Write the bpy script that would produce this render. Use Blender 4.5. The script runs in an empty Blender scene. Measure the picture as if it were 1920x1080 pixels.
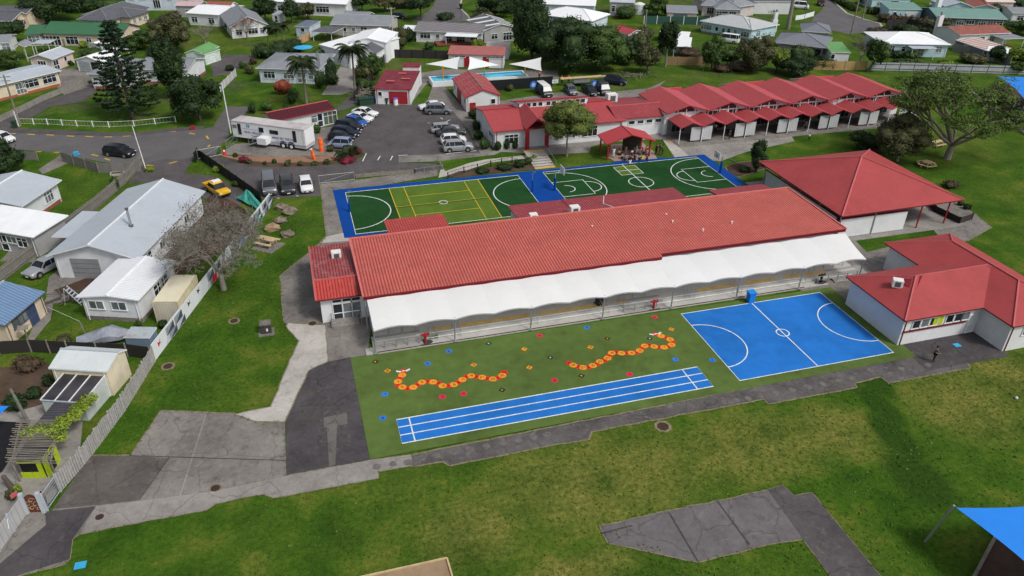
import bpy, math, random
import numpy as np
from mathutils import Vector, Matrix
R = math.radians
sc = bpy.context.scene
COL = sc.collection
random.seed(7)
rng = np.random.default_rng(5)

# ------------------------------------------------------------------ camera (surveyed: 42 m up, looking 31 degrees down)
CAMH = 42.0
FOC, PITCH, YAW, ROLL = 1425.07, 0.5383510344, 0.2891901197, 0.0140360522
_fw = np.array([math.sin(YAW)*math.cos(PITCH), math.cos(YAW)*math.cos(PITCH), -math.sin(PITCH)])
_r0 = np.cross(_fw, [0, 0, 1]); _r0 /= np.linalg.norm(_r0); _u0 = np.cross(_r0, _fw)
_rr = _r0*math.cos(ROLL)+_u0*math.sin(ROLL); _uu = -_r0*math.sin(ROLL)+_u0*math.cos(ROLL)

def G(q, z=0.0):
    """survey point: where the sight line through a photo point meets the level z (metres)"""
    d = _fw+_rr*(q[0]-960)/FOC-_uu*(q[1]-540)/FOC
    t = (CAMH-z)/-d[2]
    return Vector((d[0]*t, d[1]*t))

def T(c, r, *pts):
    """points read on a four-times enlargement of the photo"""
    return [(480*c+x/4, 270*r+y/4) for x, y in pts]

cam = bpy.data.cameras.new('camera')
cam.sensor_width = 36; cam.lens = 36*FOC/1920; cam.clip_start = 0.5; cam.clip_end = 4000
camo = bpy.data.objects.new('camera', cam); COL.objects.link(camo)
M = Matrix((( _rr[0], _uu[0], -_fw[0]), (_rr[1], _uu[1], -_fw[1]), (_rr[2], _uu[2], -_fw[2]))).to_4x4()
M.translation = (0, 0, CAMH); camo.matrix_world = M
sc.camera = camo

# ------------------------------------------------------------------ light
w = bpy.data.worlds.new('World'); sc.world = w; w.use_nodes = True
nt = w.node_tree; nt.nodes.clear()
sky = nt.nodes.new('ShaderNodeTexSky'); sky.sky_type = 'NISHITA'; sky.sun_disc = False
SUN_EL, SUN_AZ = R(50), R(143)
sky.sun_elevation = SUN_EL; sky.sun_rotation = SUN_AZ
sky.air_density = 1.0; sky.dust_density = 4.0; sky.ozone_density = 1.0
hs = nt.nodes.new('ShaderNodeHueSaturation'); hs.inputs['Saturation'].default_value = 0.45
bg = nt.nodes.new('ShaderNodeBackground'); bg.inputs[1].default_value = 0.124
ow = nt.nodes.new('ShaderNodeOutputWorld')
nt.links.new(sky.outputs[0], hs.inputs['Color']); nt.links.new(hs.outputs[0], bg.inputs[0]); nt.links.new(bg.outputs[0], ow.inputs[0])
sun = bpy.data.lights.new('sun', 'SUN'); sun.energy = 2.1; sun.angle = R(11); sun.color = (1, 0.96, 0.9)
so = bpy.data.objects.new('sun', sun); COL.objects.link(so)
sd = Vector((math.sin(SUN_AZ)*math.cos(SUN_EL), math.cos(SUN_AZ)*math.cos(SUN_EL), math.sin(SUN_EL)))
so.rotation_euler = sd.to_track_quat('Z', 'Y').to_euler()
sc.view_settings.view_transform = 'Standard'; sc.view_settings.look = 'None'; sc.view_settings.exposure = 0
sc.render.engine = 'CYCLES'
sc.cycles.max_bounces = 5; sc.cycles.diffuse_bounces = 3; sc.cycles.glossy_bounces = 2; sc.cycles.transparent_max_bounces = 6
sc.cycles.use_denoising = True

# ------------------------------------------------------------------ materials
MATS = {}
def _new(name):
    m = bpy.data.materials.new(name); m.use_nodes = True
    nt = m.node_tree; b = nt.nodes['Principled BSDF']
    b.inputs['Specular IOR Level'].default_value = 0.25
    return m, nt, b

def noise(nt, vec, scale, detail=4, rough=0.55):
    n = nt.nodes.new('ShaderNodeTexNoise'); n.inputs['Scale'].default_value = scale
    n.inputs['Detail'].default_value = detail; n.inputs['Roughness'].default_value = rough
    nt.links.new(vec, n.inputs['Vector']); return n.outputs['Fac']

def ramp(nt, fac, stops):
    r = nt.nodes.new('ShaderNodeValToRGB'); e = r.color_ramp.elements
    while len(e) < len(stops): e.new(0.5)
    for i, (p, c) in enumerate(stops):
        e[i].position = p; e[i].color = (*c, 1) if len(c) == 3 else c
    nt.links.new(fac, r.inputs['Fac']); return r.outputs['Color']

def mix(nt, a, b, fac, mode='MIX'):
    x = nt.nodes.new('ShaderNodeMix'); x.data_type = 'RGBA'; x.blend_type = mode
    for s, v in ((x.inputs[6], a), (x.inputs[7], b)):
        if isinstance(v, tuple): s.default_value = (*v, 1)
        else: nt.links.new(v, s)
    if isinstance(fac, (int, float)): x.inputs[0].default_value = fac
    else: nt.links.new(fac, x.inputs[0])
    return x.outputs[2]

def mth(nt, op, a, b=None, clamp=False):
    x = nt.nodes.new('ShaderNodeMath'); x.operation = op; x.use_clamp = clamp
    for s, v in ((x.inputs[0], a), (x.inputs[1], b)):
        if v is None: continue
        if isinstance(v, (int, float)): s.default_value = v
        else: nt.links.new(v, s)
    return x.outputs[0]

def worldpos(nt):
    g = nt.nodes.new('ShaderNodeNewGeometry'); return g.outputs['Position']
def objpos(nt):
    g = nt.nodes.new('ShaderNodeTexCoord'); return g.outputs['Object']

def sep(nt, v):
    s = nt.nodes.new('ShaderNodeSeparateXYZ'); nt.links.new(v, s.inputs[0]); return s.outputs

def mat(name, col, rough=0.7, var=0.25, scale=1.2, metal=0.0, spec=0.25, bump=0.0, stain=None, stain_amt=0.0):
    """painted / built surface: base colour with soft weathering at two scales"""
    if name in MATS: return MATS[name]
    m, nt, b = _new(name)
    p = worldpos(nt)
    c1 = tuple(min(1, x*(1+var*0.5)) for x in col); c2 = tuple(x*(1-var) for x in col)
    n1 = noise(nt, p, scale, 5, 0.6); n2 = noise(nt, p, scale*6, 3, 0.6)
    f = mth(nt, 'ADD', mth(nt, 'MULTIPLY', n1, 0.65), mth(nt, 'MULTIPLY', n2, 0.35))
    c = ramp(nt, f, [(0.3, c2), (0.62, c1)])
    if stain:
        n3 = noise(nt, p, scale*0.5, 6, 0.7)
        s = ramp(nt, n3, [(0.5, (0, 0, 0)), (0.72, (stain_amt,)*3)])
        c = mix(nt, c, stain, s)
    nt.links.new(c, b.inputs['Base Color'])
    b.inputs['Roughness'].default_value = rough; b.inputs['Metallic'].default_value = metal
    b.inputs['Specular IOR Level'].default_value = spec
    if bump:
        bp = nt.nodes.new('ShaderNodeBump'); bp.inputs['Strength'].default_value = bump; bp.inputs['Distance'].default_value = 0.05
        nt.links.new(n2, bp.inputs['Height']); nt.links.new(bp.outputs[0], b.inputs['Normal'])
    MATS[name] = m; return m

def mat_ribs(name, col, dark, period, ang, var=0.15, duty=0.3, rough=0.5, fleck=0.0):
    """ribbed roofing sheet: ribs run perpendicular to the direction ang (radians, world)"""
    if name in MATS: return MATS[name]
    m, nt, b = _new(name)
    p = worldpos(nt); s = sep(nt, p)
    t = mth(nt, 'ADD', mth(nt, 'MULTIPLY', s[0], math.cos(ang)/period), mth(nt, 'MULTIPLY', s[1], math.sin(ang)/period))
    fr = mth(nt, 'FRACT', t)
    tri = mth(nt, 'ABSOLUTE', mth(nt, 'SUBTRACT', fr, 0.5))
    ln = ramp(nt, tri, [(duty*0.35, (1, 1, 1)), (duty*0.95, (0, 0, 0))])
    n1 = noise(nt, p, 0.35, 5, 0.6); n2 = noise(nt, p, 3.0, 4, 0.65)
    f = mth(nt, 'ADD', mth(nt, 'MULTIPLY', n1, 0.6), mth(nt, 'MULTIPLY', n2, 0.4))
    base = ramp(nt, f, [(0.32, tuple(x*(1-var) for x in col)), (0.65, tuple(min(1, x*(1+var*.6)) for x in col))])
    c = mix(nt, base, dark, ln)  # stripe colour carries trough dirt and painted rib shade; also real stripes
    if fleck:
        fl = ramp(nt, noise(nt, p, 1.3, 6, 0.75), [(0.52, (0, 0, 0)), (0.7, (fleck,)*3)])
        c = mix(nt, c, (0.55, 0.45, 0.45), fl)
    nt.links.new(c, b.inputs['Base Color']); b.inputs['Roughness'].default_value = rough
    bp = nt.nodes.new('ShaderNodeBump'); bp.inputs['Strength'].default_value = 0.5; bp.inputs['Distance'].default_value = 0.04; bp.invert = True
    nt.links.new(ln, bp.inputs['Height']); nt.links.new(bp.outputs[0], b.inputs['Normal'])
    MATS[name] = m; return m

def mat_boards(name, col, period=0.22, dark=0.75, vertical=False, var=0.15, ang=0.0):
    if name in MATS: return MATS[name]
    m, nt, b = _new(name)
    p = worldpos(nt); s = sep(nt, p)
    if vertical:
        t = mth(nt, 'ADD', mth(nt, 'MULTIPLY', s[0], math.cos(ang)/period), mth(nt, 'MULTIPLY', s[1], math.sin(ang)/period))
    else:
        t = mth(nt, 'DIVIDE', s[2], period)
    fr = mth(nt, 'FRACT', t)
    ln = ramp(nt, fr, [(0.0, (dark,)*3), (0.18, (1, 1, 1))])
    n1 = noise(nt, p, 0.8, 5, 0.6)
    base = ramp(nt, n1, [(0.3, tuple(x*(1-var) for x in col)), (0.65, tuple(min(1, x*(1+var*.4)) for x in col))])
    c = mix(nt, base, ln, 1.0, 'MULTIPLY')
    nt.links.new(c, b.inputs['Base Color']); b.inputs['Roughness'].default_value = 0.7
    MATS[name] = m; return m

def mat_leaf(name, dark, light, tip=None, scale=0.6):
    if name in MATS: return MATS[name]
    m, nt, b = _new(name)
    g = nt.nodes.new('ShaderNodeNewGeometry')
    n = noise(nt, g.outputs['Position'], scale, 3, 0.6)
    f = mth(nt, 'ADD', mth(nt, 'MULTIPLY', n, 0.6), mth(nt, 'MULTIPLY', g.outputs['Random Per Island'], 0.4))
    st = [(0.25, dark), (0.7, light)]
    if tip: st.append((0.85, tip))
    c = ramp(nt, f, st)
    nt.links.new(c, b.inputs['Base Color']); b.inputs['Roughness'].default_value = 0.6
    b.inputs['Specular IOR Level'].default_value = 0.2
    MATS[name] = m; return m

def mat_glass(name, col=(0.015, 0.02, 0.025), rough=0.08):
    if name in MATS: return MATS[name]
    m, nt, b = _new(name)
    n = noise(nt, worldpos(nt), 0.7, 2)
    c = ramp(nt, n, [(0.35, tuple(x*0.6 for x in col)), (0.65, tuple(x*1.6 for x in col))])
    nt.links.new(c, b.inputs['Base Color']); b.inputs['Roughness'].default_value = rough
    b.inputs['Specular IOR Level'].default_value = 0.6
    MATS[name] = m; return m

def mat_grass():
    m, nt, b = _new('grass')
    p = worldpos(nt); s = sep(nt, p)
    big = noise(nt, p, 0.035, 4, 0.6); med = noise(nt, p, 0.22, 5, 0.62); fine = noise(nt, p, 2.6, 5, 0.75); vf = noise(nt, p, 11.0, 3, 0.7)
    green = ramp(nt, med, [(0.32, (0.026, 0.068, 0.007)), (0.52, (0.048, 0.106, 0.010)), (0.72, (0.124, 0.146, 0.024))])
    dry = ramp(nt, fine, [(0.3, (0.115, 0.125, 0.024)), (0.7, (0.245, 0.21, 0.065))])
    # the worn middle of the playing field
    def blob(cx, cy, rx, ry):
        dx = mth(nt, 'DIVIDE', mth(nt, 'SUBTRACT', s[0], cx), rx); dy = mth(nt, 'DIVIDE', mth(nt, 'SUBTRACT', s[1], cy), ry)
        d = mth(nt, 'ADD', mth(nt, 'MULTIPLY', dx, dx), mth(nt, 'MULTIPLY', dy, dy))
        return mth(nt, 'SUBTRACT', 1.0, mth(nt, 'POWER', d, 0.8), True)
    k = blob(19, 38.5, 13, 6.0)
    for a in ((32, 38.5, 9, 5.0), (39.5, 38.5, 4.5, 4.5), (52.5, 38.5, 6.5, 6.5), (8, 36, 5, 4), (60, 40, 9, 6), (14, 31, 6, 2)):
        k = mth(nt, 'MAXIMUM', k, blob(*a))
    k = mth(nt, 'MULTIPLY', k, mth(nt, 'MULTIPLY', mth(nt, 'SUBTRACT', med, 0.22), 2.6, True))
    k2 = mth(nt, 'MULTIPLY', mth(nt, 'SUBTRACT', big, 0.46), 0.9, True)
    c = mix(nt, green, dry, mth(nt, 'MAXIMUM', mth(nt, 'MULTIPLY', k, 0.9), k2))
    # a darker green strip crossing the worn part
    strip = mth(nt, 'MAXIMUM', mth(nt, 'MAXIMUM', blob(47.0, 43.5, 1.5, 3.4), blob(45.2, 40.0, 1.4, 3.6)), mth(nt, 'MAXIMUM', blob(43.7, 36.3, 1.6, 3.8), blob(42.3, 32.0, 2.6, 4.0)))
    strip = mth(nt, 'MULTIPLY', strip, 1.8, True)
    c = mix(nt, c, (0.026, 0.062, 0.008), mth(nt, 'MULTIPLY', strip, 1.0))
    tex = ramp(nt, mth(nt, 'ADD', mth(nt, 'MULTIPLY', fine, 0.55), mth(nt, 'MULTIPLY', vf, 0.45)), [(0.36, (0.5, 0.52, 0.5)), (0.64, (1.45, 1.42, 1.35))])
    c = mix(nt, c, tex, 1.0, 'MULTIPLY')
    bare = ramp(nt, noise(nt, p, 0.5, 6, 0.75), [(0.66, (0, 0, 0)), (0.74, (0.7, 0.7, 0.7))])
    c = mix(nt, c, (0.13, 0.085, 0.045), bare)
    far = mth(nt, 'MULTIPLY', mth(nt, 'SUBTRACT', s[1], 118.0), 0.05, True)
    yard = ramp(nt, noise(nt, p, 0.12, 6, 0.7), [(0.52, (0, 0, 0)), (0.66, (0.6, 0.6, 0.6))])
    c = mix(nt, c, ramp(nt, noise(nt, p, 1.1, 5, 0.7), [(0.35, (0.035, 0.03, 0.02)), (0.65, (0.13, 0.115, 0.085))]), mth(nt, 'MULTIPLY', far, yard))
    nt.links.new(c, b.inputs['Base Color']); b.inputs['Roughness'].default_value = 0.95; b.inputs['Specular IOR Level'].default_value = 0.05
    bp = nt.nodes.new('ShaderNodeBump'); bp.inputs['Strength'].default_value = 0.6; bp.inputs['Distance'].default_value = 0.08
    nt.links.new(vf, bp.inputs['Height']); nt.links.new(bp.outputs[0], b.inputs['Normal'])
    return m

def mat_paving(name, lo, hi, crack=True, spots=None, scale=0.25):
    """concrete or asphalt: blotches, stains, hairline cracks, fine grain"""
    if name in MATS: return MATS[name]
    m, nt, b = _new(name)
    p = worldpos(nt)
    n1 = noise(nt, p, scale, 6, 0.65); n2 = noise(nt, p, 2.2, 5, 0.7); n3 = noise(nt, p, 14, 3, 0.7)
    f = mth(nt, 'ADD', mth(nt, 'MULTIPLY', n1, 0.55), mth(nt, 'ADD', mth(nt, 'MULTIPLY', n2, 0.3), mth(nt, 'MULTIPLY', n3, 0.15)))
    c = ramp(nt, f, [(0.36, lo), (0.62, hi)])
    if crack:
        v = nt.nodes.new('ShaderNodeTexVoronoi'); v.feature = 'DISTANCE_TO_EDGE'; v.inputs['Scale'].default_value = 0.22
        wv = nt.nodes.new('ShaderNodeVectorMath'); wv.operation = 'ADD'
        nn = nt.nodes.new('ShaderNodeTexNoise'); nn.inputs['Scale'].default_value = 0.8
        nt.links.new(p, nn.inputs['Vector']); nt.links.new(p, wv.inputs[0]); nt.links.new(nn.outputs['Color'], wv.inputs[1])
        nt.links.new(wv.outputs[0], v.inputs['Vector'])
        cr = ramp(nt, v.outputs['Distance'], [(0.0, (0.3, 0.3, 0.3)), (0.013, (1, 1, 1))])
        c = mix(nt, c, cr, 0.5, 'MULTIPLY')
    if spots:
        sp = ramp(nt, noise(nt, p, 0.9, 5, 0.75), [(0.56, (0, 0, 0)), (0.68, (0.65,)*3)])
        c = mix(nt, c, spots, sp)
    nt.links.new(c, b.inputs['Base Color']); b.inputs['Roughness'].default_value = 0.9
    MATS[name] = m; return m

# ------------------------------------------------------------------ mesh builder
ORG = {}
def V3(p, z=None):
    return (p[0], p[1], p[2] if z is None else z)

class MB:
    def __init__(s): s.v = []; s.f = []; s.m = []
    def poly(s, pts, m=0):
        k = len(s.v); s.v += [tuple(p) for p in pts]; s.f.append(tuple(range(k, k+len(pts)))); s.m.append(m); return s
    def prism(s, pts, z0, z1, m=0, mt=None):
        n = len(pts); k = len(s.v)
        s.v += [(p[0], p[1], z0) for p in pts]+[(p[0], p[1], z1) for p in pts]
        for i in range(n):
            j = (i+1) % n; s.f.append((k+i, k+j, k+n+j, k+n+i)); s.m.append(m)
        s.f.append(tuple(range(k+n, k+2*n))); s.m.append(m if mt is None else mt)
        s.f.append(tuple(reversed(range(k, k+n)))); s.m.append(m)
        return s
    def slab(s, pts, t, m=0, me=None):
        """a plane of any slope given as 3d points, t thick downwards"""
        n = len(pts); k = len(s.v)
        s.v += [tuple(p) for p in pts]+[(p[0], p[1], p[2]-t) for p in pts]
        s.f.append(tuple(range(k, k+n))); s.m.append(m)
        s.f.append(tuple(reversed(range(k+n, k+2*n)))); s.m.append(m if me is None else me)
        for i in range(n):
            j = (i+1) % n; s.f.append((k+i, k+n+i, k+n+j, k+j)); s.m.append(m if me is None else me)
        return s
    def box(s, c, d, rz=0, m=0):
        hx, hy, hz = d[0]/2, d[1]/2, d[2]/2; ca, sa = math.cos(rz), math.sin(rz)
        P = [(c[0]+x*ca-y*sa, c[1]+x*sa+y*ca) for x, y in ((-hx, -hy), (hx, -hy), (hx, hy), (-hx, hy))]
        return s.prism(P, c[2]-hz, c[2]+hz, m)
    def tube(s, a, b, r, r2=None, n=6, m=0, cap=True):
        a = Vector(a); b = Vector(b); r2 = r if r2 is None else r2
        d = b-a
        if d.length < 1e-6: return s
        d.normalize(); x = d.orthogonal().normalized(); y = d.cross(x); k = len(s.v)
        for c, q in ((a, r), (b, r2)):
            for i in range(n):
                t = 2*math.pi*i/n; s.v.append(tuple(c+x*(q*math.cos(t))+y*(q*math.sin(t))))
        for i in range(n):
            j = (i+1) % n; s.f.append((k+i, k+j, k+n+j, k+n+i)); s.m.append(m)
        if cap:
            s.f.append(tuple(reversed(range(k, k+n)))); s.m.append(m); s.f.append(tuple(range(k+n, k+2*n))); s.m.append(m)
        return s
    def ell(s, c, r, nu=8, nv=5, m=0, jit=0.0):
        k = len(s.v)
        for i in range(nv+1):
            ph = math.pi*i/nv
            for j in range(nu):
                th = 2*math.pi*j/nu; q = 1+random.uniform(-jit, jit)
                s.v.append((c[0]+r[0]*q*math.sin(ph)*math.cos(th), c[1]+r[1]*q*math.sin(ph)*math.sin(th), c[2]+r[2]*q*math.cos(ph)))
        for i in range(nv):
            for j in range(nu):
                s.f.append((k+i*nu+j, k+(i+1)*nu+j, k+(i+1)*nu+(j+1) % nu, k+i*nu+(j+1) % nu)); s.m.append(m)
        return s
    def ribbon(s, pts, wd, z, m=0, closed=False):
        """flat painted line of width wd through 2d points"""
        P = [Vector((p[0], p[1])) for p in pts]; n = len(P); L = []; Rr = []
        for i in range(n):
            a = P[i-1] if (i > 0 or closed) else P[i]; b = P[(i+1) % n] if (i < n-1 or closed) else P[i]
            d = (b-a).normalized(); nn = Vector((-d.y, d.x))*wd/2
            L.append(P[i]+nn); Rr.append(P[i]-nn)
        for i in range(n if closed else n-1):
            j = (i+1) % n
            s.poly([(*L[i], z), (*Rr[i], z), (*Rr[j], z), (*L[j], z)], m)
        return s
    def build(s, name, mats, parent=None, smooth=False):
        if not isinstance(mats, (list, tuple)): mats = [mats]
        o3 = ORG.get(parent.name, (0, 0, 0)) if parent else (0, 0, 0)
        me = bpy.data.meshes.new(name)
        vs = [(a-o3[0], b-o3[1], c-o3[2]) for a, b, c in s.v] if any(o3) else s.v
        me.from_pydata(vs, [], s.f)
        for x in mats: me.materials.append(x)
        me.polygons.foreach_set('material_index', s.m)
        if smooth: me.polygons.foreach_set('use_smooth', [True]*len(s.f))
        me.update()
        o = bpy.data.objects.new(name, me); COL.objects.link(o)
        if parent: o.parent = parent
        ORG[o.name] = o3
        return o

def mesh_np(name, verts, faces, mats, parent=None, midx=None):
    me = bpy.data.meshes.new(name)
    o3 = ORG.get(parent.name, (0, 0, 0)) if parent else (0, 0, 0)
    verts = np.asarray(verts, dtype=np.float32)-np.array(o3, dtype=np.float32)
    faces = np.asarray(faces, dtype=np.int32); n, k = faces.shape
    me.vertices.add(len(verts)); me.vertices.foreach_set('co', verts.ravel())
    me.loops.add(n*k); me.loops.foreach_set('vertex_index', faces.ravel())
    me.polygons.add(n); me.polygons.foreach_set('loop_start', np.arange(0, n*k, k, dtype=np.int32)); me.polygons.foreach_set('loop_total', np.full(n, k, dtype=np.int32))
    for x in (mats if isinstance(mats, (list, tuple)) else [mats]): me.materials.append(x)
    if midx is not None: me.polygons.foreach_set('material_index', midx)
    me.update(calc_edges=True); me.validate()
    o = bpy.data.objects.new(name, me); COL.objects.link(o)
    if parent: o.parent = parent
    ORG[o.name] = o3
    return o

def tag(o, label=None, cat=None, group=None, kind=None):
    if label: o['label'] = label
    if cat: o['category'] = cat
    if group: o['group'] = group
    if kind: o['kind'] = kind
    return o

def thing(name, label, cat, loc=(0, 0, 0), group=None, rz=0):
    o = bpy.data.objects.new(name, None); COL.objects.link(o); o.empty_display_size = 0.3
    o.location = (loc[0], loc[1], loc[2] if len(loc) > 2 else 0); o.rotation_euler = (0, 0, rz)
    ORG[o.name] = tuple(o.location)
    return tag(o, label, cat, group)

def struct(name, mb, mats):
    return tag(mb.build(name, mats), kind='structure')

def copy_tree(o, parent=None):
    c = o.copy(); COL.objects.link(c)
    if parent: c.parent = parent
    ORG[c.name] = ORG.get(o.name, (0, 0, 0))
    for ch in o.children: copy_tree(ch, c)
    return c

def setcol(o, m, slot=0):
    o.material_slots[slot].link = 'OBJECT'; o.material_slots[slot].material = m
# ------------------------------------------------------------------ materials in use
grass = mat_grass()
asphalt = mat_paving('asphalt', (0.055, 0.049, 0.051), (0.108, 0.098, 0.100), spots=(0.125, 0.115, 0.11))
asphalt_dark = mat_paving('asphalt_dark', (0.038, 0.034, 0.038), (0.085, 0.078, 0.083), spots=(0.12, 0.112, 0.105))
asphalt_road = mat_paving('asphalt_road', (0.085, 0.081, 0.086), (0.130, 0.124, 0.128), crack=False, spots=(0.10, 0.09, 0.09))
conc = mat_paving('concrete', (0.16, 0.15, 0.14), (0.31, 0.292, 0.27), spots=(0.14, 0.128, 0.118))
conc_old = mat_paving('concrete_old', (0.10, 0.092, 0.084), (0.25, 0.232, 0.214), spots=(0.075, 0.068, 0.062))
conc_light = mat_paving('concrete_light', (0.28, 0.262, 0.24), (0.48, 0.455, 0.42), spots=(0.2, 0.185, 0.168), crack=False)
conc_patchy = mat_paving('concrete_patchy', (0.05, 0.047, 0.048), (0.13, 0.12, 0.118), spots=(0.26, 0.24, 0.21))
soil = mat_paving('soil', (0.045, 0.028, 0.018), (0.11, 0.075, 0.05), crack=False)
edging = mat('worn_edge', (0.2, 0.17, 0.11), 0.9, 0.5, 1.5)
bark = mat_paving('bark_mulch', (0.03, 0.018, 0.013), (0.085, 0.05, 0.035), crack=False)
sand = mat_paving('sand', (0.22, 0.15, 0.09), (0.34, 0.24, 0.15), crack=False)
turf_m = mat('turf', (0.092, 0.142, 0.038), 0.95, 0.40, 0.16, spec=0.02, bump=0.3, stain=(0.045, 0.075, 0.02), stain_amt=0.5)
blue_m = mat('court_blue', (0.022, 0.155, 0.50), 0.85, 0.28, 0.12, spec=0.02, stain=(0.012, 0.12, 0.46), stain_amt=0.5)
navy_m = mat('court_navy', (0.006, 0.055, 0.27), 0.8, 0.18, 0.3, spec=0.05)
dgreen_m = mat('court_green', (0.016, 0.062, 0.018), 0.9, 0.28, 0.25, spec=0.03, stain=(0.03, 0.075, 0.03), stain_amt=0.4)
lgreen_m = mat('court_lime', (0.088, 0.15, 0.024), 0.9, 0.22, 0.3, spec=0.03)
wline = mat('line_white', (0.66, 0.71, 0.69), 0.8, 0.35, 1.6)
yline = mat('line_yellow', (0.52, 0.36, 0.03), 0.8, 0.2, 1.0)
ypad = mat('yellow_tactile', (0.55, 0.36, 0.12), 0.9, 0.35, 1.2, stain=(0.35, 0.3, 0.22), stain_amt=0.6)
red_main = mat_ribs('roof_red_ribbed', (0.50, 0.125, 0.098), (0.27, 0.042, 0.038), 0.31, 0.0, duty=0.32, fleck=0.10, var=0.24)
red_old = mat_ribs('roof_red_corrugated', (0.33, 0.06, 0.068), (0.165, 0.018, 0.026), 0.31, 0.0, duty=0.32, fleck=0.12)
red_wing = mat_ribs('roof_red_worn_shaded', (0.33, 0.07, 0.07), (0.165, 0.022, 0.026), 0.3, 0.0, duty=0.32, fleck=0.32)
red_wing2 = mat_ribs('roof_red_bright', (0.44, 0.065, 0.052), (0.27, 0.024, 0.022), 0.3, 0.0, duty=0.3, fleck=0.12)
red_flat = mat_ribs('roof_red', (0.375, 0.062, 0.068), (0.32, 0.050, 0.056), 0.25, 0.0, var=0.14, duty=0.35, rough=0.6, fleck=0.06)
red_right = mat('roof_red_deep', (0.345, 0.056, 0.057), 0.6, 0.2, 0.3, stain=(0.30, 0.05, 0.055), stain_amt=0.5)
red_light = mat('roof_red_faded', (0.46, 0.11, 0.115), 0.6, 0.12, 0.6)
maroon = mat('roof_maroon', (0.17, 0.018, 0.03), 0.5, 0.25, 1.2, stain=(0.3, 0.07, 0.07), stain_amt=0.5)
red_paint = mat('red_paint', (0.32, 0.018, 0.025), 0.5, 0.12)
red_trim = mat('red_trim', (0.16, 0.012, 0.02), 0.5, 0.15)
white = mat('white_wall', (0.66, 0.68, 0.70), 0.75, 0.14, 0.7, stain=(0.42, 0.42, 0.40), stain_amt=0.4)
white_b = mat_boards('white_boards', (0.66, 0.68, 0.71), 0.2, 0.82)
cream_b = mat_boards('cream_boards', (0.62, 0.55, 0.42), 0.22, 0.85)
blue_b = mat_boards('pale_blue_boards', (0.52, 0.60, 0.68), 0.22, 0.82)
lblue_b = mat_boards('light_blue_boards', (0.42, 0.60, 0.66), 0.22, 0.82)
grey_b = mat_boards('grey_boards', (0.34, 0.34, 0.35), 0.2, 0.8)
cream = mat('cream_wall', (0.60, 0.50, 0.38), 0.8, 0.16, 0.8)
pink = mat('pink_wall', (0.62, 0.50, 0.45), 0.8, 0.14, 0.8)
lgrey_roof = mat('roof_pale_grey', (0.40, 0.445, 0.495), 0.5, 0.12, 0.5, stain=(0.33, 0.36, 0.39), stain_amt=0.5)
grey_roof = mat('roof_grey', (0.22, 0.235, 0.26), 0.6, 0.2, 0.8)
dgrey_roof = mat('roof_dark_grey', (0.10, 0.105, 0.12), 0.6, 0.22, 0.9)
white_roof = mat('roof_white', (0.78, 0.80, 0.82), 0.45, 0.1, 0.4, stain=(0.5, 0.5, 0.5), stain_amt=0.25)
green_roof = mat_ribs('roof_green_tile', (0.05, 0.16, 0.08), (0.025, 0.08, 0.04), 0.4, R(75), duty=0.2)
mgreen_roof = mat('roof_moss_green', (0.13, 0.30, 0.11), 0.7, 0.3, 1.0, stain=(0.08, 0.2, 0.06), stain_amt=0.6)
teal_roof = mat('roof_teal', (0.15, 0.27, 0.24), 0.6, 0.15, 0.6)
rust_roof = mat('roof_rust_tile', (0.26, 0.09, 0.07), 0.8, 0.35, 1.0)
frame_w = mat('frame_white', (0.72, 0.74, 0.76), 0.5, 0.06)
glass = mat_glass('window_glass')
glass_l = mat_glass('window_glass_pale', (0.12, 0.14, 0.15), 0.15)
steel = mat('galvanised_steel', (0.38, 0.40, 0.42), 0.4, 0.2, 2.0, metal=0.6)
dsteel = mat('dark_steel', (0.09, 0.10, 0.11), 0.5, 0.2, 2.0)
wood = mat('weathered_timber', (0.21, 0.19, 0.16), 0.9, 0.4, 1.6)
wood_new = mat('pale_timber', (0.50, 0.38, 0.22), 0.8, 0.25, 2.0)
wood_brown = mat_boards('brown_palings', (0.30, 0.20, 0.10), 0.14, 0.6, True)
dark_fence = mat_boards('dark_palings', (0.035, 0.032, 0.032), 0.15, 0.5, True)
black = mat('black_paint', (0.014, 0.014, 0.015), 0.5, 0.3)
blackshade = mat('black_mesh', (0.012, 0.013, 0.016), 0.9, 0.3)
fabric = mat('white_fabric', (0.90, 0.91, 0.91), 0.7, 0.06, 0.3, stain=(0.66, 0.67, 0.66), stain_amt=0.35)
_nt = fabric.node_tree; _b = _nt.nodes['Principled BSDF']; _tr = _nt.nodes.new('ShaderNodeBsdfTranslucent'); _tr.inputs[0].default_value = (.9, .9, .88, 1)
_mx = _nt.nodes.new('ShaderNodeMixShader'); _mx.inputs[0].default_value = 0.3; _out = [n for n in _nt.nodes if n.type == 'OUTPUT_MATERIAL'][0]
_nt.links.new(_b.outputs[0], _mx.inputs[1]); _nt.links.new(_tr.outputs[0], _mx.inputs[2]); _nt.links.new(_mx.outputs[0], _out.inputs[0])
blue_fab = mat('blue_fabric', (0.02, 0.22, 0.74), 0.8, 0.08, 0.4)
lime = mat('lime_paint', (0.42, 0.55, 0.02), 0.6, 0.12, 2)
stone = mat('stone', (0.20, 0.165, 0.13), 0.95, 0.5, 2.5, bump=1.0)
orange = mat('orange_plastic', (0.85, 0.12, 0.01), 0.5, 0.1)
teal_tarp = mat('teal_tarpaulin', (0.05, 0.30, 0.24), 0.7, 0.35, 1.5)

# ------------------------------------------------------------------ ground
struct('ground', MB().poly([(-900, -200, 0), (900, -200, 0), (900, 1600, 0), (-900, 1600, 0)]), grass)

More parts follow.
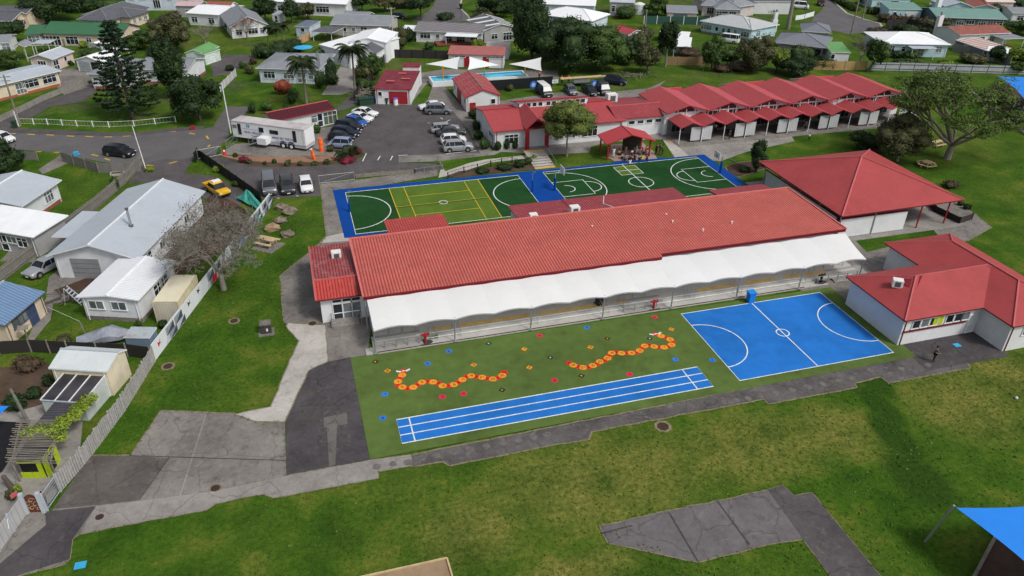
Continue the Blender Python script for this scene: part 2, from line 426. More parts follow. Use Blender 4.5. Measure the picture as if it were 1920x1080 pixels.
EDGES = []
def flat(name, px, m, z=0.02, edge=None, ew=0.14, z0=0):
    P = [G(q) for q in px]
    if edge:
        Q = []
        for i, p in enumerate(P):
            n = P[(i+1) % len(P)]; k = max(1, int((n-p).length/0.7)); d = (n-p).normalized(); d = Vector((-d.y, d.x))
            for j in range(k): Q.append(p.lerp(n, j/k)+(d*random.gauss(0, .035) if j else d*0))
        P = Q; EDGES.extend(Q)
    mb = MB().poly([(p.x, p.y, z) for p in P]); ms = [m]
    if edge:
        Q = []
        for i, p in enumerate(P):
            n = P[(i+1) % len(P)]; k = 1
            for j in range(k):
                q = p.lerp(n, j/k); Q.append((q.x, q.y))
        mb.ribbon(Q, ew*random.uniform(.8, 1.2), z+0.0062, 1, True); ms.append(edge)
    return struct(name, mb, ms)

# paving round the school
flat('paving_corner', [(245, 853), (301, 770), (440, 775), (480, 791), (534, 792), (537, 892), (695, 863), (771, 853), (771, 874), (709, 885), (710, 897), (585, 921), (512, 934), (495, 927), (480, 929), (405, 945), (387, 957), (212, 989), (150, 1002), (136, 1012), (134, 1027), (131, 1049), (122, 1058), (30, 1082), (-60, 1110), (-60, 1060), (96, 962), (160, 872), (168, 854)], conc_old, 0.02, edging)
flat('paving_dark', [(168, 855), (242, 855), (318, 860), (262, 938), (186, 947), (100, 955), (120, 925)], mat_paving('concrete_dark', (0.06, 0.053, 0.049), (0.13, 0.117, 0.107), spots=(0.16, 0.145, 0.13)), 0.032)
flat('paving_strip', [(150, 1002), (181, 949), (262, 940), (400, 922), (537, 893), (695, 863), (771, 853), (771, 874), (709, 885), (710, 897), (585, 921), (512, 934), (495, 927), (480, 929), (405, 945), (387, 957), (212, 989)], conc, 0.042)
flat('paving_gate', [(86, 960), (180, 950), (136, 1012), (131, 1049), (20, 1084), (-50, 1100), (86, 985)], asphalt_dark, 0.044)
flat('path_by_fence', [(-70, 1100), (0, 1036), (55, 955), (84, 960), (86, 986), (20, 1084)], conc_old, 0.03)
for a, b in (((387, 776), (333, 946)), ((242, 855), (537, 864)), ((318, 858), (262, 938))):
    A, B = G(a), G(b); struct('paving_joint', MB().ribbon([A, B], 0.13 if a[0] == 387 else 0.07, 0.056), conc if a[0] == 387 else asphalt_dark)
flat('asphalt_apron', [(657, 671), (694, 862), (537, 891), (534, 792), (579, 695), (615, 679)], asphalt_dark, 0.03)
flat('paving_patch', [(606, 784), (650, 774), (652, 795), (632, 800), (629, 872), (617, 876), (613, 803), (608, 802)], mat_paving('patch_grey', (.08, .074, .07), (.16, .15, .14)), 0.045)
flat('path_light', [(441, 778), (480, 791), (534, 792), (579, 695), (615, 679), (611, 610), (540, 606), (536, 612), (560, 640), (507, 763), (482, 768)], conc_light, 0.04, edging, 0.1)
flat('paving_door', [(611, 617), (604, 590), (700, 580), (689, 667), (657, 671), (615, 679)], conc_old, 0.05)
flat('path_side', [(525, 517), (578, 475), (598, 457), (612, 442), (600, 345), (664, 338), (820, 318), (820, 330), (700, 350), (660, 458), (610, 480), (612, 612), (540, 610), (532, 602)], conc_old, 0.024, edging, 0.12)
flat('path_bright', [(612, 444), (648, 436), (655, 452), (603, 456)], conc_light, 0.034)
flat('path_front', [(771, 853), (1715, 666), (1690, 640), (1880, 605), (1900, 640), (1825, 662), (1840, 672), (1812, 679), (1820, 690), (1666, 719), (1652, 707), (1602, 719), (1607, 727), (1440, 758), (1432, 749), (1110, 810), (1104, 825), (1032, 836), (960, 851), (862, 870), (843, 874), (830, 866), (771, 876)], mat_paving('path_grey', (0.045, 0.041, 0.043), (0.135, 0.125, 0.122), spots=(0.2, 0.185, 0.17)), 0.03, edging, 0.14)
mb = MB()
for x, y in T(1, 3, (905, 262), (1028, 243), (1140, 230), (1248, 198), (1355, 180), (1478, 155), (1600, 130), (1727, 110), (1850, 85))+T(2, 3, (50, 65), (160, 40), (260, 22))+T(2, 2, (1180, 888), (1595, 860), (1680, 845), (1770, 830), (1860, 812))+T(3, 2, (60, 790), (180, 765), (300, 745), (415, 722), (535, 702), (640, 683), (770, 620), (1000, 610), (1200, 580)):
    p = G((x, y)); mb.prism([(p.x+0.36*math.cos(a)*random.uniform(.8, 1.1), p.y+0.36*math.sin(a)*random.uniform(.8, 1.1)) for a in [i*math.pi/4+.4 for i in range(8)]], 0.03, 0.046)
struct('paving_pads', mb, mat('pad_concrete', (.13, .122, .115), .9, .5, 2))
flat('paving_right', [(1500, 545), (1530, 470), (1572, 432), (1625, 408), (1735, 378), (1800, 380), (1860, 427), (1815, 452), (1700, 470), (1620, 575), (1560, 560)], conc_old, 0.028, edging)
flat('grass_patch', [(1592, 440), (1745, 425), (1759, 442), (1625, 473)], grass, 0.04)
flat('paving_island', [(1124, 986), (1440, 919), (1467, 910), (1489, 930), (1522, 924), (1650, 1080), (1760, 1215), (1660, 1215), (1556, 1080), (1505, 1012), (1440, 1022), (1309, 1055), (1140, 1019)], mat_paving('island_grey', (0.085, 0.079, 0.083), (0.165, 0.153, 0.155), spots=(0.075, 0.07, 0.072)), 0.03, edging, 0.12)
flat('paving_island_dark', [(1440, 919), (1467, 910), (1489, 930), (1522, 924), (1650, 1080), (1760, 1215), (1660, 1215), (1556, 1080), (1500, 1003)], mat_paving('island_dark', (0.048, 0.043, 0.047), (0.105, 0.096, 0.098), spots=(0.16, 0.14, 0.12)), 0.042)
for a, b in (((1254, 961), (1309, 1054)), ((1345, 940), (1405, 1022)), ((1127, 1001), (1186, 986))):
    struct('paving_joint', MB().ribbon([G(a), G(b)], 0.12, 0.05), asphalt_dark)
mb = MB()
for q, r in (((315, 687), .42), ((439, 602), .4), ((1243, 800), .5), ((404, 916), .35), ((586, 607), .4), ((187, 970), .3)):
    p = G(q); mb.prism([(p.x+r*math.cos(i*.7854), p.y+r*math.sin(i*.7854)) for i in range(8)], 0, 0.05)
    mb.prism([(p.x+r*1.5*math.cos(i*.7854), p.y+r*1.5*math.sin(i*.7854)) for i in range(8)], 0, 0.03, 1)
struct('manhole_covers', mb, [mat('iron_cover', (0.05, 0.03, 0.022), 0.9, 0.3), edging])

# roads
road_top = [(-120, 246), (0, 247), (20, 248), (110, 252), (200, 255), (262, 254), (300, 249), (380, 242), (400, 238), (408, 224), (425, 200), (470, 200), (445, 232), (428, 240), (430, 262), (412, 272), (404, 290), (365, 293), (335, 309), (265, 308), (207, 306), (150, 296), (117, 286), (37, 281), (-120, 282)]
flat('road', road_top, asphalt_road, 0.02)
flat('pavement', [(10, 247), (36, 241), (110, 244), (200, 249), (262, 248), (330, 240), (384, 237), (380, 242), (300, 249), (262, 254), (200, 255), (110, 252)], asphalt, 0.05)
flat('driveway', [(0, 249), (0, 228), (36, 212), (80, 190), (176, 160), (185, 168), (160, 190), (95, 200), (60, 220), (34, 226), (36, 246)], asphalt, 0.026)
flat('driveway', [(112, 130), (140, 128), (164, 134), (176, 160), (120, 178), (108, 165)], conc_old, 0.03)
flat('driveway_crossing', [(72, 318), (115, 290), (150, 296), (108, 315), (80, 327)], conc_old, 0.028)
flat('front_yard', [(265, 309), (300, 300), (365, 296), (345, 325), (400, 330), (470, 365), (440, 395), (380, 370), (300, 340), (240, 345)], asphalt, 0.026)
mb = MB()
for (x, y), (x2, y2) in (((17, 251), (30, 251)), ((52, 252), (66, 253)), ((87, 253), (101, 254)), ((125, 255), (139, 256)), ((160, 256), (175, 257)), ((196, 257), (210, 257)), ((231, 256), (246, 255)), ((268, 252), (282, 250)), ((288, 247), (302, 246)), ((316, 247), (330, 247)), ((355, 250), (366, 252)), ((68, 285), (78, 285)), ((102, 286), (112, 286)), ((138, 288), (150, 289)), ((172, 290), (184, 293)), ((196, 297), (206, 301)), ((275, 310), (287, 311)), ((317, 307), (332, 303)), ((367, 292), (375, 288)), ((387, 255), (391, 261)), ((390, 276), (394, 272))):
    mb.ribbon([G((x, y)), G((x2, y2))], 0.28, 0.04)
struct('road_markings', mb, yline)
flat('school_drive', [(404, 290), (417, 297), (450, 307), (500, 314), (583, 312), (655, 306), (687, 290), (676, 284), (628, 284), (600, 262), (628, 228), (664, 205), (690, 190), (707, 194), (770, 197), (800, 192), (842, 200), (872, 235), (900, 287), (747, 292), (745, 305), (833, 306), (826, 318), (742, 325), (668, 334), (600, 343), (600, 368), (500, 373), (478, 374), (455, 352), (400, 313), (372, 298)], asphalt, 0.03)
flat('garden_bed', [(417, 296), (450, 290), (520, 297), (590, 290), (640, 290), (682, 288), (664, 302), (590, 312), (520, 314), (470, 310), (440, 304)], soil, 0.036)
flat('trailer_pad', [(408, 292), (440, 270), (560, 265), (600, 240), (624, 238), (606, 265), (628, 286), (640, 292), (590, 292), (520, 297), (450, 290)], conc_old, 0.04)
flat('paving_red', [(412, 292), (500, 294), (585, 294), (640, 290), (655, 296), (600, 304), (520, 306), (445, 300)], mat_paving('brick_paving', (0.19, 0.10, 0.065), (0.31, 0.18, 0.12), crack=False), 0.046)
flat('path_carpark', [(747, 292), (900, 287), (880, 245), (842, 200), (800, 193), (812, 160), (800, 135), (815, 135), (835, 165), (862, 195), (895, 235), (925, 283), (905, 300), (747, 305)], conc_old, 0.034)
mb = MB()
for a, b in (((687, 288), (680, 303)), ((713, 293), (708, 301)), ((736, 293), (732, 301)), ((747, 292), (764, 291)), ((836, 289), (893, 283)), ((830, 232), (844, 225)), ((802, 231), (806, 231)), ((798, 190), (820, 190)), ((520, 372), (524, 372)), ((555, 368), (560, 368)), ((826, 221), (830, 224))):
    mb.ribbon([G(a), G(b)], 0.14, 0.05)
struct('parking_lines', mb, wline)
flat('path_admin', [(905, 300), (940, 285), (1000, 288), (1010, 292), (1105, 286), (1108, 275), (1135, 268), (1200, 262), (1245, 262), (1283, 300), (1322, 300), (1350, 303), (1400, 285), (1490, 265), (1482, 252), (1700, 232), (1700, 222), (1250, 230), (1100, 240), (960, 268), (925, 283)], conc, 0.034)
flat('path_court', [(1243, 263), (1296, 261), (1298, 266), (1266, 270), (1298, 298), (1268, 300)], conc_light, 0.0385)
flat('tactile_pad', [(1250, 264), (1283, 262), (1287, 266), (1254, 268)], ypad, 0.06)
flat('path_lower', [(826, 319), (840, 315), (905, 300), (1000, 290), (1000, 297), (920, 305), (850, 328), (822, 334)], conc_light, 0.05)
flat('grass_verge', [(755, 305), (822, 303), (932, 290), (942, 293), (880, 306), (835, 322), (826, 308)], grass, 0.056)
flat('car_park_upper', [(920, 192), (960, 186), (1060, 172), (1150, 172), (1215, 166), (1250, 150), (1230, 168), (1190, 185), (1100, 186), (960, 200)], conc_old, 0.03)
flat('pool_paving', [(770, 140), (830, 130), (1010, 132), (1046, 132), (1048, 150), (1000, 152), (800, 158), (770, 195)], conc_old, 0.036)
flat('driveway', [(603, 178), (640, 122), (665, 122), (664, 170), (640, 178)], conc, 0.03)
flat('driveway', [(640, 195), (662, 172), (690, 188), (650, 205), (618, 212)], asphalt, 0.03)
flat('driveway', [(395, 118), (420, 103), (482, 102), (476, 110), (440, 135), (400, 145)], asphalt, 0.03)
flat('driveway', [(118, 500), (170, 460), (200, 520), (150, 560), (100, 570), (95, 600), (62, 640), (50, 640), (86, 560), (92, 520)], conc_old, 0.03)
flat('driveway', [(0, 490), (20, 468), (70, 480), (62, 492)], conc_old, 0.03)
flat('yard_soil', [(100, 545), (180, 515), (260, 500), (220, 560), (140, 560)], bark, 0.034)
flat('yard_soil', [(300, 480), (330, 440), (400, 360), (440, 380), (470, 400), (420, 470), (350, 510), (320, 520)], bark, 0.034)
flat('dry_yard', [(0, 690), (90, 680), (110, 735), (60, 800), (0, 790)], soil, 0.026)
flat('yard_concrete', [(-40, 1000), (-40, 775), (40, 770), (110, 750), (160, 740), (150, 850), (100, 935), (80, 960), (40, 935), (0, 1000)], conc, 0.04)
flat('yard_black_cover', [(-20, 900), (-20, 790), (56, 793), (42, 825), (5, 885)], mat('cover_black', (.012, .012, .014), .6, .3), 0.05)  # flat black sheet for the dark cover in the yard
# cul-de-sacs behind
flat('road', [(830, -30), (812, 12), (800, 24), (770, 40), (803, 42), (885, 40), (878, 30), (862, 15), (868, -30)], asphalt_road, 0.03)
flat('road', [(1552, -30), (1547, 5), (1540, 20), (1528, 30), (1522, 40), (1530, 50), (1590, 64), (1640, 60), (1656, 54), (1645, 42), (1620, 36), (1588, 25), (1560, 5), (1566, -30)], asphalt_road, 0.03)
mb = MB()
mb.ribbon([G(q) for q in ((870, -20), (862, 15), (876, 28), (884, 40))], 0.5, 0.05)
mb.ribbon([G(q) for q in ((1560, 0), (1588, 25), (1620, 36), (1650, 44), (1656, 54))], 0.6, 0.05)
struct('kerb', mb, conc_light)

# ------------------------------------------------------------------ play surfaces
flat('artificial_turf', [(694, 862), (1719, 669), (1557, 539), (689, 668), (657, 671)], turf_m, 0.05)
def rectm(name, x0, x1, y0, y1, m, z):
    return struct(name, MB().poly([(x0, y0, z), (x1, y0, z), (x1, y1, z), (x0, y1, z)]), m)
def arc(cx, cy, r, a0, a1, n=28): return [(cx+r*math.cos(R(a0+(a1-a0)*i/n)), cy+r*math.sin(R(a0+(a1-a0)*i/n))) for i in range(n+1)]
bx0, bx1, by0, by1 = 35.3, 51.8, 46.4, 57.85
rectm('blue_court', bx0, bx1, by0, by1, blue_m, 0.062)
L = MB(); zL = 0.074; wl = 0.11
L.ribbon([(bx0, by0), (bx1, by0), (bx1, by1), (bx0, by1)], wl, zL, 0, True)
xm = (bx0+bx1)/2-0.1; ym = (by0+by1)/2
L.ribbon([(xm, by0), (xm, by1)], wl, zL+.003); L.ribbon(arc(xm, ym, 0.62, 0, 360), wl, zL+.006)
a = G((1296.3, 611.3)); b = G((1365, 689.5)); r = (a.y-b.y)/2
L.ribbon(arc(bx0, (a.y+b.y)/2, r, -90, 90), wl, zL+.004)
L.ribbon(arc(bx1, (a.y+b.y)/2, r, 90, 270), wl, zL+.004)
struct('court_lines', L, wline)
t0, t1, t2, t3 = G((754, 832)), G((1337, 726)), G((1308, 689)), G((743, 788))
tx0, tx1, ty0, ty1 = (t0.x+t3.x)/2, (t1.x+t2.x)/2, (t0.y+t1.y)/2, (t2.y+t3.y)/2
rectm('running_track', tx0, tx1, ty0, ty1, blue_m, 0.062)
L = MB(); L.ribbon([(tx0, ty0), (tx1, ty0), (tx1, ty1), (tx0, ty1)], wl, zL, 0, True)
for k in (1, 2): yy = ty0+(ty1-ty0)*k/3; L.ribbon([(tx0, yy), (tx1, yy)], wl, zL+.003)
for xx in (tx0+1.05, tx1-1.55): L.ribbon([(xx, ty0), (xx, ty1)], wl, zL+.006)
struct('track_lines', L, wline)

# back courts
flat('court_surround', [(624, 357), (646, 447), (1400, 346), (1320, 290)], navy_m, 0.05)
struct('court_surround_bulge', MB().poly([(*G(q), 0.052) for q in ((1145, 312), (1150, 304), (1225, 296), (1262, 297), (1240, 306))]), navy_m)
n0, n1, n2 = G((647, 362)), G((668, 440)), G((1011, 379)); n3 = G((969, 330))
cx0, cx1, cy0, cy1 = (n0.x+n1.x)/2, (n2.x+n3.x)/2, n1.y, (n0.y+n3.y)/2
rectm('netball_court', cx0, cx1, cy0, cy1, dgreen_m, 0.062)
m0, m1 = G((729, 353)).x, G((896, 338)).x
rectm('court_centre_third', m0, m1, cy0, cy1, lgreen_m, 0.072)
L = MB(); L.ribbon([(cx0, cy0), (cx1, cy0), (cx1, cy1), (cx0, cy1)], 0.13, 0.084, 0, True)
cm = (cy0+cy1)/2; rr_ = (cy1-cy0)*0.40
L.ribbon(arc(cx0, cm, rr_, -90, 90), 0.13, 0.088); L.ribbon(arc(cx1, cm, rr_, 90, 270), 0.13, 0.088)
L.ribbon(arc((cx0+cx1)/2, cm, 0.55, 0, 360), 0.12, 0.092)
for xx in (m0, m1): L.ribbon([(xx, cy0), (xx, cy1)], 0.12, 0.088, 1)
for f in (0.16, 0.84):
    xx = m0+(m1-m0)*f; L.ribbon([(xx, cy0+.1), (xx, cy1)], 0.11, 0.088, 1)
for f in (0.27, 0.73):
    yy = cy0+(cy1-cy0)*f; L.ribbon([(m0+(m1-m0)*.16, yy), (m0+(m1-m0)*.84, yy)], 0.11, 0.09, 1)
L.ribbon([(m0, cm+.05), (m1, cm+.05)], 0.1, 0.094, 1); L.ribbon([(m0, cm-.1), (m1, cm-.1)], 0.22, 0.092, 2)
struct('netball_lines', L, [wline, yline, dgreen_m])
k0, k3 = G((1018, 324)), G((1304, 295)); ky1 = (k0.y+k3.y)/2; ky0 = cy0
kx0, kx1 = (k0.x+G((1058, 372)).x)/2, (k3.x+G((1380, 349)).x)/2
rectm('basketball_court', kx0, kx1, ky0, ky1, dgreen_m, 0.062)
L = MB(); L.ribbon([(kx0, ky0), (kx1, ky0), (kx1, ky1), (kx0, ky1)], 0.13, 0.084, 0, True)
km = (ky0+ky1)/2; kw = (ky1-ky0)*.19; kl = 4.6; kc = (kx0+kx1)/2
L.ribbon([(kc, ky0), (kc, ky1)], 0.12, 0.094); L.ribbon(arc(kc, km-.4, 1.75, 0, 360), 0.12, 0.097)
for sx, x0 in ((1, kx0), (-1, kx1)):
    L.ribbon([(x0, km-kw), (x0+sx*kl, km-kw), (x0+sx*kl, km+kw), (x0, km+kw)], 0.12, 0.088)
    L.ribbon(arc(x0+sx*kl, km, 1.75, *((-90, 90) if sx > 0 else (90, 270))), 0.12, 0.091)
    aa = (-90, 90) if sx > 0 else (270, 90)
    L.ribbon([(x0, ky0+.7)]+arc(x0+sx*1.0, km, (ky1-ky0)/2-.7, *aa)+[(x0, ky1-.7)], 0.12, 0.094)
    L.ribbon(arc(x0+sx*1.4, km, 1.1, *((-90, 90) if sx > 0 else (90, 270))), 0.12, 0.09)
g0, g1 = G((1150, 315)), G((1203, 326))
struct('four_square', MB().poly([(g0.x, g1.y, .07), (g1.x+.3, g1.y, .07), (g1.x+.3, g0.y, .07), (g0.x, g0.y, .07)]), lgreen_m)
L.ribbon([(g0.x, g1.y), (g1.x+.3, g1.y), (g1.x+.3, g0.y), (g0.x, g0.y)], 0.12, 0.1, 0, True)
L.ribbon([(g0.x, (g0.y+g1.y)/2), (g1.x+.3, (g0.y+g1.y)/2)], 0.12, 0.1)
struct('basketball_lines', L, wline)

# number snakes and hopping marks painted on the turf
SEG = {0: 'abcdef', 1: 'bc', 2: 'abged', 3: 'abgcd', 4: 'fgbc', 5: 'afgcd', 6: 'afgedc', 7: 'abc', 8: 'abcdefg', 9: 'abcdfg'}
def digits(mb, n, cx, cy, h, z, m):
    s = str(n); wd = h*.5
    for i, ch in enumerate(s):
        x = cx+(i-(len(s)-1)/2)*wd*1.4
        P = {'a': ((-1, 2), (1, 2)), 'b': ((1, 2), (1, 0)), 'c': ((1, 0), (1, -2)), 'd': ((-1, -2), (1, -2)), 'e': ((-1, 0), (-1, -2)), 'f': ((-1, 2), (-1, 0)), 'g': ((-1, 0), (1, 0))}
        for k in SEG[int(ch)]:
            (ax, ay), (bx_, by_) = P[k]; mb.ribbon([(x+ax*wd/2, cy+ay*h/4), (x+bx_*wd/2, cy+by_*h/4)], h*.13, z, m)
snake_m = [mat('paint_orange', (0.72, 0.27, 0.02), .8, .15), mat('paint_red', (0.62, 0.02, 0.015), .8, .12), black, wline, mat('paint_darkred', (0.3, 0.01, 0.01), .8)]
S1 = T(1, 2, (1105, 628), (1097, 657), (1082, 680), (1065, 706), (1065, 732), (1098, 747), (1138, 758), (1180, 749), (1212, 730), (1245, 711), (1287, 705), (1328, 709), (1366, 718), (1400, 738), (1443, 737), (1483, 729), (1518, 712), (1548, 692), (1577, 670), (1613, 663), (1655, 670), (1695, 674), (1736, 682), (1777, 687), (1814, 679), (1847, 660), (1861, 636))
S2 = T(2, 2, (1078, 350), (1118, 364), (1152, 375), (1185, 390), (1203, 408), (1197, 430), (1175, 442), (1140, 449), (1103, 447), (1065, 443), (1028, 433), (995, 438), (975, 455), (957, 474), (932, 487), (895, 491), (858, 492), (820, 493), (782, 486), (747, 492), (732, 511), (717, 530), (695, 547), (659, 556), (639, 573), (607, 586), (572, 599), (533, 601), (497, 595), (459, 583), (428, 566))
for S, lab in ((S1, 'painted red and orange number snake nearer the building wing'), (S2, 'painted red and orange number snake nearer the blue court')):
    mb = MB()
    for i, q in enumerate(S):
        p = G(q); r = 0.37 if i % 2 else 0.36; c = 1 if i % 2 == 0 else 0
        if c: pts = [(p.x+r*(1.0 if k % 2 else .8)*math.cos(k*math.pi/6), p.y+r*(1.0 if k % 2 else .8)*math.sin(k*math.pi/6)) for k in range(12)]
        else: pts = [(p.x+r*math.cos(k*math.pi/8), p.y+r*math.sin(k*math.pi/8)) for k in range(16)]
        mb.poly([(x, y, .064+.006*(i % 2)) for x, y in pts], c)
        if i: digits(mb, i, p.x, p.y, 0.26, .078, 2 if c == 0 else 4)
        else:
            for s in (-1, 1): mb.poly([(p.x+s*.15, p.y, .08), (p.x+s*.6, p.y+.25, .08), (p.x+s*.65, p.y+.05, .08), (p.x+s*.3, p.y-.15, .08)], 3)
            mb.poly([(p.x-.12, p.y-.05, .08), (p.x+.12, p.y-.05, .08), (p.x+.12, p.y+.1, .08), (p.x-.12, p.y+.1, .08)], 3)
    tag(mb.build('number_snake', snake_m), lab, 'ground marking', 'number snakes painted on the turf')
mb = MB(); mk = [mat('paint_blue', (0.03, 0.17, 0.6), .8, .12), mat('paint_pink', (0.62, 0.02, 0.07), .8, .1), snake_m[0], mat('paint_dark', (0.015, 0.03, 0.012), .8, .2), black, wline]
def mark(q, c, n):
    p = G(q); r = 0.33
    a0 = {0: 0.3, 1: 0.1, 2: 0.0, 3: 0.0}[c]; k = 4 if c in (2, 3) else 8
    mb.poly([(p.x+r*math.cos(a0+i*2*math.pi/k), p.y+r*math.sin(a0+i*2*math.pi/k), .064) for i in range(k)], c)
    if c == 3: mb.poly([(p.x+r*.4*math.cos(i*math.pi/2), p.y+r*.4*math.sin(i*math.pi/2), .070) for i in range(4)], 2 if n % 2 else 5); 
    digits(mb, n, p.x, p.y, 0.3, .078, 4 if c in (2, 3) else 3)
for i, (q, c) in enumerate([(q, 3) for q in T(1, 2, (896, 557), (1745, 420), (1846, 769))+T(2, 2, (288, 525), (716, 383), (1032, 383), (521, 662))]+[(q, 2) for q in T(1, 2, (987, 625), (1633, 580))+T(2, 2, (92, 462), (130, 600), (588, 448), (1195, 313))]+[(q, 0) for q in T(1, 2, (1288, 571), (1447, 477), (967, 801), (952, 980))+T(2, 2, (561, 300), (1225, 540), (1502, 544))]+[(q, 1) for q in T(1, 2, (1398, 820), (1556, 797))+T(2, 2, (208, 360), (1071, 222), (880, 651), (320, 697))]):
    mark(q, c, i % 9+1)
struct('turf_markings', mb, mk)

# play pits
pa, pb = G((838, 1048)), G((848, 1082))
u = (G((690, 1081))-pa); 
mb = MB().poly([(*pa, .03), (*(pa+u), .03), (*(pa+u+(pb-pa)*3), .03), (*(pa+(pb-pa)*3), .03)])
struct('sandpit', mb, sand)
o = MB().tube((*(pa+u*1.5), .10), (*pa, .10), .08, n=4).tube((*pa, .10), (*(pa+(pb-pa)*3), .10), .08, n=4).build('sandpit_edge', wood_new)
tag(o, 'pale timber edging boards round the sandpit at the field edge', 'edging')
flat('bark_pit', [(1868, 1003), (1826, 1083), (1790, 1150), (2100, 1150), (2100, 950), (1950, 950)], bark, 0.03)
a, b = G((1868, 1003)), G((1790, 1150))
tag(MB().box(((a.x+b.x)/2, (a.y+b.y)/2, .1), ((a-b).length+4, .22, .22), math.atan2(a.y-b.y, a.x-b.x)).build('pit_edge', wood), 'weathered timber edging beside the bark pit under the near blue sail', 'edging')
flat('bark_pit', [(1826, 177), (1880, 210), (1930, 250), (2100, 250), (2100, 150), (1900, 150)], bark, 0.03)
a, b = G((1820, 172)), G((1935, 262))
tag(MB().box(((a.x+b.x)/2, (a.y+b.y)/2, .12), ((a-b).length, .35, .24), math.atan2(a.y-b.y, a.x-b.x)).build('pit_edge', conc_light), 'pale concrete kerb beside the far bark pit', 'edging')
flat('shrub_bed', [(1360, 312), (1385, 305), (1430, 300), (1440, 315), (1395, 330), (1370, 335)], bark, 0.04, edging)
flat('shrub_bed', [(838, 330), (860, 322), (1005, 300), (1006, 318), (960, 322), (850, 334)], soil, 0.06)
# ------------------------------------------------------------------ building blocks
class Fr:
    """footprint frame of one block: eave rectangle A + u*s + v*t"""
    def __init__(s, A, u, W, D, ze, over, z0):
        s.A, s.u, s.W, s.D, s.ze, s.over, s.z0 = A, u, W, D, ze, over, z0
        s.v = Vector((-u.y, u.x))
    def P(s, a, b): return s.A+s.u*a+s.v*b
    def side(s, k):
        o, W, D = s.over, s.W, s.D
        a, d, n = {'f': (s.P(o, o), s.u, -s.v), 'r': (s.P(W-o, o), s.v, s.u), 'b': (s.P(W-o, D-o), -s.u, s.v), 'l': (s.P(o, D-o), -s.v, -s.u)}[k]
        return a, d, n, (W if k in 'fb' else D)-2*o

def rect(f0, f1, b, ze):
    A = G(f0, ze) if not isinstance(f0, Vector) else f0
    B = G(f1, ze) if not isinstance(f1, Vector) else f1
    u = (B-A).normalized(); W = (B-A).length
    if isinstance(b, (int, float)): D = b
    else: D = (G(b, ze)-A).dot(Vector((-u.y, u.x)))
    return A, u, W, max(D, 1.0)

def win(root, fr, side, pos, wd, z, h, kind='w', mf=None, mg=None, nm=None):
    a, d, n, L = fr.side(side)
    c = a+d*(pos*L if pos <= 1 else pos)
    ang = math.atan2(d.y, d.x)
    mf = mf or frame_w; t = .07
    def bx(mb, s, zc, w_, h_, off, th, m=0):
        q = c+d*s+n*off; mb.box((q.x, q.y, zc), (w_, th, h_), ang, m)
    zc = fr.z0+z+h/2
    if kind == 'g':
        mb = MB(); bx(mb, 0, zc, wd, h, .03, .06)
        for i in range(1, 4): bx(mb, 0, zc-h/2+h*i/4, wd, .03, .065, .02, 1)
        return mb.build(nm or 'garage_door', [mf, dsteel], root)
    mb = MB()
    bx(mb, -wd/2, zc, t, h, .04, .1); bx(mb, wd/2, zc, t, h, .04, .1)
    bx(mb, 0, zc+h/2, wd+t, t, .043, .11); bx(mb, 0, zc-h/2, wd+t+(.1 if kind == 'w' else 0), t, .046, .14)
    k = 0 if wd < 1.15 else (1 if wd < 1.7 else (2 if wd < 3 else int(wd/1.0)))
    for i in range(1, k+1): bx(mb, -wd/2+wd*i/(k+1), zc, .05, h-t, .045, .09)
    if kind == 'w' and h > 1.0: bx(mb, 0, zc+h*.18, wd-t, .045, .048, .08)
    if kind == 'd': bx(mb, 0, zc-h*.05, wd-t, .08, .048, .08)
    fo = mb.build(nm or ('window' if kind == 'w' else 'door'), mf, root)
    mb = MB(); bx(mb, 0, zc, wd-.04, h-.04, .01, .05)
    mb.build('pane', mg or (glass_l if random.random() < .25 else glass), fo)
    return fo

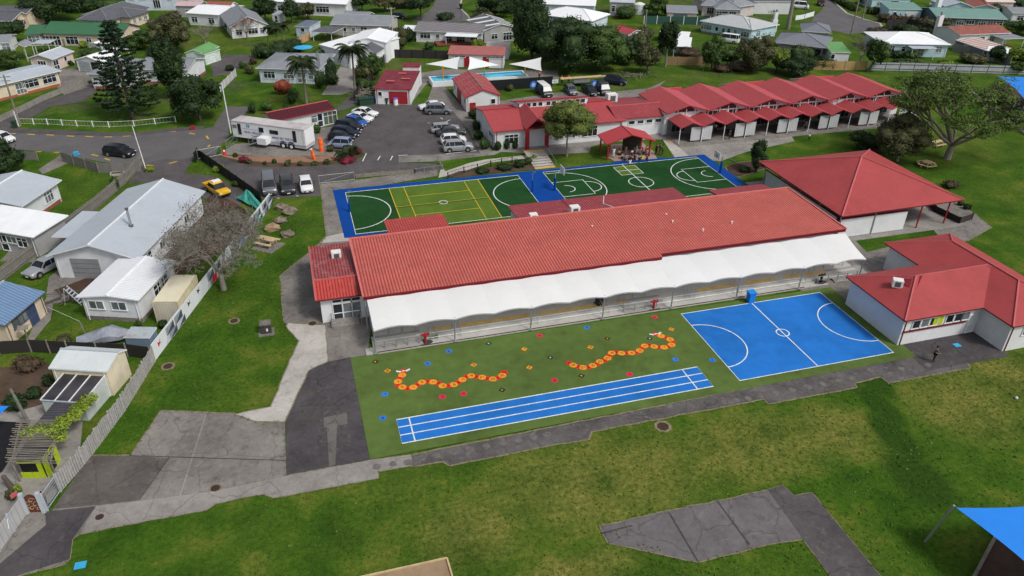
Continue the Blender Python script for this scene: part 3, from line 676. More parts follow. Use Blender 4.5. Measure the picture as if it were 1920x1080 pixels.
def block(root, f0, f1, b, ze=2.6, zr=None, kind='gu', rm=None, wm=None, over=.4, z0=0, wins=(), fascia=None, cap=True, base=None, rt=.13, rp=None, nowall=''):
    A, u, W, D = rect(f0, f1, b, ze+z0)
    fr = Fr(A, u, W, D, ze, over, z0)
    zr = (ze+1.1 if zr is None else zr); e = z0+ze; r = z0+zr
    fascia = fascia or frame_w
    def q(a, c, z): p = fr.P(a, c); return (p.x, p.y, z)
    mb = MB(); o = over
    rp = {'gu': D/2, 'gv': W/2}.get(kind) if rp is None else rp*(D if kind == 'gu' else W)
    capl = []
    if kind == 'gu':
        mb.slab([q(0, 0, e), q(W, 0, e), q(W, rp, r), q(0, rp, r)], rt, 0, 1); mb.slab([q(0, rp, r), q(W, rp, r), q(W, D, e), q(0, D, e)], rt, 0, 1)
        capl = [(q(0, rp, r), q(W, rp, r))]
    elif kind == 'gv':
        mb.slab([q(0, 0, e), q(rp, 0, r), q(rp, D, r), q(0, D, e)], rt, 0, 1); mb.slab([q(rp, 0, r), q(W, 0, e), q(W, D, e), q(rp, D, r)], rt, 0, 1)
        capl = [(q(rp, 0, r), q(rp, D, r))]
    elif kind == 'hip':
        h = min(W, D)/2
        if W >= D:
            a1, a2 = q(h, D/2, r), q(W-h, D/2, r)
            mb.slab([q(0, 0, e), q(W, 0, e), a2, a1], rt, 0, 1); mb.slab([a1, a2, q(W, D, e), q(0, D, e)], rt, 0, 1)
            mb.slab([q(0, D, e), q(0, 0, e), a1], rt, 0, 1); mb.slab([q(W, 0, e), q(W, D, e), a2], rt, 0, 1)
        else:
            a1, a2 = q(W/2, h, r), q(W/2, D-h, r)
            mb.slab([q(0, 0, e), q(W, 0, e), a1], rt, 0, 1); mb.slab([a2, q(W, D, e), q(0, D, e)], rt, 0, 1)
            mb.slab([q(0, D, e), q(0, 0, e), a1, a2], rt, 0, 1); mb.slab([q(W, 0, e), q(W, D, e), a2, a1], rt, 0, 1)
        capl = [(a1, a2), (q(0, 0, e), a1), (q(W, 0, e), a1 if W < D else a2), (q(W, D, e), a2), (q(0, D, e), a2 if W < D else a1)]
    elif kind == 'mb':   # high at the back
        mb.slab([q(0, 0, e), q(W, 0, e), q(W, D, r), q(0, D, r)], rt, 0, 1)
    elif kind == 'mf':
        mb.slab([q(0, 0, r), q(W, 0, r), q(W, D, e), q(0, D, e)], rt, 0, 1)
    elif kind == 'ml':
        mb.slab([q(0, 0, r), q(W, 0, e), q(W, D, e), q(0, D, r)], rt, 0, 1)
    else:
        mb.slab([q(0, 0, e), q(W, 0, e), q(W, D, e), q(0, D, e)], rt, 0, 1)
    roof = mb.build('roof', [rm, fascia], root)
    if cap and capl:
        mb = MB()
        for a_, b_ in capl:
            mb.tube(Vector(a_)+Vector((0, 0, .03)), Vector(b_)+Vector((0, 0, .03)), .09, n=4)
        mb.build('ridge_cap', cap if not isinstance(cap, bool) else rm, roof)
    if wm is not None:
        # height of the underside of the roof above a footprint point
        def hz(a, c):
            if kind == 'gu': z = e+(r-e)*(c/rp if c < rp else (D-c)/(D-rp))
            elif kind == 'gv': z = e+(r-e)*(a/rp if a < rp else (W-a)/(W-rp))
            elif kind == 'hip': z = e+(r-e)*min(a, W-a, c, D-c)/(min(W, D)/2)
            elif kind == 'mb': z = e+(r-e)*c/D
            elif kind == 'mf': z = r+(e-r)*c/D
            elif kind == 'ml': z = r+(e-r)*a/W
            else: z = e
            return z-rt-.01
        mb = MB(); C = [(o, o), (W-o, o), (W-o, D-o), (o, D-o)]
        for i, s in enumerate('frbl'):
            if s in nowall: continue
            a_, b_ = C[i], C[(i+1) % 4]; top = [b_]
            if kind == 'gv' and s in 'fb': top.append((rp, a_[1]))
            if kind == 'gu' and s in 'rl': top.append((a_[0], rp))
            top.append(a_)
            mb.poly([q(*a_, z0-.3), q(*b_, z0-.3)]+[q(*t, hz(*t)) for t in top])
        mb.build('wall', wm, root)
        if base:
            mb = MB()
            for s in 'frl':
                a_, d, n, L = fr.side(s); c = a_+d*L/2+n*.02
                mb.box((c.x, c.y, z0+.2), (L+.05, .05, .5), math.atan2(d.y, d.x))
            mb.build('foundation', base, root)
    if wm is not None and W > 5 and A.y < 175 and not nowall:
        for a_ in (o+.25, W-o-.25):
            p = fr.P(a_, o-.06); MB().tube((p.x, p.y, z0), (p.x, p.y, e-.1), .045, n=5).build('downpipe', fascia, root)
    for w_ in wins: win(root, fr, *w_)
    return fr

def house(name, label, cat, blocks, group=None):
    b0 = blocks[0]; A = rect(b0[0], b0[1], b0[2], b0[3].get('ze', 2.6)+b0[3].get('z0', 0))[0]
    t = thing(name, label, cat, (A.x, A.y, 0), group); fr = []
    for f0, f1, b, kw in blocks: fr.append(block(t, f0, f1, b, **kw))
    return t, fr

def canopy(name, label, cat, f0, f1, b, ze, zr, kind, rm, group=None, posts=True, pm=None, rt=.1):
    A, u, W, D = rect(f0, f1, b, ze); t = thing(name, label, cat, (A.x, A.y, 0), group)
    fr = block(t, f0, f1, b, ze, zr, kind, rm, None, .25, rt=rt)
    if posts:
        for a_, c in ((.3, .3), (W-.3, .3), (W-.3, D-.3), (.3, D-.3)):
            p = fr.P(a_, c); MB().tube((p.x, p.y, 0), (p.x, p.y, ze-.05), .06).build('post', pm or frame_w, t)
    return t, fr

# ------------------------------------------------------------------ main school hall
t = thing('school_hall', 'long low school building with ribbed red sloping roof behind the white fabric canopy', 'school building', (4, 64, 0))
ZF, ZB = 3.8, 4.6
rp_ = [(*G((681, 557), ZF), ZF), (*G((1242, 481.5), ZF), ZF), (*G((1240, 475.5), ZF+.04), ZF+.04), (*G((1587, 429), ZF), ZF), (*G((1477, 352), ZB), ZB), (*G((655, 448), ZB), ZB)]
mb = MB().slab(rp_, .18, 0, 1); mb.slab([(x, y, z-.25) for x, y, z in rp_], .12, 1, 1); roof = mb.build('roof', [red_main, red_trim], t)
mb = MB()
for a, b in ((rp_[5], rp_[4]), (rp_[5], rp_[0]), (rp_[4], rp_[3])):
    mb.tube(Vector(a)+Vector((0, 0, .02)), Vector(b)+Vector((0, 0, .02)), .12, n=4)
mb.build('ridge_cap', mat('red_capping', (0.55, 0.16, 0.15), .5, .12), roof)
mb = MB().prism([(4.6, 64.6), (58.0, 64.9), (57.0, 74.0), (4.4, 73.8)], 0, 3.6); mb.build('wall', white, t)
mb = MB(); cc = []
for q in ((1110, 427), (1249, 405), (1261, 417.5), (1318, 433), (1372, 419)):
    f = (q[1]-352)/200; p = G(q, 4.2); MB().box((p.x, p.y, 4.3), (.1, .1, .3)).box((p.x, p.y, 4.46), (.18, .18, .04)).build('roof_vent', frame_w, roof)
pass
# lean-to sections at the back
for i, (a, b, c, zz) in enumerate((((720, 411), (830, 402), (840, 426), 3.4), ((953, 385), (1059, 374.5), (1070, 398), 3.6), ((1055, 374), (1262, 351.5), (1292, 372), 3.7), ((1329, 356.5), (1428, 344.5), (1440, 357), 3.4))):
    A, B, C_ = G(a, zz), G(b, zz), G(c, ZB-.2); y1 = (A.y+B.y)/2; y0 = 73.2
    rfx = MB().slab([(A.x-.1, y0, ZB-.45), (B.x, y0, ZB-.45), (B.x, y1, zz), (A.x-.1, y1, zz)], .15, 0, 1).build('lean_to_roof', [red_wing2 if i == 0 else red_old, red_trim], t)
    MB().prism([(A.x+.2, y0), (B.x-.3, y0), (B.x-.3, y1-.4), (A.x+.2, y1-.4)], 0, zz-.2).build('lean_to_wall', white, t)
def ac_unit(parent, p, z, s=1.0, ang=0):
    mb = MB().box((p.x, p.y, z+.4*s), (1.0*s, .8*s, .8*s), ang); o = mb.build('air_conditioner', mat('ac_white', (.7, .7, .68), .5, .1), parent)
    d = Vector((math.sin(ang), -math.cos(ang))); q = p+d*.41*s
    MB().box((q.x, q.y, z+.4*s), (.55*s, .03, .55*s), ang).build('fan_grille', dsteel, o)
for q, z, s in (((1077, 397), 4.3, 1.1), ((1000, 409), 4.3, .9)):
    ac_unit(t, G(q, z), z-.15, s)
p = G((1131, 382), 3.9); MB().tube((p.x, p.y, 3.6), (p.x, p.y, 4.9), .06).tube((p.x, p.y, 3.9), (p.x+.6, p.y-2.2, 4.3), .05).build('vent_pipe', frame_w, t)

# left wing with double doors
zr = 3.75
W0, W1, R0, R1, B0 = G((592, 564), 3.0), G((677, 553), 3.0), G((587, 527), zr), G((671, 516), zr), G((577, 463), 3.0)
t = thing('entrance_wing', 'small end wing with worn red roof and glazed double doors', 'school building', (W0.x, W0.y, 0))
xl, xr = W0.x, 4.3
y0, yr, y1 = W0.y, R0.y, B0.y
rf = MB().slab([(xl, y0, 3), (xr, y0, 3), (xr, yr, zr), (xl, yr, zr)], .16, 0, 2).slab([(xl, yr, zr), (xr, yr, zr), (xr, y1, 3), (xl, y1, 3)], .16, 1, 2).build('roof', [red_wing2, red_wing, red_trim], t)  # far slope worn and coloured darker than the front, shading painted in
MB().tube((xl, yr, zr+.03), (xr, yr, zr+.03), .1, n=4).tube((xl, y0, 3.02), (xl, yr, zr+.02), .09, n=4).tube((xl, yr, zr+.02), (xl, y1, 3.02), .09, n=4).build('ridge_cap', red_light, rf)
wx0, wx1, wy0, wy1 = xl+.4, xr+1.2, y0+.5, y1-.4
MB().poly([(wx0, wy0, 0), (wx1, wy0, 0), (wx1, wy0, 2.85), (wx0, wy0, 2.85)]).poly([(wx0, wy1, 0), (wx0, wy0, 0), (wx0, wy0, 2.85), (wx0, yr, zr-.2), (wx0, wy1, 2.85)]).poly([(wx1, wy1, 0), (wx0, wy1, 0), (wx0, wy1, 2.85), (wx1, wy1, 2.85)]).build('wall', white, t)
fr = Fr(Vector((wx0, wy0)), Vector((1, 0)), wx1-wx0, wy1-wy0, 3, 0, 0)
for s in (.62, 1.58, 2.54):
    win(t, fr, 'f', s, .9, .1, 1.95, 'd', nm='window' if s < 1 else 'door'); win(t, fr, 'f', s, .9, 2.17, .42, 'w')
ac_unit(t, G((631, 481), 3.3), 3.15, 1.0)
mb = MB()
for i in range(3): mb.box((wx0+2.1, wy0-.35*(i+1)+.1, .27-.09*i), (2.7, .4, .18-.0*i))
mb.build('doorstep', conc, t)
o = thing('handrail', 'pair of metal handrails beside the glazed door steps', 'handrail', (wx0+2.3, wy0-1, 0))
for s in (-1.4, 1.4):
    x = wx0+2.3+s; MB().tube((x, wy0-.1, 0), (x, wy0-.1, 1.1), .03).tube((x, wy0-1.3, 0), (x, wy0-1.3, .95), .03).tube((x, wy0-.1, 1.1), (x, wy0-1.3, .95), .03).tube((x, wy0-.1, .6), (x, wy0-1.3, .5), .02).build('rail', steel, o)

# terrace and steps below the canopy
SY = 59.05; x0t, x1t = 3.6, 51.6
struct('terrace', MB().box((28.6, SY+.5, .06), (50.2, 1.0, .12)).box(((x0t+7+57.5)/2, SY+1.3, .13), (47, .62, .26)).box((31.5, SY+4, .19), (54, 4.8, .38)), mat('terrace_concrete', (.40, .39, .37), .85, .22, .5, stain=(.24, .23, .21), stain_amt=.5))
struct('terrace_drain', MB().box((27.5, SY+.12, .125), (46.5, .14, .02)), mat('drain', (.05, .025, .02), .8, .3))
mb = MB()
mb.box((30, SY+1.02, .265), (43, .10, .02)); mb.box((30, SY+1.64, .39), (43, .10, .02))
struct('step_nosings', mb, wline)
mb = MB()
for a, b in ((809, 845), (860, 995), (1006, 1132), (1150, 1170), (1298, 1372), (1385, 1440), (1455, 1530)):
    xa = G((a, 640-(a-700)*.166)).x; xb = G((b, 640-(b-700)*.166)).x
    mb.box(((xa+xb)/2, SY+2.15, .39), (xb-xa, .6, .02))
struct('tactile_strip', mb, ypad)
for a, b in ((700, 792), (1163, 1240), (1545, 1610)):
    xa = G((a, 655-(a-700)*.166)).x; xb = G((b, 655-(b-700)*.166)).x
    struct('ramp', MB().slab([(xa, SY+.15, .13), (xb, SY+.15, .13), (xb, SY+2.4, .42), (xa, SY+2.4, .42)], .1), mat('ramp_concrete', (.25, .245, .235), .9, .2))
def railing(label, x0, x1, y, z, n, cat='railing', group=None, h=.95):
    o = thing('railing', label, cat, ((x0+x1)/2, y, 0), group)
    for i in range(n):
        x = x0+(x1-x0)*i/(n-1); MB().tube((x, y, z), (x, y, z+h), .05, n=5).build('post', steel, o)
    MB().tube((x0, y, z+h), (x1, y, z+h), .03, n=5).tube((x0, y, z+h*.55), (x1, y, z+h*.55), .022, n=4).build('rail', steel, o)
railing('long steel railing at the front of the ramp by the entrance wing', 4.2, 8.6, SY+.5, .12, 5)
railing('steel railing at the back of the ramp by the entrance wing', 4.6, 8.6, SY+2.5, .38, 4)
xa = G((1166, 585)).x
railing('steel railing at the front of the middle ramp by the red fountain', xa, xa+3.7, SY+.5, .12, 4)
railing('steel railing at the back of the middle ramp behind the red fountain', xa-1, xa+3.4, SY+2.6, .38, 4)
xa = G((1538, 540)).x
railing('steel railing at the front of the ramp at the right end', xa, xa+5, SY+.3, .12, 5)
railing('steel railing at the back of the ramp at the right end', xa, xa+5, SY+2.8, .38, 5)
proto = thing('step_rail', 'pair of bent galvanised handrails down the terrace steps', 'handrail', (0, 0, 0), 'handrails on the terrace steps')
for s in (-.3, .3):
    MB().tube((s, 0, .1), (s, 0, .95), .03, n=5).tube((s, 0, .95), (s, 1.5, 1.3), .03, n=5).tube((s, 1.5, 1.3), (s, 1.5, .35), .03, n=5).tube((s, 0, .55), (s, 1.5, .85), .022, n=4).build('rail', steel, proto)
for i, (q, lb) in enumerate((((812, 632), 'handrails on the terrace steps just right of the red post fountain'), ((860, 636), 'handrails on the terrace steps at the second canopy post'), ((1003, 612), 'handrails on the terrace steps at the third canopy post'), ((1137, 592), 'handrails on the steps right of the black wheelie bin'), ((1172, 585), 'handrails on the steps at the left end of the middle ramp'), ((1296, 566), 'handrails on the steps right of the middle ramp'), ((1384, 552), 'handrails on the steps just left of the blue wheelie bin'), ((1502, 533), 'handrails on the steps left of the dark post fountain'), ((1532, 529), 'handrails on the steps right beside the dark post fountain'))):
    o = proto if i == 0 else copy_tree(proto); o.location = (G(q).x, SY+.75, .05); o['label'] = lb

# white fabric canopy
t = thing('fabric_canopy', 'long white scalloped fabric canopy along the front of the red roofed hall', 'canopy', (30, 60, 0))
nb, x0c, x1c = 14, 4.35, 57.55; yf, zf = 58.75, 2.85; V = []; F = []; nx, ny = nb*8, 10
for j in range(ny+1):
    s = j/ny
    for i in range(nx+1):
        f = i/8; k = abs(math.sin(math.pi*f))
        x = x0c+(x1c-x0c)*i/nx; edge = (i/nx)
        y = yf+(63.75-yf)*s+(.2*k)*(1-s)**3
        z = zf+(3.42-zf)*s+.11*k*(1-s)**1.6+.10*math.sin(math.pi*s)+.10*k*s
        xx = x+ (0.9*s*s if i > nx-9 else 0)*(i-nx+8)/8*1.1
        V.append((xx, y, z))
for j in range(ny):
    for i in range(nx):
        a = j*(nx+1)+i; F.append((a, a+1, a+nx+2, a+nx+1))
o = mesh_np('canopy_sheet', V, F, fabric, t); o.data.polygons.foreach_set('use_smooth', [True]*len(F))
mb = MB()
for i in range(nx):
    a, b = V[i], V[i+1]; mb.tube((a[0], a[1], a[2]-.08), (b[0], b[1], b[2]-.08), .045, n=5, cap=False)
for jj in (0, nx):
    for j in range(ny):
        a, b = V[j*(nx+1)+jj], V[(j+1)*(nx+1)+jj]; mb.tube((a[0], a[1], a[2]-.08), (b[0], b[1], b[2]-.08), .05, n=5, cap=False)
mb.build('edge_tube', steel, t)
for i in range(0, nb+1, 2):
    x = x0c+(x1c-x0c)*i/nb; MB().tube((x, yf+.35, 0), (x, yf+.25, zf+.05), .07, n=8).box((x, yf+.35, .14), (.35, .35, .04)).build('post', steel, t)
for i in range(0, nb+1, 1):
    x = x0c+(x1c-x0c)*i/nb
    if i % 2 == 1: MB().tube((x-.1, 64.2, 3.3), (x, yf+.1, zf-.02), .035, n=5).build('rafter', steel, t)
for i in range(nb+1):
    mb = MB()
    for j in range(ny):
        a, b = V[j*(nx+1)+i*8], V[(j+1)*(nx+1)+i*8]; mb.tube(a, b, .009, n=4, cap=False)
    mb.build('seam', mat('seam_grey', (.74, .75, .74), .8), t)
MB().tube((57.9, 58.9, 3.0), (60.6, 56.6, 2.6), .02, n=4).build('stay_wire', steel, t)
a = G((835, 573), 3.0)
MB().tube((4.1, 63.0, 0), (4.1, 63.0, 3.3), .07, n=6).build('post', steel, t)

# drinking fountains and bins on the terrace
def fountain(q, m, lb):
    p = G(q); o = thing('drinking_fountain', lb, 'drinking fountain', (p.x, p.y, 0))
    MB().tube((p.x, p.y, 0), (p.x, p.y, 1.15), .13, n=8).build('column', m, o)
    MB().box((p.x, p.y, 1.0), (.8, .28, .14)).tube((p.x+.3, p.y, 1.05), (p.x+.3, p.y, 1.25), .05).build('spout_bar', m, o)
    MB().prism([(p.x+.75*math.cos(i*.785), p.y+.4*math.sin(i*.785)) for i in range(8)], .0, .15).build('drain_pad', mat('drain_dark', (.05, .04, .04), .8, .3), o)
fountain((798, 644), red_paint, 'red post drinking fountain near the left ramp'); fountain((1225, 580), red_paint, 'red drinking fountain with cross arm by the middle ramp'); fountain((1538, 531), black, 'black post drinking fountain near the right end of the terrace')
def wheelie_bin(q, m, lb, s=1.0, group=None, z=0, face=0, lidm=None):
    p = G(q); o = thing('wheelie_bin', lb, 'bin', (p.x, p.y, z), group)
    k = .29*s; h = 1.0*s
    mb = MB(); lo = [(-k*.8, -k*.8), (k*.8, -k*.8), (k*.8, k*.8), (-k*.8, k*.8)]
    pts = [(p.x+a, p.y+b, z+.05) for a, b in lo]+[(p.x+a*1.3, p.y+b*1.3, z+h) for a, b in lo]
    kk = len(mb.v); mb.v += pts; mb.f += [(0, 1, 5, 4), (1, 2, 6, 5), (2, 3, 7, 6), (3, 0, 4, 7), (3, 2, 1, 0)]; mb.m += [0]*5
    mb.build('body', m, o)
    MB().slab([(p.x-k*1.15, p.y-k*1.2, z+h+.04), (p.x+k*1.15, p.y-k*1.2, z+h+.04), (p.x+k*1.15, p.y+k*1.1, z+h+.12), (p.x-k*1.15, p.y+k*1.1, z+h+.12)], .06).tube((p.x-k, p.y+k*1.35, z+h), (p.x+k, p.y+k*1.35, z+h), .03).build('lid', lidm or m, o)
    for s_ in (-1, 1): MB().tube((p.x+s_*k, p.y+k*.8, z+.11), (p.x+s_*(k+.07), p.y+k*.8, z+.11), .11, n=8).build('wheel', black, o)
wheelie_bin((1406, 567), mat('bin_blue', (.01, .2, .62), .5, .08), 'bright blue wheelie bin at the corner of the blue court', 1.25)
wheelie_bin((1122, 577), black, 'black wheelie bin below the white canopy', 1.2, z=.38)
wheelie_bin((29, 240), mat('bin_green', (.02, .05, .03), .5, .1), 'dark green wheelie bin at the foot of the street power pole', 1.15)
wheelie_bin((726, 195), mat('bin_green', (.02, .05, .03), .5, .1), 'dark green wheelie bin against the red roofed garage', 1.1)
wheelie_bin((864, 17), black, 'black wheelie bin on the kerb of the far cul-de-sac', 1.3)
p = G((742, 197)); o = thing('drum', 'white drum with purple lid by the red garage door', 'drum', (p.x, p.y, 0))
MB().tube((p.x, p.y, 0), (p.x, p.y, 1.1), .42, n=14).build('body', white, o); MB().tube((p.x, p.y, 1.1), (p.x, p.y, 1.3), .44, .36, n=14).build('lid', mat('lid_purple', (.16, .12, .6), .5, .1), o)

# ------------------------------------------------------------------ red pavilion (pyramid roof)
t = thing('pavilion', 'large red pyramid roofed covered play area with white wall panels', 'pavilion', (70, 77, 0))
E = [(60.9, 67.6), (79.0, 67.9), (79.2, 85.9), (61.0, 85.8)]; ap = G((1616, 294), 6.6); ap = (ap.x, ap.y, 6.6); ze = 3.45
mb = MB()
for i in range(4):
    a, b = E[i], E[(i+1) % 4]; mb.slab([(*a, ze), (*b, ze), ap], .14, 0, 1)
rf = mb.build('roof', [red_right, red_trim], t)
mb = MB()
for a in E: mb.tube((*a, ze+.03), (ap[0], ap[1], ap[2]+.03), .13, n=4)
mb.build('ridge_cap', red_light, rf)
struct('pavilion_floor', MB().box((70, 77.0, .04), (20, 19.4, .1)), conc)
MB().box((66.4, 68.35, 1.4), (9.6, .1, 2.5)).build('wall', white, t)
MB().box((61.5, 76.7, 1.4), (.1, 15.2, 2.5)).build('wall', mat('translucent_panel', (.42, .45, .45), .4, .15), t)
MB().box((66.4, 68.3, 2.72), (9.7, .16, .12)).box((61.45, 76.7, 2.72), (.16, 15.4, .12)).build('top_rail', red_trim, t)
for i in range(5): MB().tube((61.55, 68.4+i*4.1, 0), (61.55, 68.4+i*4.1, 3.3), .09, n=6).build('post', steel, t)
MB().tube((66.4, 68.25, 0), (66.4, 68.25, 3.3), .09, n=6).build('post', steel, t)
for x, y in ((73.2, 68.3), (77.6, 68.5), (78.4, 77), (78.4, 85)): MB().tube((x, y, 0), (x, y, 3.35), .1, n=6).build('post', red_paint, t)
for i in range(4):
    y = 70+i*4.5; MB().box((70, y, 3.2), (17, .12, .2)).build('beam', red_trim, t)

# ------------------------------------------------------------------ right building, crossed hips
t = thing('classroom_building', 'red hip roofed school building with white walls beside the blue court', 'school building', (57, 51, 0))
def hip(t, x0, x1, y0, y1, ze, zr, rm, wm, o=.45, nosides=''):
    return block(t, Vector((x0, y0)), Vector((x1, y0)), y1-y0, ze, zr, 'hip', rm, wm, o, cap=red_light, fascia=red_trim)
fr1 = hip(t, 52.5, 69.9, 46.9, 55.6, 3.2, 5.0, red_right, white)
fr2 = hip(t, 61.6, 70.6, 43.4, 61.0, 3.2, 5.02, red_right, white)
for x in (1.5, 2.5, 3.5): win(t, fr1, 'f', x, .9, 1.75, .95)
MB().box((57.0, 47.32, 2.2), (1.1, .06, .95)).build('wall_panel', lime, t)
for x in (5.4, 6.4, 7.3): win(t, fr1, 'f', x, .9, 1.75, .95)
MB().box((56.8, 47.28, 1.55), (7.4, .14, .12)).build('sill', red_trim, t)
win(t, fr1, 'f', 8.35, .95, .15, 2.05, 'd', frame_w, white)
win(t, fr2, 'l', 12.3, 1.6, .2, 2.2, 'd')
MB().box((61.4, 48.4, .1), (1.3, 2.0, .2)).build('doorstep', conc, t)
win(t, fr2, 'f', 2.2, 1.2, 1.6, 1.0); win(t, fr2, 'f', 4.2, 1.2, 1.6, 1.0)
ac_unit(t, G((1682, 534), 4.3), 4.15, .95, R(-35))
MB().slab([(55.3, 51.2, 4.6), (55.6, 49.6, 4.3), (57.6, 51.2, 5.05)], .08).slab([(55.3, 51.2, 4.6), (57.6, 51.2, 5.05), (55.6, 52.6, 4.3)], .08).build('gablet', red_trim, t)
struct('yard_dark', MB().poly([(53, 43.2, .045), (62.2, 43.0, .045), (62.2, 47.3, .045), (53, 47.3, .045)]), asphalt_dark)

# ------------------------------------------------------------------ classroom block with six gables
t = thing('classroom_block', 'long classroom block with six pitched red roofs and a zigzag verandah', 'school building', (60, 110, 0))
ZE, ZR_ = 3.9, 5.0
fa = [(1253, 214.5), (1333, 207), (1411, 202), (1487, 194), (1561, 187.5), (1632, 181), (1695, 174.5)]
fp = [(1296, 199), (1375, 192.5), (1453, 186.5), (1528, 180), (1601, 173), (1670, 169)]
bp_ = [(1232, 161), (1309, 155.5), (1380, 150), (1451, 145.5), (1520, 140.5), (1586, 136)]
ed = [G(q, ZE) for q in fa]; yF = sum(p.y for p in ed)/7; pk = [G(q, ZR_) for q in fp]; bk = [G(q, ZR_) for q in bp_]; yB = sum(p.y for p in bk)/6
print('CLASS', [round(p.x, 1) for p in ed], [round(p.y, 1) for p in ed], [(round(p.x, 1), round(p.y, 1)) for p in pk], [(round(p.x, 1), round(p.y, 1)) for p in bk])
cxs = [ed[0].x+(ed[6].x-ed[0].x)*i/6 for i in range(7)]
for i in range(6):
    x0, x1 = cxs[i], cxs[i+1]; xm = (x0+x1)/2
    rf = MB().slab([(x0, yF, ZE), (xm, yF, ZR_), (xm, yB, ZR_), (x0, yB, ZE)], .14, 0, 2).slab([(xm, yF, ZR_), (x1, yF, ZE), (x1, yB, ZE), (xm, yB, ZR_)], .14, 1, 2).build('roof', [red_flat, mat('roof_red_lit', (0.43, 0.075, 0.09), .6, .15), red_paint], t)  # right slope in a lighter red: light on that side painted in
    MB().poly([(x0+.1, yF+1.0, 0), (x1-.1, yF+1.0, 0), (x1-.1, yF+1.0, ZE-.15), (xm, yF+1.0, ZR_-.2), (x0+.1, yF+1.0, ZE-.15)]).build('wall', white, t)
    fr = Fr(Vector((x0, yF+1)), Vector((1, 0)), x1-x0, 5, 3, 0, 0)
    Wd = x1-x0
    for k in range(2): win(t, fr, 'f', (k+.5)/2*Wd*.98+.05, Wd*.44, 2.75, .75, 'w', frame_w, mat('blind_white', (.62, .64, .66), .5, .1) if (i == 0 or (i == 4 and k == 0)) else glass)
    MB().poly([(x0+Wd*.22, yF+.96, ZE-.25), (x1-Wd*.22, yF+.96, ZE-.25), (xm+Wd*.1, yF+.96, ZR_-.55), (xm-Wd*.1, yF+.96, ZR_-.55)]).build('gable_glazing', glass, t)
    for k in (.3, .5, .7): MB().box((x0+Wd*k, yF+.9, (ZE+2.6)/2+.1), (.14, .12, 1.6)).build('mullion', frame_w, t)
MB().poly([(cxs[0]+.1, yF+1, 0), (cxs[0]+.1, yB-.5, 0), (cxs[0]+.1, yB-.5, ZE-.15), (cxs[0]+.1, yF+1, ZE-.15)]).poly([(cxs[6]-.1, yF+1, 0), (cxs[6]-.1, yB-.5, 0), (cxs[6]-.1, yB-.5, ZE-.15), (cxs[6]-.1, yF+1, ZE-.15)]).poly([(cxs[0]+.1, yB-.5, 0), (cxs[6]-.1, yB-.5, 0), (cxs[6]-.1, yB-.5, ZE-.15), (cxs[0]+.1, yB-.5, ZE-.15)]).build('wall', white, t)
for i, (f0, f1, b) in enumerate((((1210, 170), (1268, 166), (1280, 166)), ((1350, 158), (1420, 154), (1400, 146)), ((1482, 148), (1550, 144), (1532, 136.5)))):
    A = G(f0, 3.3); B = G(f1, 3.3)
    block(t, Vector((A.x, yB-1)), Vector((B.x, yB-1)), 5.0, 3.3, 4.0, 'mb' if False else 'gu', maroon if False else mat('roof_red_dull', (.36, .04, .05), .6, .2), white, .3, cap=red_light, wins=(('l', .5, 1.3, 1.4, 1.0),))
# verandah
va = [(1279, 241.5), (1320, 236.5), (1363, 233), (1402, 230), (1442, 226.3), (1480, 222.5), (1520, 217.5)]
ZV = 2.75; vv = [G(q, ZV) for q in va]; yV = sum(p.y for p in vv)/len(vv); sp = (vv[-1].x-vv[0].x)/6
n_v = 12; xs = [vv[0].x+sp*i for i in range(n_v)]
print('VER', yF, yB, yV, sp, [round(p.y, 1) for p in vv], xs[-1])
for i in range(n_v-1):
    x0, x1 = xs[i], xs[i+1]; xm = (x0+x1)/2; zt = ZV+.75; yb = yF+.9
    MB().slab([(x0, yV, ZV), (xm, yV, zt), (xm, yb, zt), (x0, yb, ZV)], .12, 0, 2).slab([(xm, yV, zt), (x1, yV, ZV), (x1, yb, ZV), (xm, yb, zt)], .12, 1, 2).build('verandah_roof', [red_flat, MATS['roof_red_lit'], red_paint], t)
for i in range(n_v): MB().tube((xs[i], yV+.3, 0), (xs[i], yV+.3, ZV-.1), .07, n=6).build('verandah_post', frame_w, t)
scr = mat_boards('lattice_screen', (.46, .48, .49), .35, .8, True)
for i in range(1, n_v, 2):
    for s in (-1, 1): MB().box((xs[i]+s*sp*.25, yV+.5, 1.45), (sp*.44, .05, 2.2)).build('screen', scr, t)
MB().poly([(xs[0], yF+.85, 0), (xs[-1], yF+.85, 0), (xs[-1], yF+.85, 2.6), (xs[0], yF+.85, 2.6)]).build('back_wall', mat('verandah_shade', (.2, .205, .21), .6, .5, .6), t)  # grey puts the dimness under the verandah into the wall colour
fr = Fr(Vector((xs[0], yF+.85)), Vector((1, 0)), xs[-1]-xs[0], 5, 3, 0, 0)
for i in range(n_v-1): win(t, fr, 'f', (i+.5)*sp, sp*.62, .5, 1.7, 'w', steel)
struct('verandah_floor', MB().box(((xs[0]+xs[-1])/2, (yV+yF)/2, .05), (xs[-1]-xs[0]+1, yF-yV+2, .08)), conc_old)

# link building with corrugated red roof
def sblock(name, label, f0, f1, b, kw, cat='school building'): return house(name, label, cat, [(f0, f1, b, kw)])
z = 3.2; A = G((1177, 222), z); B = G((1243, 217), z); Bk = G((1195, 181), z)
t, fr = sblock('link_building', 'low link building with dark red corrugated roof between office and classrooms', Vector((A.x-2, (A.y+B.y)/2)), Vector((B.x+1, (A.y+B.y)/2)), Bk.y-(A.y+B.y)/2, dict(ze=z, zr=4.3, kind='gu', rm=red_old, wm=white, over=.4, rp=.32, cap=red_light, fascia=red_paint, wins=[('f', 2.5+i*1.55, 1.1, 2.05, .6) for i in range(5)]))
ac_unit(t, G((1146, 187), 3.9), 3.6, 1.7)

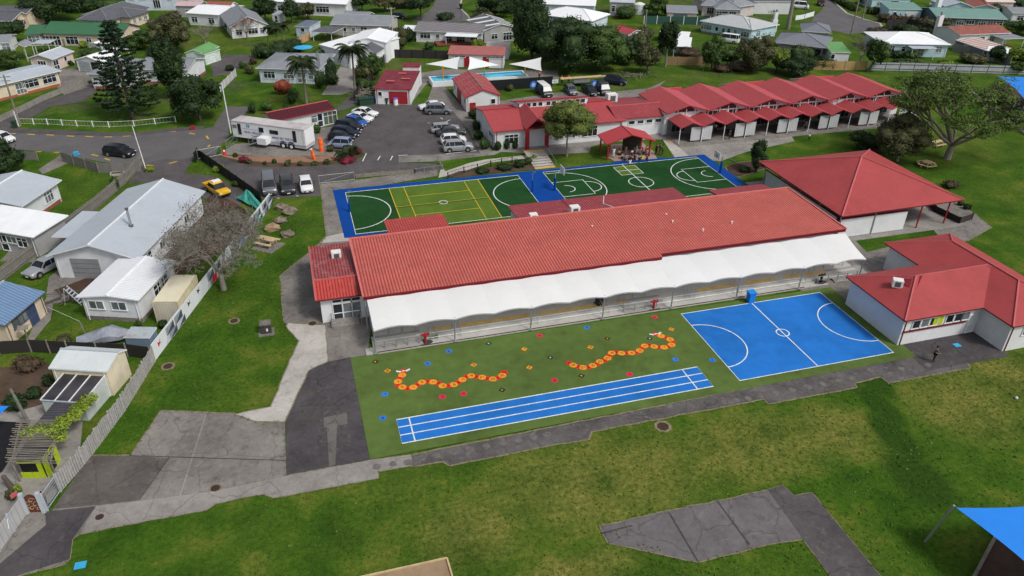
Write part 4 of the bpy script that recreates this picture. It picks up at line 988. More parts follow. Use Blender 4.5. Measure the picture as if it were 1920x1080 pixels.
# office building
z = 3.1; A = G((924, 247), z); B = G((1175, 226.5), z); Bk = G((1105, 183), z); BL = G((880, 200), z)
print('ADMIN', A, B, Bk, BL)
yA = (A.y+B.y)/2; yBk = (Bk.y+BL.y)/2
t, fr = sblock('office_building', 'school office with red gable roof and white clerestory windows', Vector((A.x, yA)), Vector((B.x, yA)), yBk-yA, dict(ze=z, zr=4.4, kind='gu', rm=red_flat, wm=white, over=.45, fascia=red_paint, cap=red_paint, wins=[('l', .78, 1.6, 1.2, 1.0), ('l', .9, 1.2, .2, 2.0, 'd'), ('f', 2.6, 2.2, .8, 1.5), ('f', .74, 2.4, .9, 1.7), ('f', .58, 1.8, .9, 1.7), ('f', .5, 1.0, .9, 1.3)]))
fr = fr[0]
p = G((973, 188.5), 5.6); q_ = G((1103, 180), 5.6); yc = (p.y+q_.y)/2
cl0, cl1 = p.x, q_.x
rf = MB().slab([(cl0-.2, yc-.3, 5.6), (cl1+.1, yc-.3, 5.6), (cl1+.1, yc+4.5, 4.3), (cl0-.2, yc+4.5, 4.3)], .12, 0, 1).build('clerestory_roof', [red_flat, red_paint], t)
MB().prism([(cl0, yc), (cl1, yc), (cl1, yc+.1), (cl0, yc+.1)], 4.0, 5.48).prism([(cl0, yc), (cl0+.1, yc), (cl0+.1, yc+3.5), (cl0, yc+3.5)], 3.5, 4.6).prism([(cl1-.1, yc), (cl1, yc), (cl1, yc+3.5), (cl1-.1, yc+3.5)], 3.5, 4.6).build('clerestory_wall', white, t)
f2 = Fr(Vector((cl0, yc)), Vector((1, 0)), cl1-cl0, 4, 3, 0, 0)
for k in (1.5, 2.45, 3.4, 4.7, 5.6, 7.2, 8.1, 9.5, 10.4): win(t, f2, 'f', k*(cl1-cl0)/11.2, .75, 4.5, .7, 'w', frame_w, glass)
# porch
pl = G((986, 243), 3.3); pr_ = G((1030, 238), 3.3); yp = pl.y; xm = (pl.x+pr_.x)/2; zt = 4.9
ybk = yc+.2
MB().slab([(pl.x, yp, 3.3), (xm, yp, zt), (xm, ybk, zt+.3), (pl.x, ybk, 3.6)], .16, 0, 1).slab([(xm, yp, zt), (pr_.x, yp, 3.3), (pr_.x, ybk, 3.6), (xm, ybk, zt+.3)], .16, 0, 1).build('porch_roof', [red_flat, red_paint], t)
for x in (pl.x+.35, pr_.x-.35): MB().box((x, yp+.3, 1.6), (.55, .45, 3.3)).build('porch_column', red_paint, t)
MB().poly([(pl.x+.3, yp+2.6, 0), (pr_.x-.3, yp+2.6, 0), (pr_.x-.3, yp+2.6, 3.3), (xm, yp+2.6, zt-.3), (pl.x+.3, yp+2.6, 3.3)]).build('porch_wall', white, t)
f3 = Fr(Vector((pl.x+.3, yp+2.6)), Vector((1, 0)), 4, 4, 3, 0, 0)
win(t, f3, 'f', 1.7, 1.1, .1, 2.1, 'd'); win(t, f3, 'f', 2.7, .5, .1, 2.1, 'd'); win(t, f3, 'f', 2.0, 1.2, 2.6, .7, 'w')
# porch steps down to the courts
s0, s1 = G((1004, 318)), G((1042, 314)); st0 = G((1000, 290))
mb = MB(); n = 6
for i in range(n):
    y = s0.y+.6+i*(st0.y-s0.y-1.2)/n; mb.box(((s0.x+s1.x)/2, y+.4, .06+.05*i), (s1.x-s0.x, .75, .14+.1*i))
struct('porch_steps', mb, conc_light)
struct('porch_nosings', MB().box(((s0.x+s1.x)/2, s0.y+.35, .07), (s1.x-s0.x, .8, .02)).box(((s0.x+s1.x)/2, st0.y-.1, .6), (s1.x-s0.x, 1.0, .02)), ypad)
mb = MB()
for i in range(n-1):
    y = s0.y+.6+i*(st0.y-s0.y-1.2)/n; mb.box(((s0.x+s1.x)/2, y+.1, .145+.1*i), (s1.x-s0.x, .12, .02))
struct('step_edges', mb, asphalt_dark)
o = thing('handrail', 'steel handrail down the right side of the porch steps', 'handrail', (s1.x, s1.y, 0))
MB().tube((s1.x+.1, s0.y+.2, 0), (s1.x+.1, s0.y+.2, .95), .03).tube((s1.x+.1, s0.y+.2, .95), (s1.x+.1, st0.y, 1.5), .03).tube((s1.x+.1, st0.y, 1.5), (s1.x+.1, st0.y, .5), .03).build('rail', steel, o)

# gazebo
t, fr = house('gazebo', 'small open red gable shelter with children sitting beneath it', 'shelter', [((1138, 271), (1230, 264), (1200, 246.5), dict(ze=2.7, zr=3.9, kind='gv', rm=mat('roof_red_gazebo', (.42, .05, .058), .5, .1), wm=None, over=.3, fascia=red_paint, cap=red_light))])
f = fr[0]
for a_, c in ((.5, .6), (f.W-.6, .6), (f.W-.6, f.D-.5), (.5, f.D-.5)):
    p = f.P(a_, c); MB().box((p.x, p.y, 1.3), (.2, .2, 2.6)).build('post', red_paint, t)
p0, p1 = f.P(f.W*.52, f.D-.6), f.P(f.W-.7, f.D-.6)
MB().box(((p0.x+p1.x)/2, (p0.y+p1.y)/2, 1.3), ((p1-p0).length, .1, 2.5), math.atan2(p1.y-p0.y, p1.x-p0.x)).build('back_panel', mat('timber_dark', (.05, .04, .03), .8, .4), t)
flat('gazebo_floor', [(1140, 296), (1152, 303), (1232, 298), (1226, 285), (1205, 268), (1146, 272)], mat_paving('pink_paving', (.24, .17, .14), (.36, .27, .23), crack=False), .058)
# ------------------------------------------------------------------ sheds round the office
def simple(name, label, cat, f0, f1, b, **kw): return house(name, label, cat, [(f0, f1, b, kw)])
t, fr = simple('garage', 'white block garage with maroon roof and wide red door', 'garage', (700, 166), (771, 167.5), (782, 134), ze=2.9, zr=3.1, kind='mb', rm=maroon, wm=white, over=.25, fascia=red_paint, wins=[('f', .65, 3.3, .15, 2.2, 'g', red_paint), ('f', .13, .7, 1.5, .8)])
f = fr[0]; p0 = f.P(f.W*.5, f.D-.3)
block(t, p0, f.P(f.W, f.D-.3), 2.6, 3.9, 4.0, 'mb', maroon, white, .12, fascia=red_paint)
for a_, c in ((.35, .35), (.55, .8), (.72, .5)):
    p = f.P(f.W*a_, f.D*c); MB().box((p.x, p.y, 3.16), (1.6, .7, .06), math.atan2(f.u.y, f.u.x)).build('skylight', red_light, t)
t, fr = simple('shed', 'long white shed with faded red gable roof and red wall panel', 'shed', (872.5, 183), (940, 178.5), (910, 143), ze=2.7, zr=3.9, kind='gv', rm=mat_ribs('roof_red_bands', (.40, .06, .07), (.30, .04, .05), .6, 0, fleck=.25), wm=white, over=.25, cap=wood, fascia=red_paint, wins=[('f', .8, .8, 1.2, .9), ('f', .18, 1.0, .1, 1.5, 'd', red_paint, red_paint), ('l', .9, 1.0, 1.2, .9), ('l', .15, 1.0, 1.2, .9), ('l', .47, 3.4, .1, 2.2, 'g', red_paint)])
f = fr[0]
for c in (.25, .5, .72): 
    for s in (0, 1):
        a0, a1 = f.P(f.W*.02 if s == 0 else f.W*.5, f.D*c), f.P(f.W*.5 if s == 0 else f.W*.98, f.D*c)
        MB().tube((*a0, 2.75 if s == 0 else 3.95), (*a1, 3.95 if s == 0 else 2.75), .09, n=4).build('roof_batten', wood, t)
t, fr = simple('kiosk', 'long low shelter with maroon roof and glazed white end behind the trailer', 'shelter', (512, 227), (628, 203), (600, 190), ze=2.8, zr=3.5, kind='gu', rm=mat_ribs('roof_maroon_tile', (.085, .014, .02), (.055, .009, .013), .5, 0.2), wm=white, over=.5, fascia=red_paint, cap=red_light, wins=[('f', .97, 2.4, .2, 2.1, 'w', None, mat_glass('glass_green', (.06, .09, .07))), ('f', .78, .9, .1, 2.2, 'd'), ('f', .68, 1.1, 1.0, 1.2)])
t, fr = simple('changing_shed', 'long white changing shed with faded red roof behind the pool', 'shed', (839, 101), (946, 104), 5, ze=2.7, zr=3.3, kind='mb', rm=mat('roof_red_dusty', (.36, .12, .11), .6, .2), wm=white, over=.25, fascia=mat('red_fascia_dusty', (.28, .08, .08), .6, .2), wins=[('f', .34, 1.3, .1, 2.1, 'd', red_paint, red_paint), ('f', .68, 1.2, .1, 2.1, 'd', red_paint, red_paint), ('f', .17, 3.0, 2.0, .4), ('f', .85, 3.4, 2.0, .4)])
# pool
P0, P1, P2, P3 = G((813, 153), 1.0), G((998, 151), 1.0), G((993, 132), 1.0), G((817, 131.5), 1.0)
t = thing('swimming_pool', 'raised rectangular school swimming pool with bright blue water and white rim', 'pool', (P0.x, P0.y, 0))
x0, x1, ya, yb = P0.x, P1.x, P0.y, P2.y
MB().prism([(x0-.3, ya-.3), (x1+.3, ya-.3), (x1+.3, ya), (x0-.3, ya)], 0, 1.0).prism([(x0-.3, yb), (x1+.3, yb), (x1+.3, yb+.4), (x0-.3, yb+.4)], 0, 1.0).prism([(x0-.3, ya), (x0, ya), (x0, yb), (x0-.3, yb)], 0, 1.0).prism([(x1, ya), (x1+.3, ya), (x1+.3, yb), (x1, yb)], 0, 1.0).build('pool_wall', white, t)
wm_ = mat('pool_water', (.12, .50, .62), .08, .25, .3, spec=.6)
MB().poly([(x0, ya, .7), (x1, ya, .7), (x1, yb, .7), (x0, yb, .7)]).build('water', wm_, t)
MB().poly([(x0, yb-.01, .7), (x1, yb-.01, .7), (x1, yb-.01, 1.0), (x0, yb-.01, 1.0)]).build('pool_liner', mat('liner_blue', (.03, .28, .5), .5, .1), t)
def sail(name, label, C, m, sag=.6, posts=(), pm=None, grp=None):
    t = thing(name, label, 'shade sail', (sum(c[0] for c in C)/len(C), sum(c[1] for c in C)/len(C), 0), grp)
    C = [Vector(c) for c in C]; n = len(C); ctr = sum(C, Vector())/n; V = [tuple(ctr-Vector((0, 0, sag*.3)))]; F = []; K = 10; RN = 5
    rings = []
    for i in range(n):
        a, b = C[i], C[(i+1) % n]
        for j in range(K):
            s = j/K; e = a.lerp(b, s); e = e.lerp(ctr, .09*4*s*(1-s)); rings.append(e)
    m_ = len(rings); V = []; 
    for r in range(RN+1):
        for e in rings:
            q = ctr.lerp(e, r/RN); V.append((q.x, q.y, q.z-sag*.25*(1-(r/RN)**2)))
    for r in range(RN):
        for j in range(m_): F.append((r*m_+j, r*m_+(j+1) % m_, (r+1)*m_+(j+1) % m_, (r+1)*m_+j))
    o = mesh_np('sail_cloth', V, F, m, t); o.data.polygons.foreach_set('use_smooth', [True]*len(F))
    for i, c in enumerate(C):
        if i in posts:
            d = (c-ctr); d.z = 0; d.normalize(); b = c+d*.9
            MB().tube((b.x, b.y, 0), (c.x+d.x*.15, c.y+d.y*.15, c.z+.1), .09, n=7).build('post', (pm or {}).get(i, steel) if isinstance(pm, dict) else (pm or steel), t)
    return t
def at(q, z): p = G(q, z); return (p.x, p.y, z)
yel, grn, orp = mat('post_yellow', (.6, .5, .02), .5), mat('post_green', (.05, .4, .05), .5), mat('post_orange', (.65, .25, .03), .5)
for C, lb in ((((798, 120, 3.2), (862.5, 106, 4.6), (858, 130, 3.0)), 'white shade sail over the left end of the pool'), (((880, 106, 4.6), (937, 122, 3.2), (877, 131, 3.0)), 'white shade sail over the middle of the pool'), (((954, 120, 3.2), (1015, 107.5, 4.6), (1016, 133, 3.0)), 'white shade sail over the right end of the pool')):
    sail('pool_sail', lb, [at((a, b), z) for a, b, z in C], fabric, .3, grp='white shade sails over the pool')
for q0, h, m_, lb in (((831, 155), 3.2, orp, 'orange'), ((908, 149), 3.2, grn, 'green'), ((984, 150), 3.2, yel, 'yellow')):
    p = G(q0); tag(MB().tube((p.x, p.y, 0), (p.x, p.y, h), .11, n=8).build('sail_post', m_), lb+' steel post standing at the pool edge', 'post')
pA, pB = G((914, 171)), G((1044, 169))
tag(MB().box(((pA.x+pB.x)/2, pA.y, 1.0), (pB.x-pA.x, .12, 2.0)).build('pool_fence', blackshade), 'black shade cloth fence in front of the pool', 'fence')
p = G((1040, 168)); tag(MB().box((p.x, p.y-.1, 1.6), (1.2, .05, .7)).box((p.x, p.y-.14, 1.7), (.8, .02, .06), 0, 1).box((p.x, p.y-.14, 1.5), (.6, .02, .05), 0, 1).build('notice_board', [white, black]), 'small white notice on the end of the black pool fence', 'sign')
# big blue sails
sail('blue_sail', 'bright blue shade sail at the lower right corner on a grey post', [at((1793, 952), 4.0), at((2090, 925), 4.6), at((2200, 1250), 3.8), at((2010, 1135), 4.2)], blue_fab, .5, posts=(0,), pm=steel)
sail('blue_sail', 'bright blue shade sail beyond the spreading tree at the right edge', [at((1872, 143), 4.5), at((2060, 140), 4.8), at((2080, 260), 4.2), at((1925, 192), 4.2)], blue_fab, .4, posts=(0, 3), pm=steel)
sail('blue_sail', 'small tip of a blue shade sail at the left edge tied to a timber pole', [at((-30, 758), 2.6), at((17, 761), 2.8), at((-20, 800), 2.4)], blue_fab, .2)

# ------------------------------------------------------------------ neighbouring houses
t, _f = house('weatherboard_house', 'white house with wide pale grey gable roof and steel flue', 'house', [
 ((85, 480), (259, 486), (387, 358), dict(ze=2.9, zr=4.4, kind='gv', rm=lgrey_roof, wm=white_b, over=.5, cap=white_roof, wins=[('f', .36, 3.1, .15, 2.3, 'g', mat('garage_grey', (.24, .25, .26), .7, .2)), ('r', .13, 1.6, .5, 1.7), ('r', .33, 1.2, 1.0, 1.0), ('r', .5, 1.6, 1.0, 1.1), ('r', .72, 1.2, 1.0, 1.0)])),
])
f = _f[0]; block(t, f.P(-2.3, 4.9), f.P(.15, 4.9), 6.6, 2.65, 2.72, 'mb', lgrey_roof, white_b, .3, nowall='fl')
p = G((246, 424), 3.9); o = thing('flue', 'tall grey steel flue on the pale grey gable roof', 'flue', (p.x, p.y, 3.9))
MB().tube((p.x, p.y, 3.85), (p.x, p.y, 5.9), .13, n=10).build('pipe', steel, o); MB().tube((p.x, p.y, 5.95), (p.x, p.y, 6.1), .2, n=10).tube((p.x, p.y, 3.9), (p.x, p.y, 4.05), .25, n=10).build('cowl', dsteel, o)
house('small_house', 'small white boarded building with white ribbed roof and two windows', 'outbuilding', [((142, 557), (259, 563), (330, 488), dict(ze=2.75, zr=3.1, kind='gv', rm=mat_ribs('roof_white_ribbed', (.70, .73, .76), (.64, .66, .69), .45, R(-70), var=.08), wm=white_b, over=.3, cap=white_roof, base=conc_old, wins=[('f', .24, 1.5, 1.3, .95), ('f', .64, 1.5, 1.3, .95), ('r', .5, 1.6, .6, 1.7), ('r', .68, 1.6, .6, 1.7)]))])
house('white_house', 'white house with pale grey roof at the left edge by the green lawn', 'house', [
 ((41, 387), (116, 337), 10, dict(ze=2.8, zr=3.9, kind='gu', rm=lgrey_roof, wm=white_b, over=.5, cap=white_roof, base=rust_roof, wins=[('f', .7, 1.7, .9, 1.4)])),
 ((-70, 423), (61, 445), (119, 406), dict(ze=2.7, zr=3.0, kind='mb', rm=white_roof, wm=grey_b, over=.4, wins=[('f', .8, 1.4, .9, 1.2), ('f', .6, 2.0, 1.2, .9), ('f', .5, 1.0, .1, 2.0, 'd')]))])
house('blue_shed', 'cream shed with blue roof and dark blue door', 'shed', [((8, 611), (85, 547), 8.0, dict(ze=2.4, zr=3.4, kind='gu', rm=mat_ribs('roof_blue', (.16, .26, .42), (.10, .17, .28), .35, R(55)), wm=cream, over=.3, cap=lgrey_roof, fascia=dsteel, wins=[('f', .66, 1.1, .1, 1.95, 'd', mat('door_blue', (.05, .08, .17)), mat('door_blue2', (.04, .06, .13))), ('f', .24, .8, 1.1, .9, 'w', dsteel, glass_l), ('f', .36, .8, 1.1, .9, 'w', dsteel, glass_l), ('f', .48, .6, 1.1, .9, 'w', dsteel, glass_l)]))])
t, fr = simple('tin_shed', 'cream tin shed with white metal roof and glasshouse lean-to by the pale fence', 'shed', (90, 690), (200, 697), (241, 655), ze=2.7, zr=3.25, kind='gu', rm=mat('roof_milky', (.55, .59, .60), .5, .12, .6, stain=(.4, .42, .4), stain_amt=.4), wm=mat_boards('cream_tin', (.66, .60, .45), .35, .88, True), over=.15, rp=.62, cap=lgrey_roof)
f = fr[0]
A = f.P(f.W*.22, -3.2); B = f.P(f.W*.92, -3.2)
gt = thing('glasshouse', 'low lean-to glasshouse with dark panes against the cream tin shed', 'glasshouse', (A.x, A.y, 0))
g = block(gt, A, B, 3.3, 1.9, 2.1, 'mb', mat_glass('glasshouse_roof', (.035, .032, .035), .3), mat('pale_tin', (.50, .55, .54), .6, .2), .03, rt=.05)
for i in range(4): a0 = g.P(g.W*i/3, 0); a1 = g.P(g.W*i/3, g.D); MB().tube((*a0, 1.95), (*a1, 2.15), .05, n=4).build('glazing_bar', frame_w, gt)
a0, a1 = g.P(0, 0), g.P(g.W, 0); MB().tube((*a0, 1.92), (*a1, 1.92), .06, n=4).build('gutter', lgrey_roof, gt)
canopy('corrugated_shelter', 'dark corrugated lean-to roof beside the vine covered pergola', 'shelter', (66, 795), (112, 797), (161, 740), 1.75, 1.95, 'flat', mat_ribs('roof_dark_corrugated', (.075, .07, .085), (.03, .028, .035), .3, R(78), fleck=.12), pm=wood)
t, fr = simple('rusty_shed', 'low blue tin shed with rust streaked roof by the mural fence', 'shed', (231, 632), (280, 633), (296, 614), ze=1.5, zr=1.55, kind='mb', rm=mat('roof_blue_rust', (.36, .42, .45), .6, .15, 1.2, stain=(.30, .07, .04), stain_amt=.95), wm=mat_boards('blue_tin', (.16, .23, .32), .25, .7, True), over=.08)
# covered boat under tarp
p = G((200, 640)); o = thing('covered_boat', 'small boat on a trailer under a grey tarpaulin', 'covered boat', (p.x, p.y, 0)); V = []
mb = MB(); n = 9
prof = [(-2.4, .9, .5), (-1.6, 1.0, .75), (-.8, 1.15, .9), (0, 1.5, .95), (.6, 1.6, .95), (1.3, 1.2, .8), (2.1, 1.0, .45), (2.6, .85, .12)]
k = len(mb.v)
for x, h, w_ in prof:
    for j, (a_, b_) in enumerate(((-1, .35), (-1.05, .7), (-.5, .9), (0, 1), (.5, .88), (1.05, .72), (1, .35))): mb.v.append((p.x+x, p.y+a_*w_+random.uniform(-.05, .05), h*b_+random.uniform(-.06, .06)))
for i in range(len(prof)-1):
    for j in range(6): mb.f.append((k+i*7+j, k+i*7+j+1, k+(i+1)*7+j+1, k+(i+1)*7+j)); mb.m.append(0)
mb.f += [tuple(range(k, k+7)), tuple(range(k+7*7, k+56))]; mb.m += [0, 0]
mb.build('tarpaulin', mat('tarp_grey', (.25, .27, .32), .6, .35, 1.5), o)
for s in (-.9, .9): MB().tube((p.x-.2, p.y+s, .3), (p.x-.2, p.y+s*1.15, .3), .3, n=10).build('wheel', black, o)
# container
A, B, Cc = G((286, 566), 2.5), G((333, 566), 2.5), G((382, 516), 2.5)
t = thing('shipping_container', 'cream shipping container beside the mural fence', 'container', (A.x, A.y, 0))
u = (B-A).normalized(); v = Vector((-u.y, u.x)); W = (B-A).length; D = (Cc-B).dot(v); D = D if D > 4 else 6
ca = math.atan2(u.y, u.x); c = A+u*W/2+v*D/2
crm = mat_boards('container_cream', (.58, .53, .36), .30, .7, True, ang=ca); crm2 = mat_boards('container_side', (.60, .55, .36), .30, .72, True, ang=ca+1.5708)
MB().box((c.x, c.y, 1.25), (W-.1, D-.1, 2.4), ca).build('side_wall', crm2, t)
e = A+u*W/2; MB().box((e.x, e.y, 1.25), (W-.25, .06, 2.2), ca).build('end_wall', mat_boards('container_end', (.5, .47, .38), .30, .7, True, ang=ca), t)
MB().box((c.x, c.y, 2.5), (W, D, .08), ca).build('roof', mat('container_roof', (.66, .61, .46), .5, .12, .5, stain=(.5, .42, .28), stain_amt=.4), t)
mb = MB()
for a_, b_ in ((0, 0), (W, 0), (W, D), (0, D)):
    q = A+u*a_+v*b_; mb.box((q.x, q.y, 1.25), (.14, .14, 2.5), ca)
mb.build('corner_post', crm, t)

H = house
H('green_roofed_house', 'long cream house with green tiled roof', 'house', [
 ((44, 65), (76, 64), 10, dict(ze=2.6, zr=3.6, kind='gu', rm=green_roof, wm=cream, over=.4, fascia=dsteel, wins=[('f', .5, 2.4, .2, 2.0)])),
 ((75, 62.5), (226, 66.5), (272, 49), dict(ze=2.7, zr=4.3, kind='gu', rm=green_roof, wm=cream, over=.4, fascia=dsteel, wins=[('f', .09, 4.2, .1, 2.0), ('f', .36, 2.8, .4, 1.7), ('f', .58, 1.2, .9, 1.1), ('f', .78, 2.6, .7, 1.3), ('r', .3, 1.4, .7, 1.3), ('r', .75, 1.4, 1.0, 1.3)]))])
H('dark_hip_house', 'cream house with large dark grey hip roof', 'house', [
 ((143, 37), (203, 40), (262, 13), dict(ze=2.6, zr=4.6, kind='hip', rm=dgrey_roof, wm=cream, over=.5, cap=grey_roof, fascia=dsteel, wins=[('f', .25, 1.4, .6, 1.4), ('f', .7, 1.6, .6, 1.4), ('r', .3, 1.4, .6, 1.4), ('r', .6, 1.6, .6, 1.6)])),
 ((244, 33), (282, 20), 13, dict(ze=2.6, zr=4.0, kind='hip', rm=dgrey_roof, wm=cream, over=.5, cap=grey_roof, fascia=dsteel, wins=[('f', .2, 1.2, .9, 1.2), ('f', .5, 1.2, .9, 1.2), ('f', .8, 1.6, .9, 1.2)]))])
H('cream_grey_house', 'cream house with grey roof and white dormer at the far left corner', 'house', [
 ((-30, 23), (50, 25), (62, 14), dict(ze=3.6, zr=4.6, kind='gu', rm=dgrey_roof, wm=cream, over=.4, wins=[])),
 ((-30, 38.5), (22, 39.5), (33, 25), dict(ze=2.8, zr=4.0, kind='gu', rm=dgrey_roof, wm=cream, over=.4, wins=[('r', .5, 2.4, 1.0, 1.2)]))])
H('brick_base_house', 'long cream house with pale roof and brick base by the street pole', 'house', [((-60, 174), (115, 132), (88, 115), dict(ze=2.8, zr=3.2, kind='gu', rm=lgrey_roof, wm=cream_b, over=.5, base=mat('brick_red', (.35, .10, .06), .9, .3), wins=[('f', .88, 2.6, 1.0, 1.3), ('f', .66, 2.8, 1.0, 1.3), ('f', .535, 1.8, .3, 2.0, 'd', None, glass_l)]))])
H('cottage', 'small pink cottage with pale gable roof behind the brick based house', 'cottage', [((50, 109), (98, 111.5), (136, 95.5), dict(ze=2.4, zr=3.2, kind='gv', rm=lgrey_roof, wm=pink, over=.35, cap=white_roof, wins=[('f', .5, 1.8, .9, 1.0), ('r', .12, 1.5, .1, 1.9, 'd'), ('r', .6, .8, 1.1, .9)]))])
H('white_garage', 'white double garage with pale gable roof and one open bay', 'garage', [((139, 111.5), (190, 117), (204, 102), dict(ze=2.3, zr=3.2, kind='gv', rm=white_roof, wm=white, over=.2, wins=[('f', .3, 2.7, .1, 2.0, 'g', mat('garage_pale', (.35, .38, .40), .6)), ('f', .78, 2.6, .1, 2.0, 'g', black)]))])  # black panel paints the dark inside of the open bay
H('tin_shed', 'small pale tin shed with double doors below the green roofed house', 'shed', [((164, 83), (189, 86), (204, 80), dict(ze=1.9, zr=2.4, kind='gv', rm=white_roof, wm=mat('pale_tin', (.5, .55, .54)), over=.1, wins=[('f', .5, 2.0, .1, 1.6, 'g', lgrey_roof)]))])
canopy('shelter_roof', 'low white shelter roof beside the pale double garage', 'shelter', (188, 97), (220, 100), (224, 90), 2.0, 2.3, 'flat', white_roof)
canopy('play_fort', 'timber play fort with grey gable roof on white posts', 'play fort', (22, 88), (46, 88), (54, 80), 3.0, 3.7, 'gv', grey_roof)
canopy('carport', 'open carport with pale flat roof left of the tin shed', 'carport', (60, 81), (91, 81), (99, 74), 2.2, 2.3, 'flat', lgrey_roof)
H('white_cottage', 'white cottage with dark window at the left edge below the dark tree', 'cottage', [((-40, 82), (16, 79), 8, dict(ze=2.4, zr=3.2, kind='gu', rm=grey_roof, wm=white, over=.3, wins=[('f', .9, 1.6, .5, 1.5)]))])
H('hidden_house', 'white house with grey roof mostly behind the tall pine', 'house', [
 ((161, 138), (240, 140), (275, 112), dict(ze=2.9, zr=4.2, kind='hip', rm=grey_roof, wm=white_b, over=.5, base=rust_roof, wins=[('f', .3, 1.6, 1.1, 1.2), ('f', .7, 1.6, 1.1, 1.2)])),
 ((256, 129), (352, 131), (376, 108), dict(ze=2.9, zr=3.9, kind='gu', rm=grey_roof, wm=white_b, over=.4, base=rust_roof, wins=[('f', .2, 1.6, 1.1, 1.2), ('f', .8, 1.6, 1.1, 1.2)]))])
H('green_garage', 'pale green garage with mossy green roof and white door', 'garage', [
 ((345, 99), (382, 101), (418, 87), dict(ze=2.3, zr=3.1, kind='gv', rm=mgreen_roof, wm=mat('pale_green', (.50, .60, .52), .7), over=.2)),
 ((383, 102), (413, 92), 4, dict(ze=2.3, zr=2.6, kind='mb', rm=mgreen_roof, wm=mat('pale_green', (.5, .6, .52)), over=.15, wins=[('f', .35, 2.6, .1, 1.9, 'g', mat('door_mint', (.62, .72, .66)))]))])
H('white_two_storey', 'white two storey house at the top edge left of centre', 'house', [((228, -14), (362, -14), 9, dict(ze=4.6, zr=6, kind='hip', rm=grey_roof, wm=blue_b, over=.3, wins=[('f', .1, 1.5, 2.6, 1.2), ('f', .25, 1.5, 2.6, 1.2), ('f', .45, 1.8, .6, 3.0), ('f', .65, 1.2, 2.6, 1.2), ('f', .88, 1.6, 2.6, 1.2)]))])
H('pink_roofed_house', 'house with faded pink roof behind the white roofed house', 'house', [((326, 10), (374, 11), (396, 4), dict(ze=3.0, zr=3.6, kind='gu', rm=mat('roof_pink', (.5, .36, .36), .6), wm=grey_b, over=.3, wins=[('f', .5, 1.5, .8, 1.2)]))])
H('rust_roofed_house', 'low building with dull red roof at the top left of centre', 'house', [((383, 11), (431, 13), (446, 6.5), dict(ze=3.0, zr=3.8, kind='gu', rm=rust_roof, wm=white, over=.3, wins=[('f', .5, 1.5, .8, 1.2)]))])
H('white_roofed_house', 'white boarded house with plain white roof next to the grey gable', 'house', [((347, 24), (410, 28), (466, 11), dict(ze=2.9, zr=3.7, kind='gu', rm=white_roof, wm=white_b, over=.4, wins=[('f', .2, 1.6, .7, 1.3), ('f', .75, 1.6, .7, 1.3)]))])
H('grey_gable_house', 'white house with steep grey gable roof facing the lawn', 'house', [((430, 52), (503, 46), (487, 23), dict(ze=2.6, zr=4.8, kind='gv', rm=grey_roof, wm=white, over=.4, wins=[('f', .2, 1.4, .7, 1.3), ('f', .6, 2.2, .7, 1.3), ('f', .86, 1.0, .7, 1.3)]))])
H('top_house', 'long white house with white roof at the top edge left of the cul-de-sac', 'house', [((506, 2), (650, 8), (652, -6), dict(ze=3.3, zr=4.6, kind='gu', rm=white_roof, wm=white_b, over=.5, wins=[('f', .68, 3.6, .9, 1.5), ('f', .35, 2.0, .9, 1.3), ('f', .1, 1.6, .9, 1.3)]))])
H('garden_shed', 'small pale blue garden shed with slate grey roof and one window', 'shed', [((552, 48.5), (580, 50.5), (599, 40.5), dict(ze=2.5, zr=2.7, kind='mb', rm=mat('roof_slate', (.12, .15, .20), .6), wm=blue_b, over=.2, wins=[('f', .5, 1.0, 1.2, .9)]))])
H('lattice_shed', 'small pale shed by the dark tree at top left of centre', 'shed', [((509, 27), (524, 28), 3, dict(ze=2.0, zr=2.3, kind='mb', rm=lgrey_roof, wm=white, over=.1, wins=[('f', .5, .8, .1, 1.6, 'd')]))])
H('grey_roof_house', 'low pinkish house with broad mid grey roof behind the white workshop', 'house', [
 ((618, 45.5), (731, 48.5), (737, 30), dict(ze=2.6, zr=3.8, kind='gu', rm=grey_roof, wm=mat('mauve_wall', (.45, .42, .43)), over=.4, cap=lgrey_roof, wins=[('f', .22, .9, .9, 1.0), ('f', .38, .9, .9, 1.0), ('f', .56, 1.6, .3, 1.8), ('f', .83, 2.4, .5, 1.6)])),
 ((640, 33), (690, 35), 6, dict(ze=2.6, zr=3.6, kind='gu', rm=grey_roof, wm=None, over=.4))])
canopy('carport', 'flat dark carport beside the pale blue garden shed', 'carport', (583, 59), (622, 62), (636, 50), 2.2, 2.3, 'flat', dgrey_roof)
H('workshop', 'large white workshop with white roofs and a dark grey gabled garage', 'workshop', [
 ((597, 83), (655, 98), (690, 62), dict(ze=3.4, zr=4.0, kind='mb', rm=white_roof, wm=mat('white_smooth', (.72, .74, .76), .6, .06), over=.2)),
 ((653, 77), (725, 80), (737, 60), dict(ze=4.2, zr=5.0, kind='gv', rm=white_roof, wm=mat('white_smooth', (.72, .74, .76)), over=.15, cap=white_roof)),
 ((660, 98), (706, 101), (713, 84), dict(ze=3.0, zr=4.2, kind='gv', rm=dgrey_roof, wm=mat('white_smooth', (.72, .74, .76)), over=.2, wins=[('f', .5, 4.6, .1, 2.3, 'g', lgrey_roof)]))])
t, fr = H('blue_house', 'pale blue weatherboard house with grey hip roof behind the leaning palm', 'house', [
 ((478, 127.5), (598, 131), (628, 101), dict(ze=2.9, zr=4.3, kind='hip', rm=grey_roof, wm=blue_b, over=.5, wins=[('f', .17, 2.2, .9, 1.3), ('f', .5, 2.0, .9, 1.2), ('f', .72, 1.6, .2, 2.0, 'd'), ('f', .88, 1.0, .9, 1.2), ('r', .3, 1.4, .9, 1.2)]))])
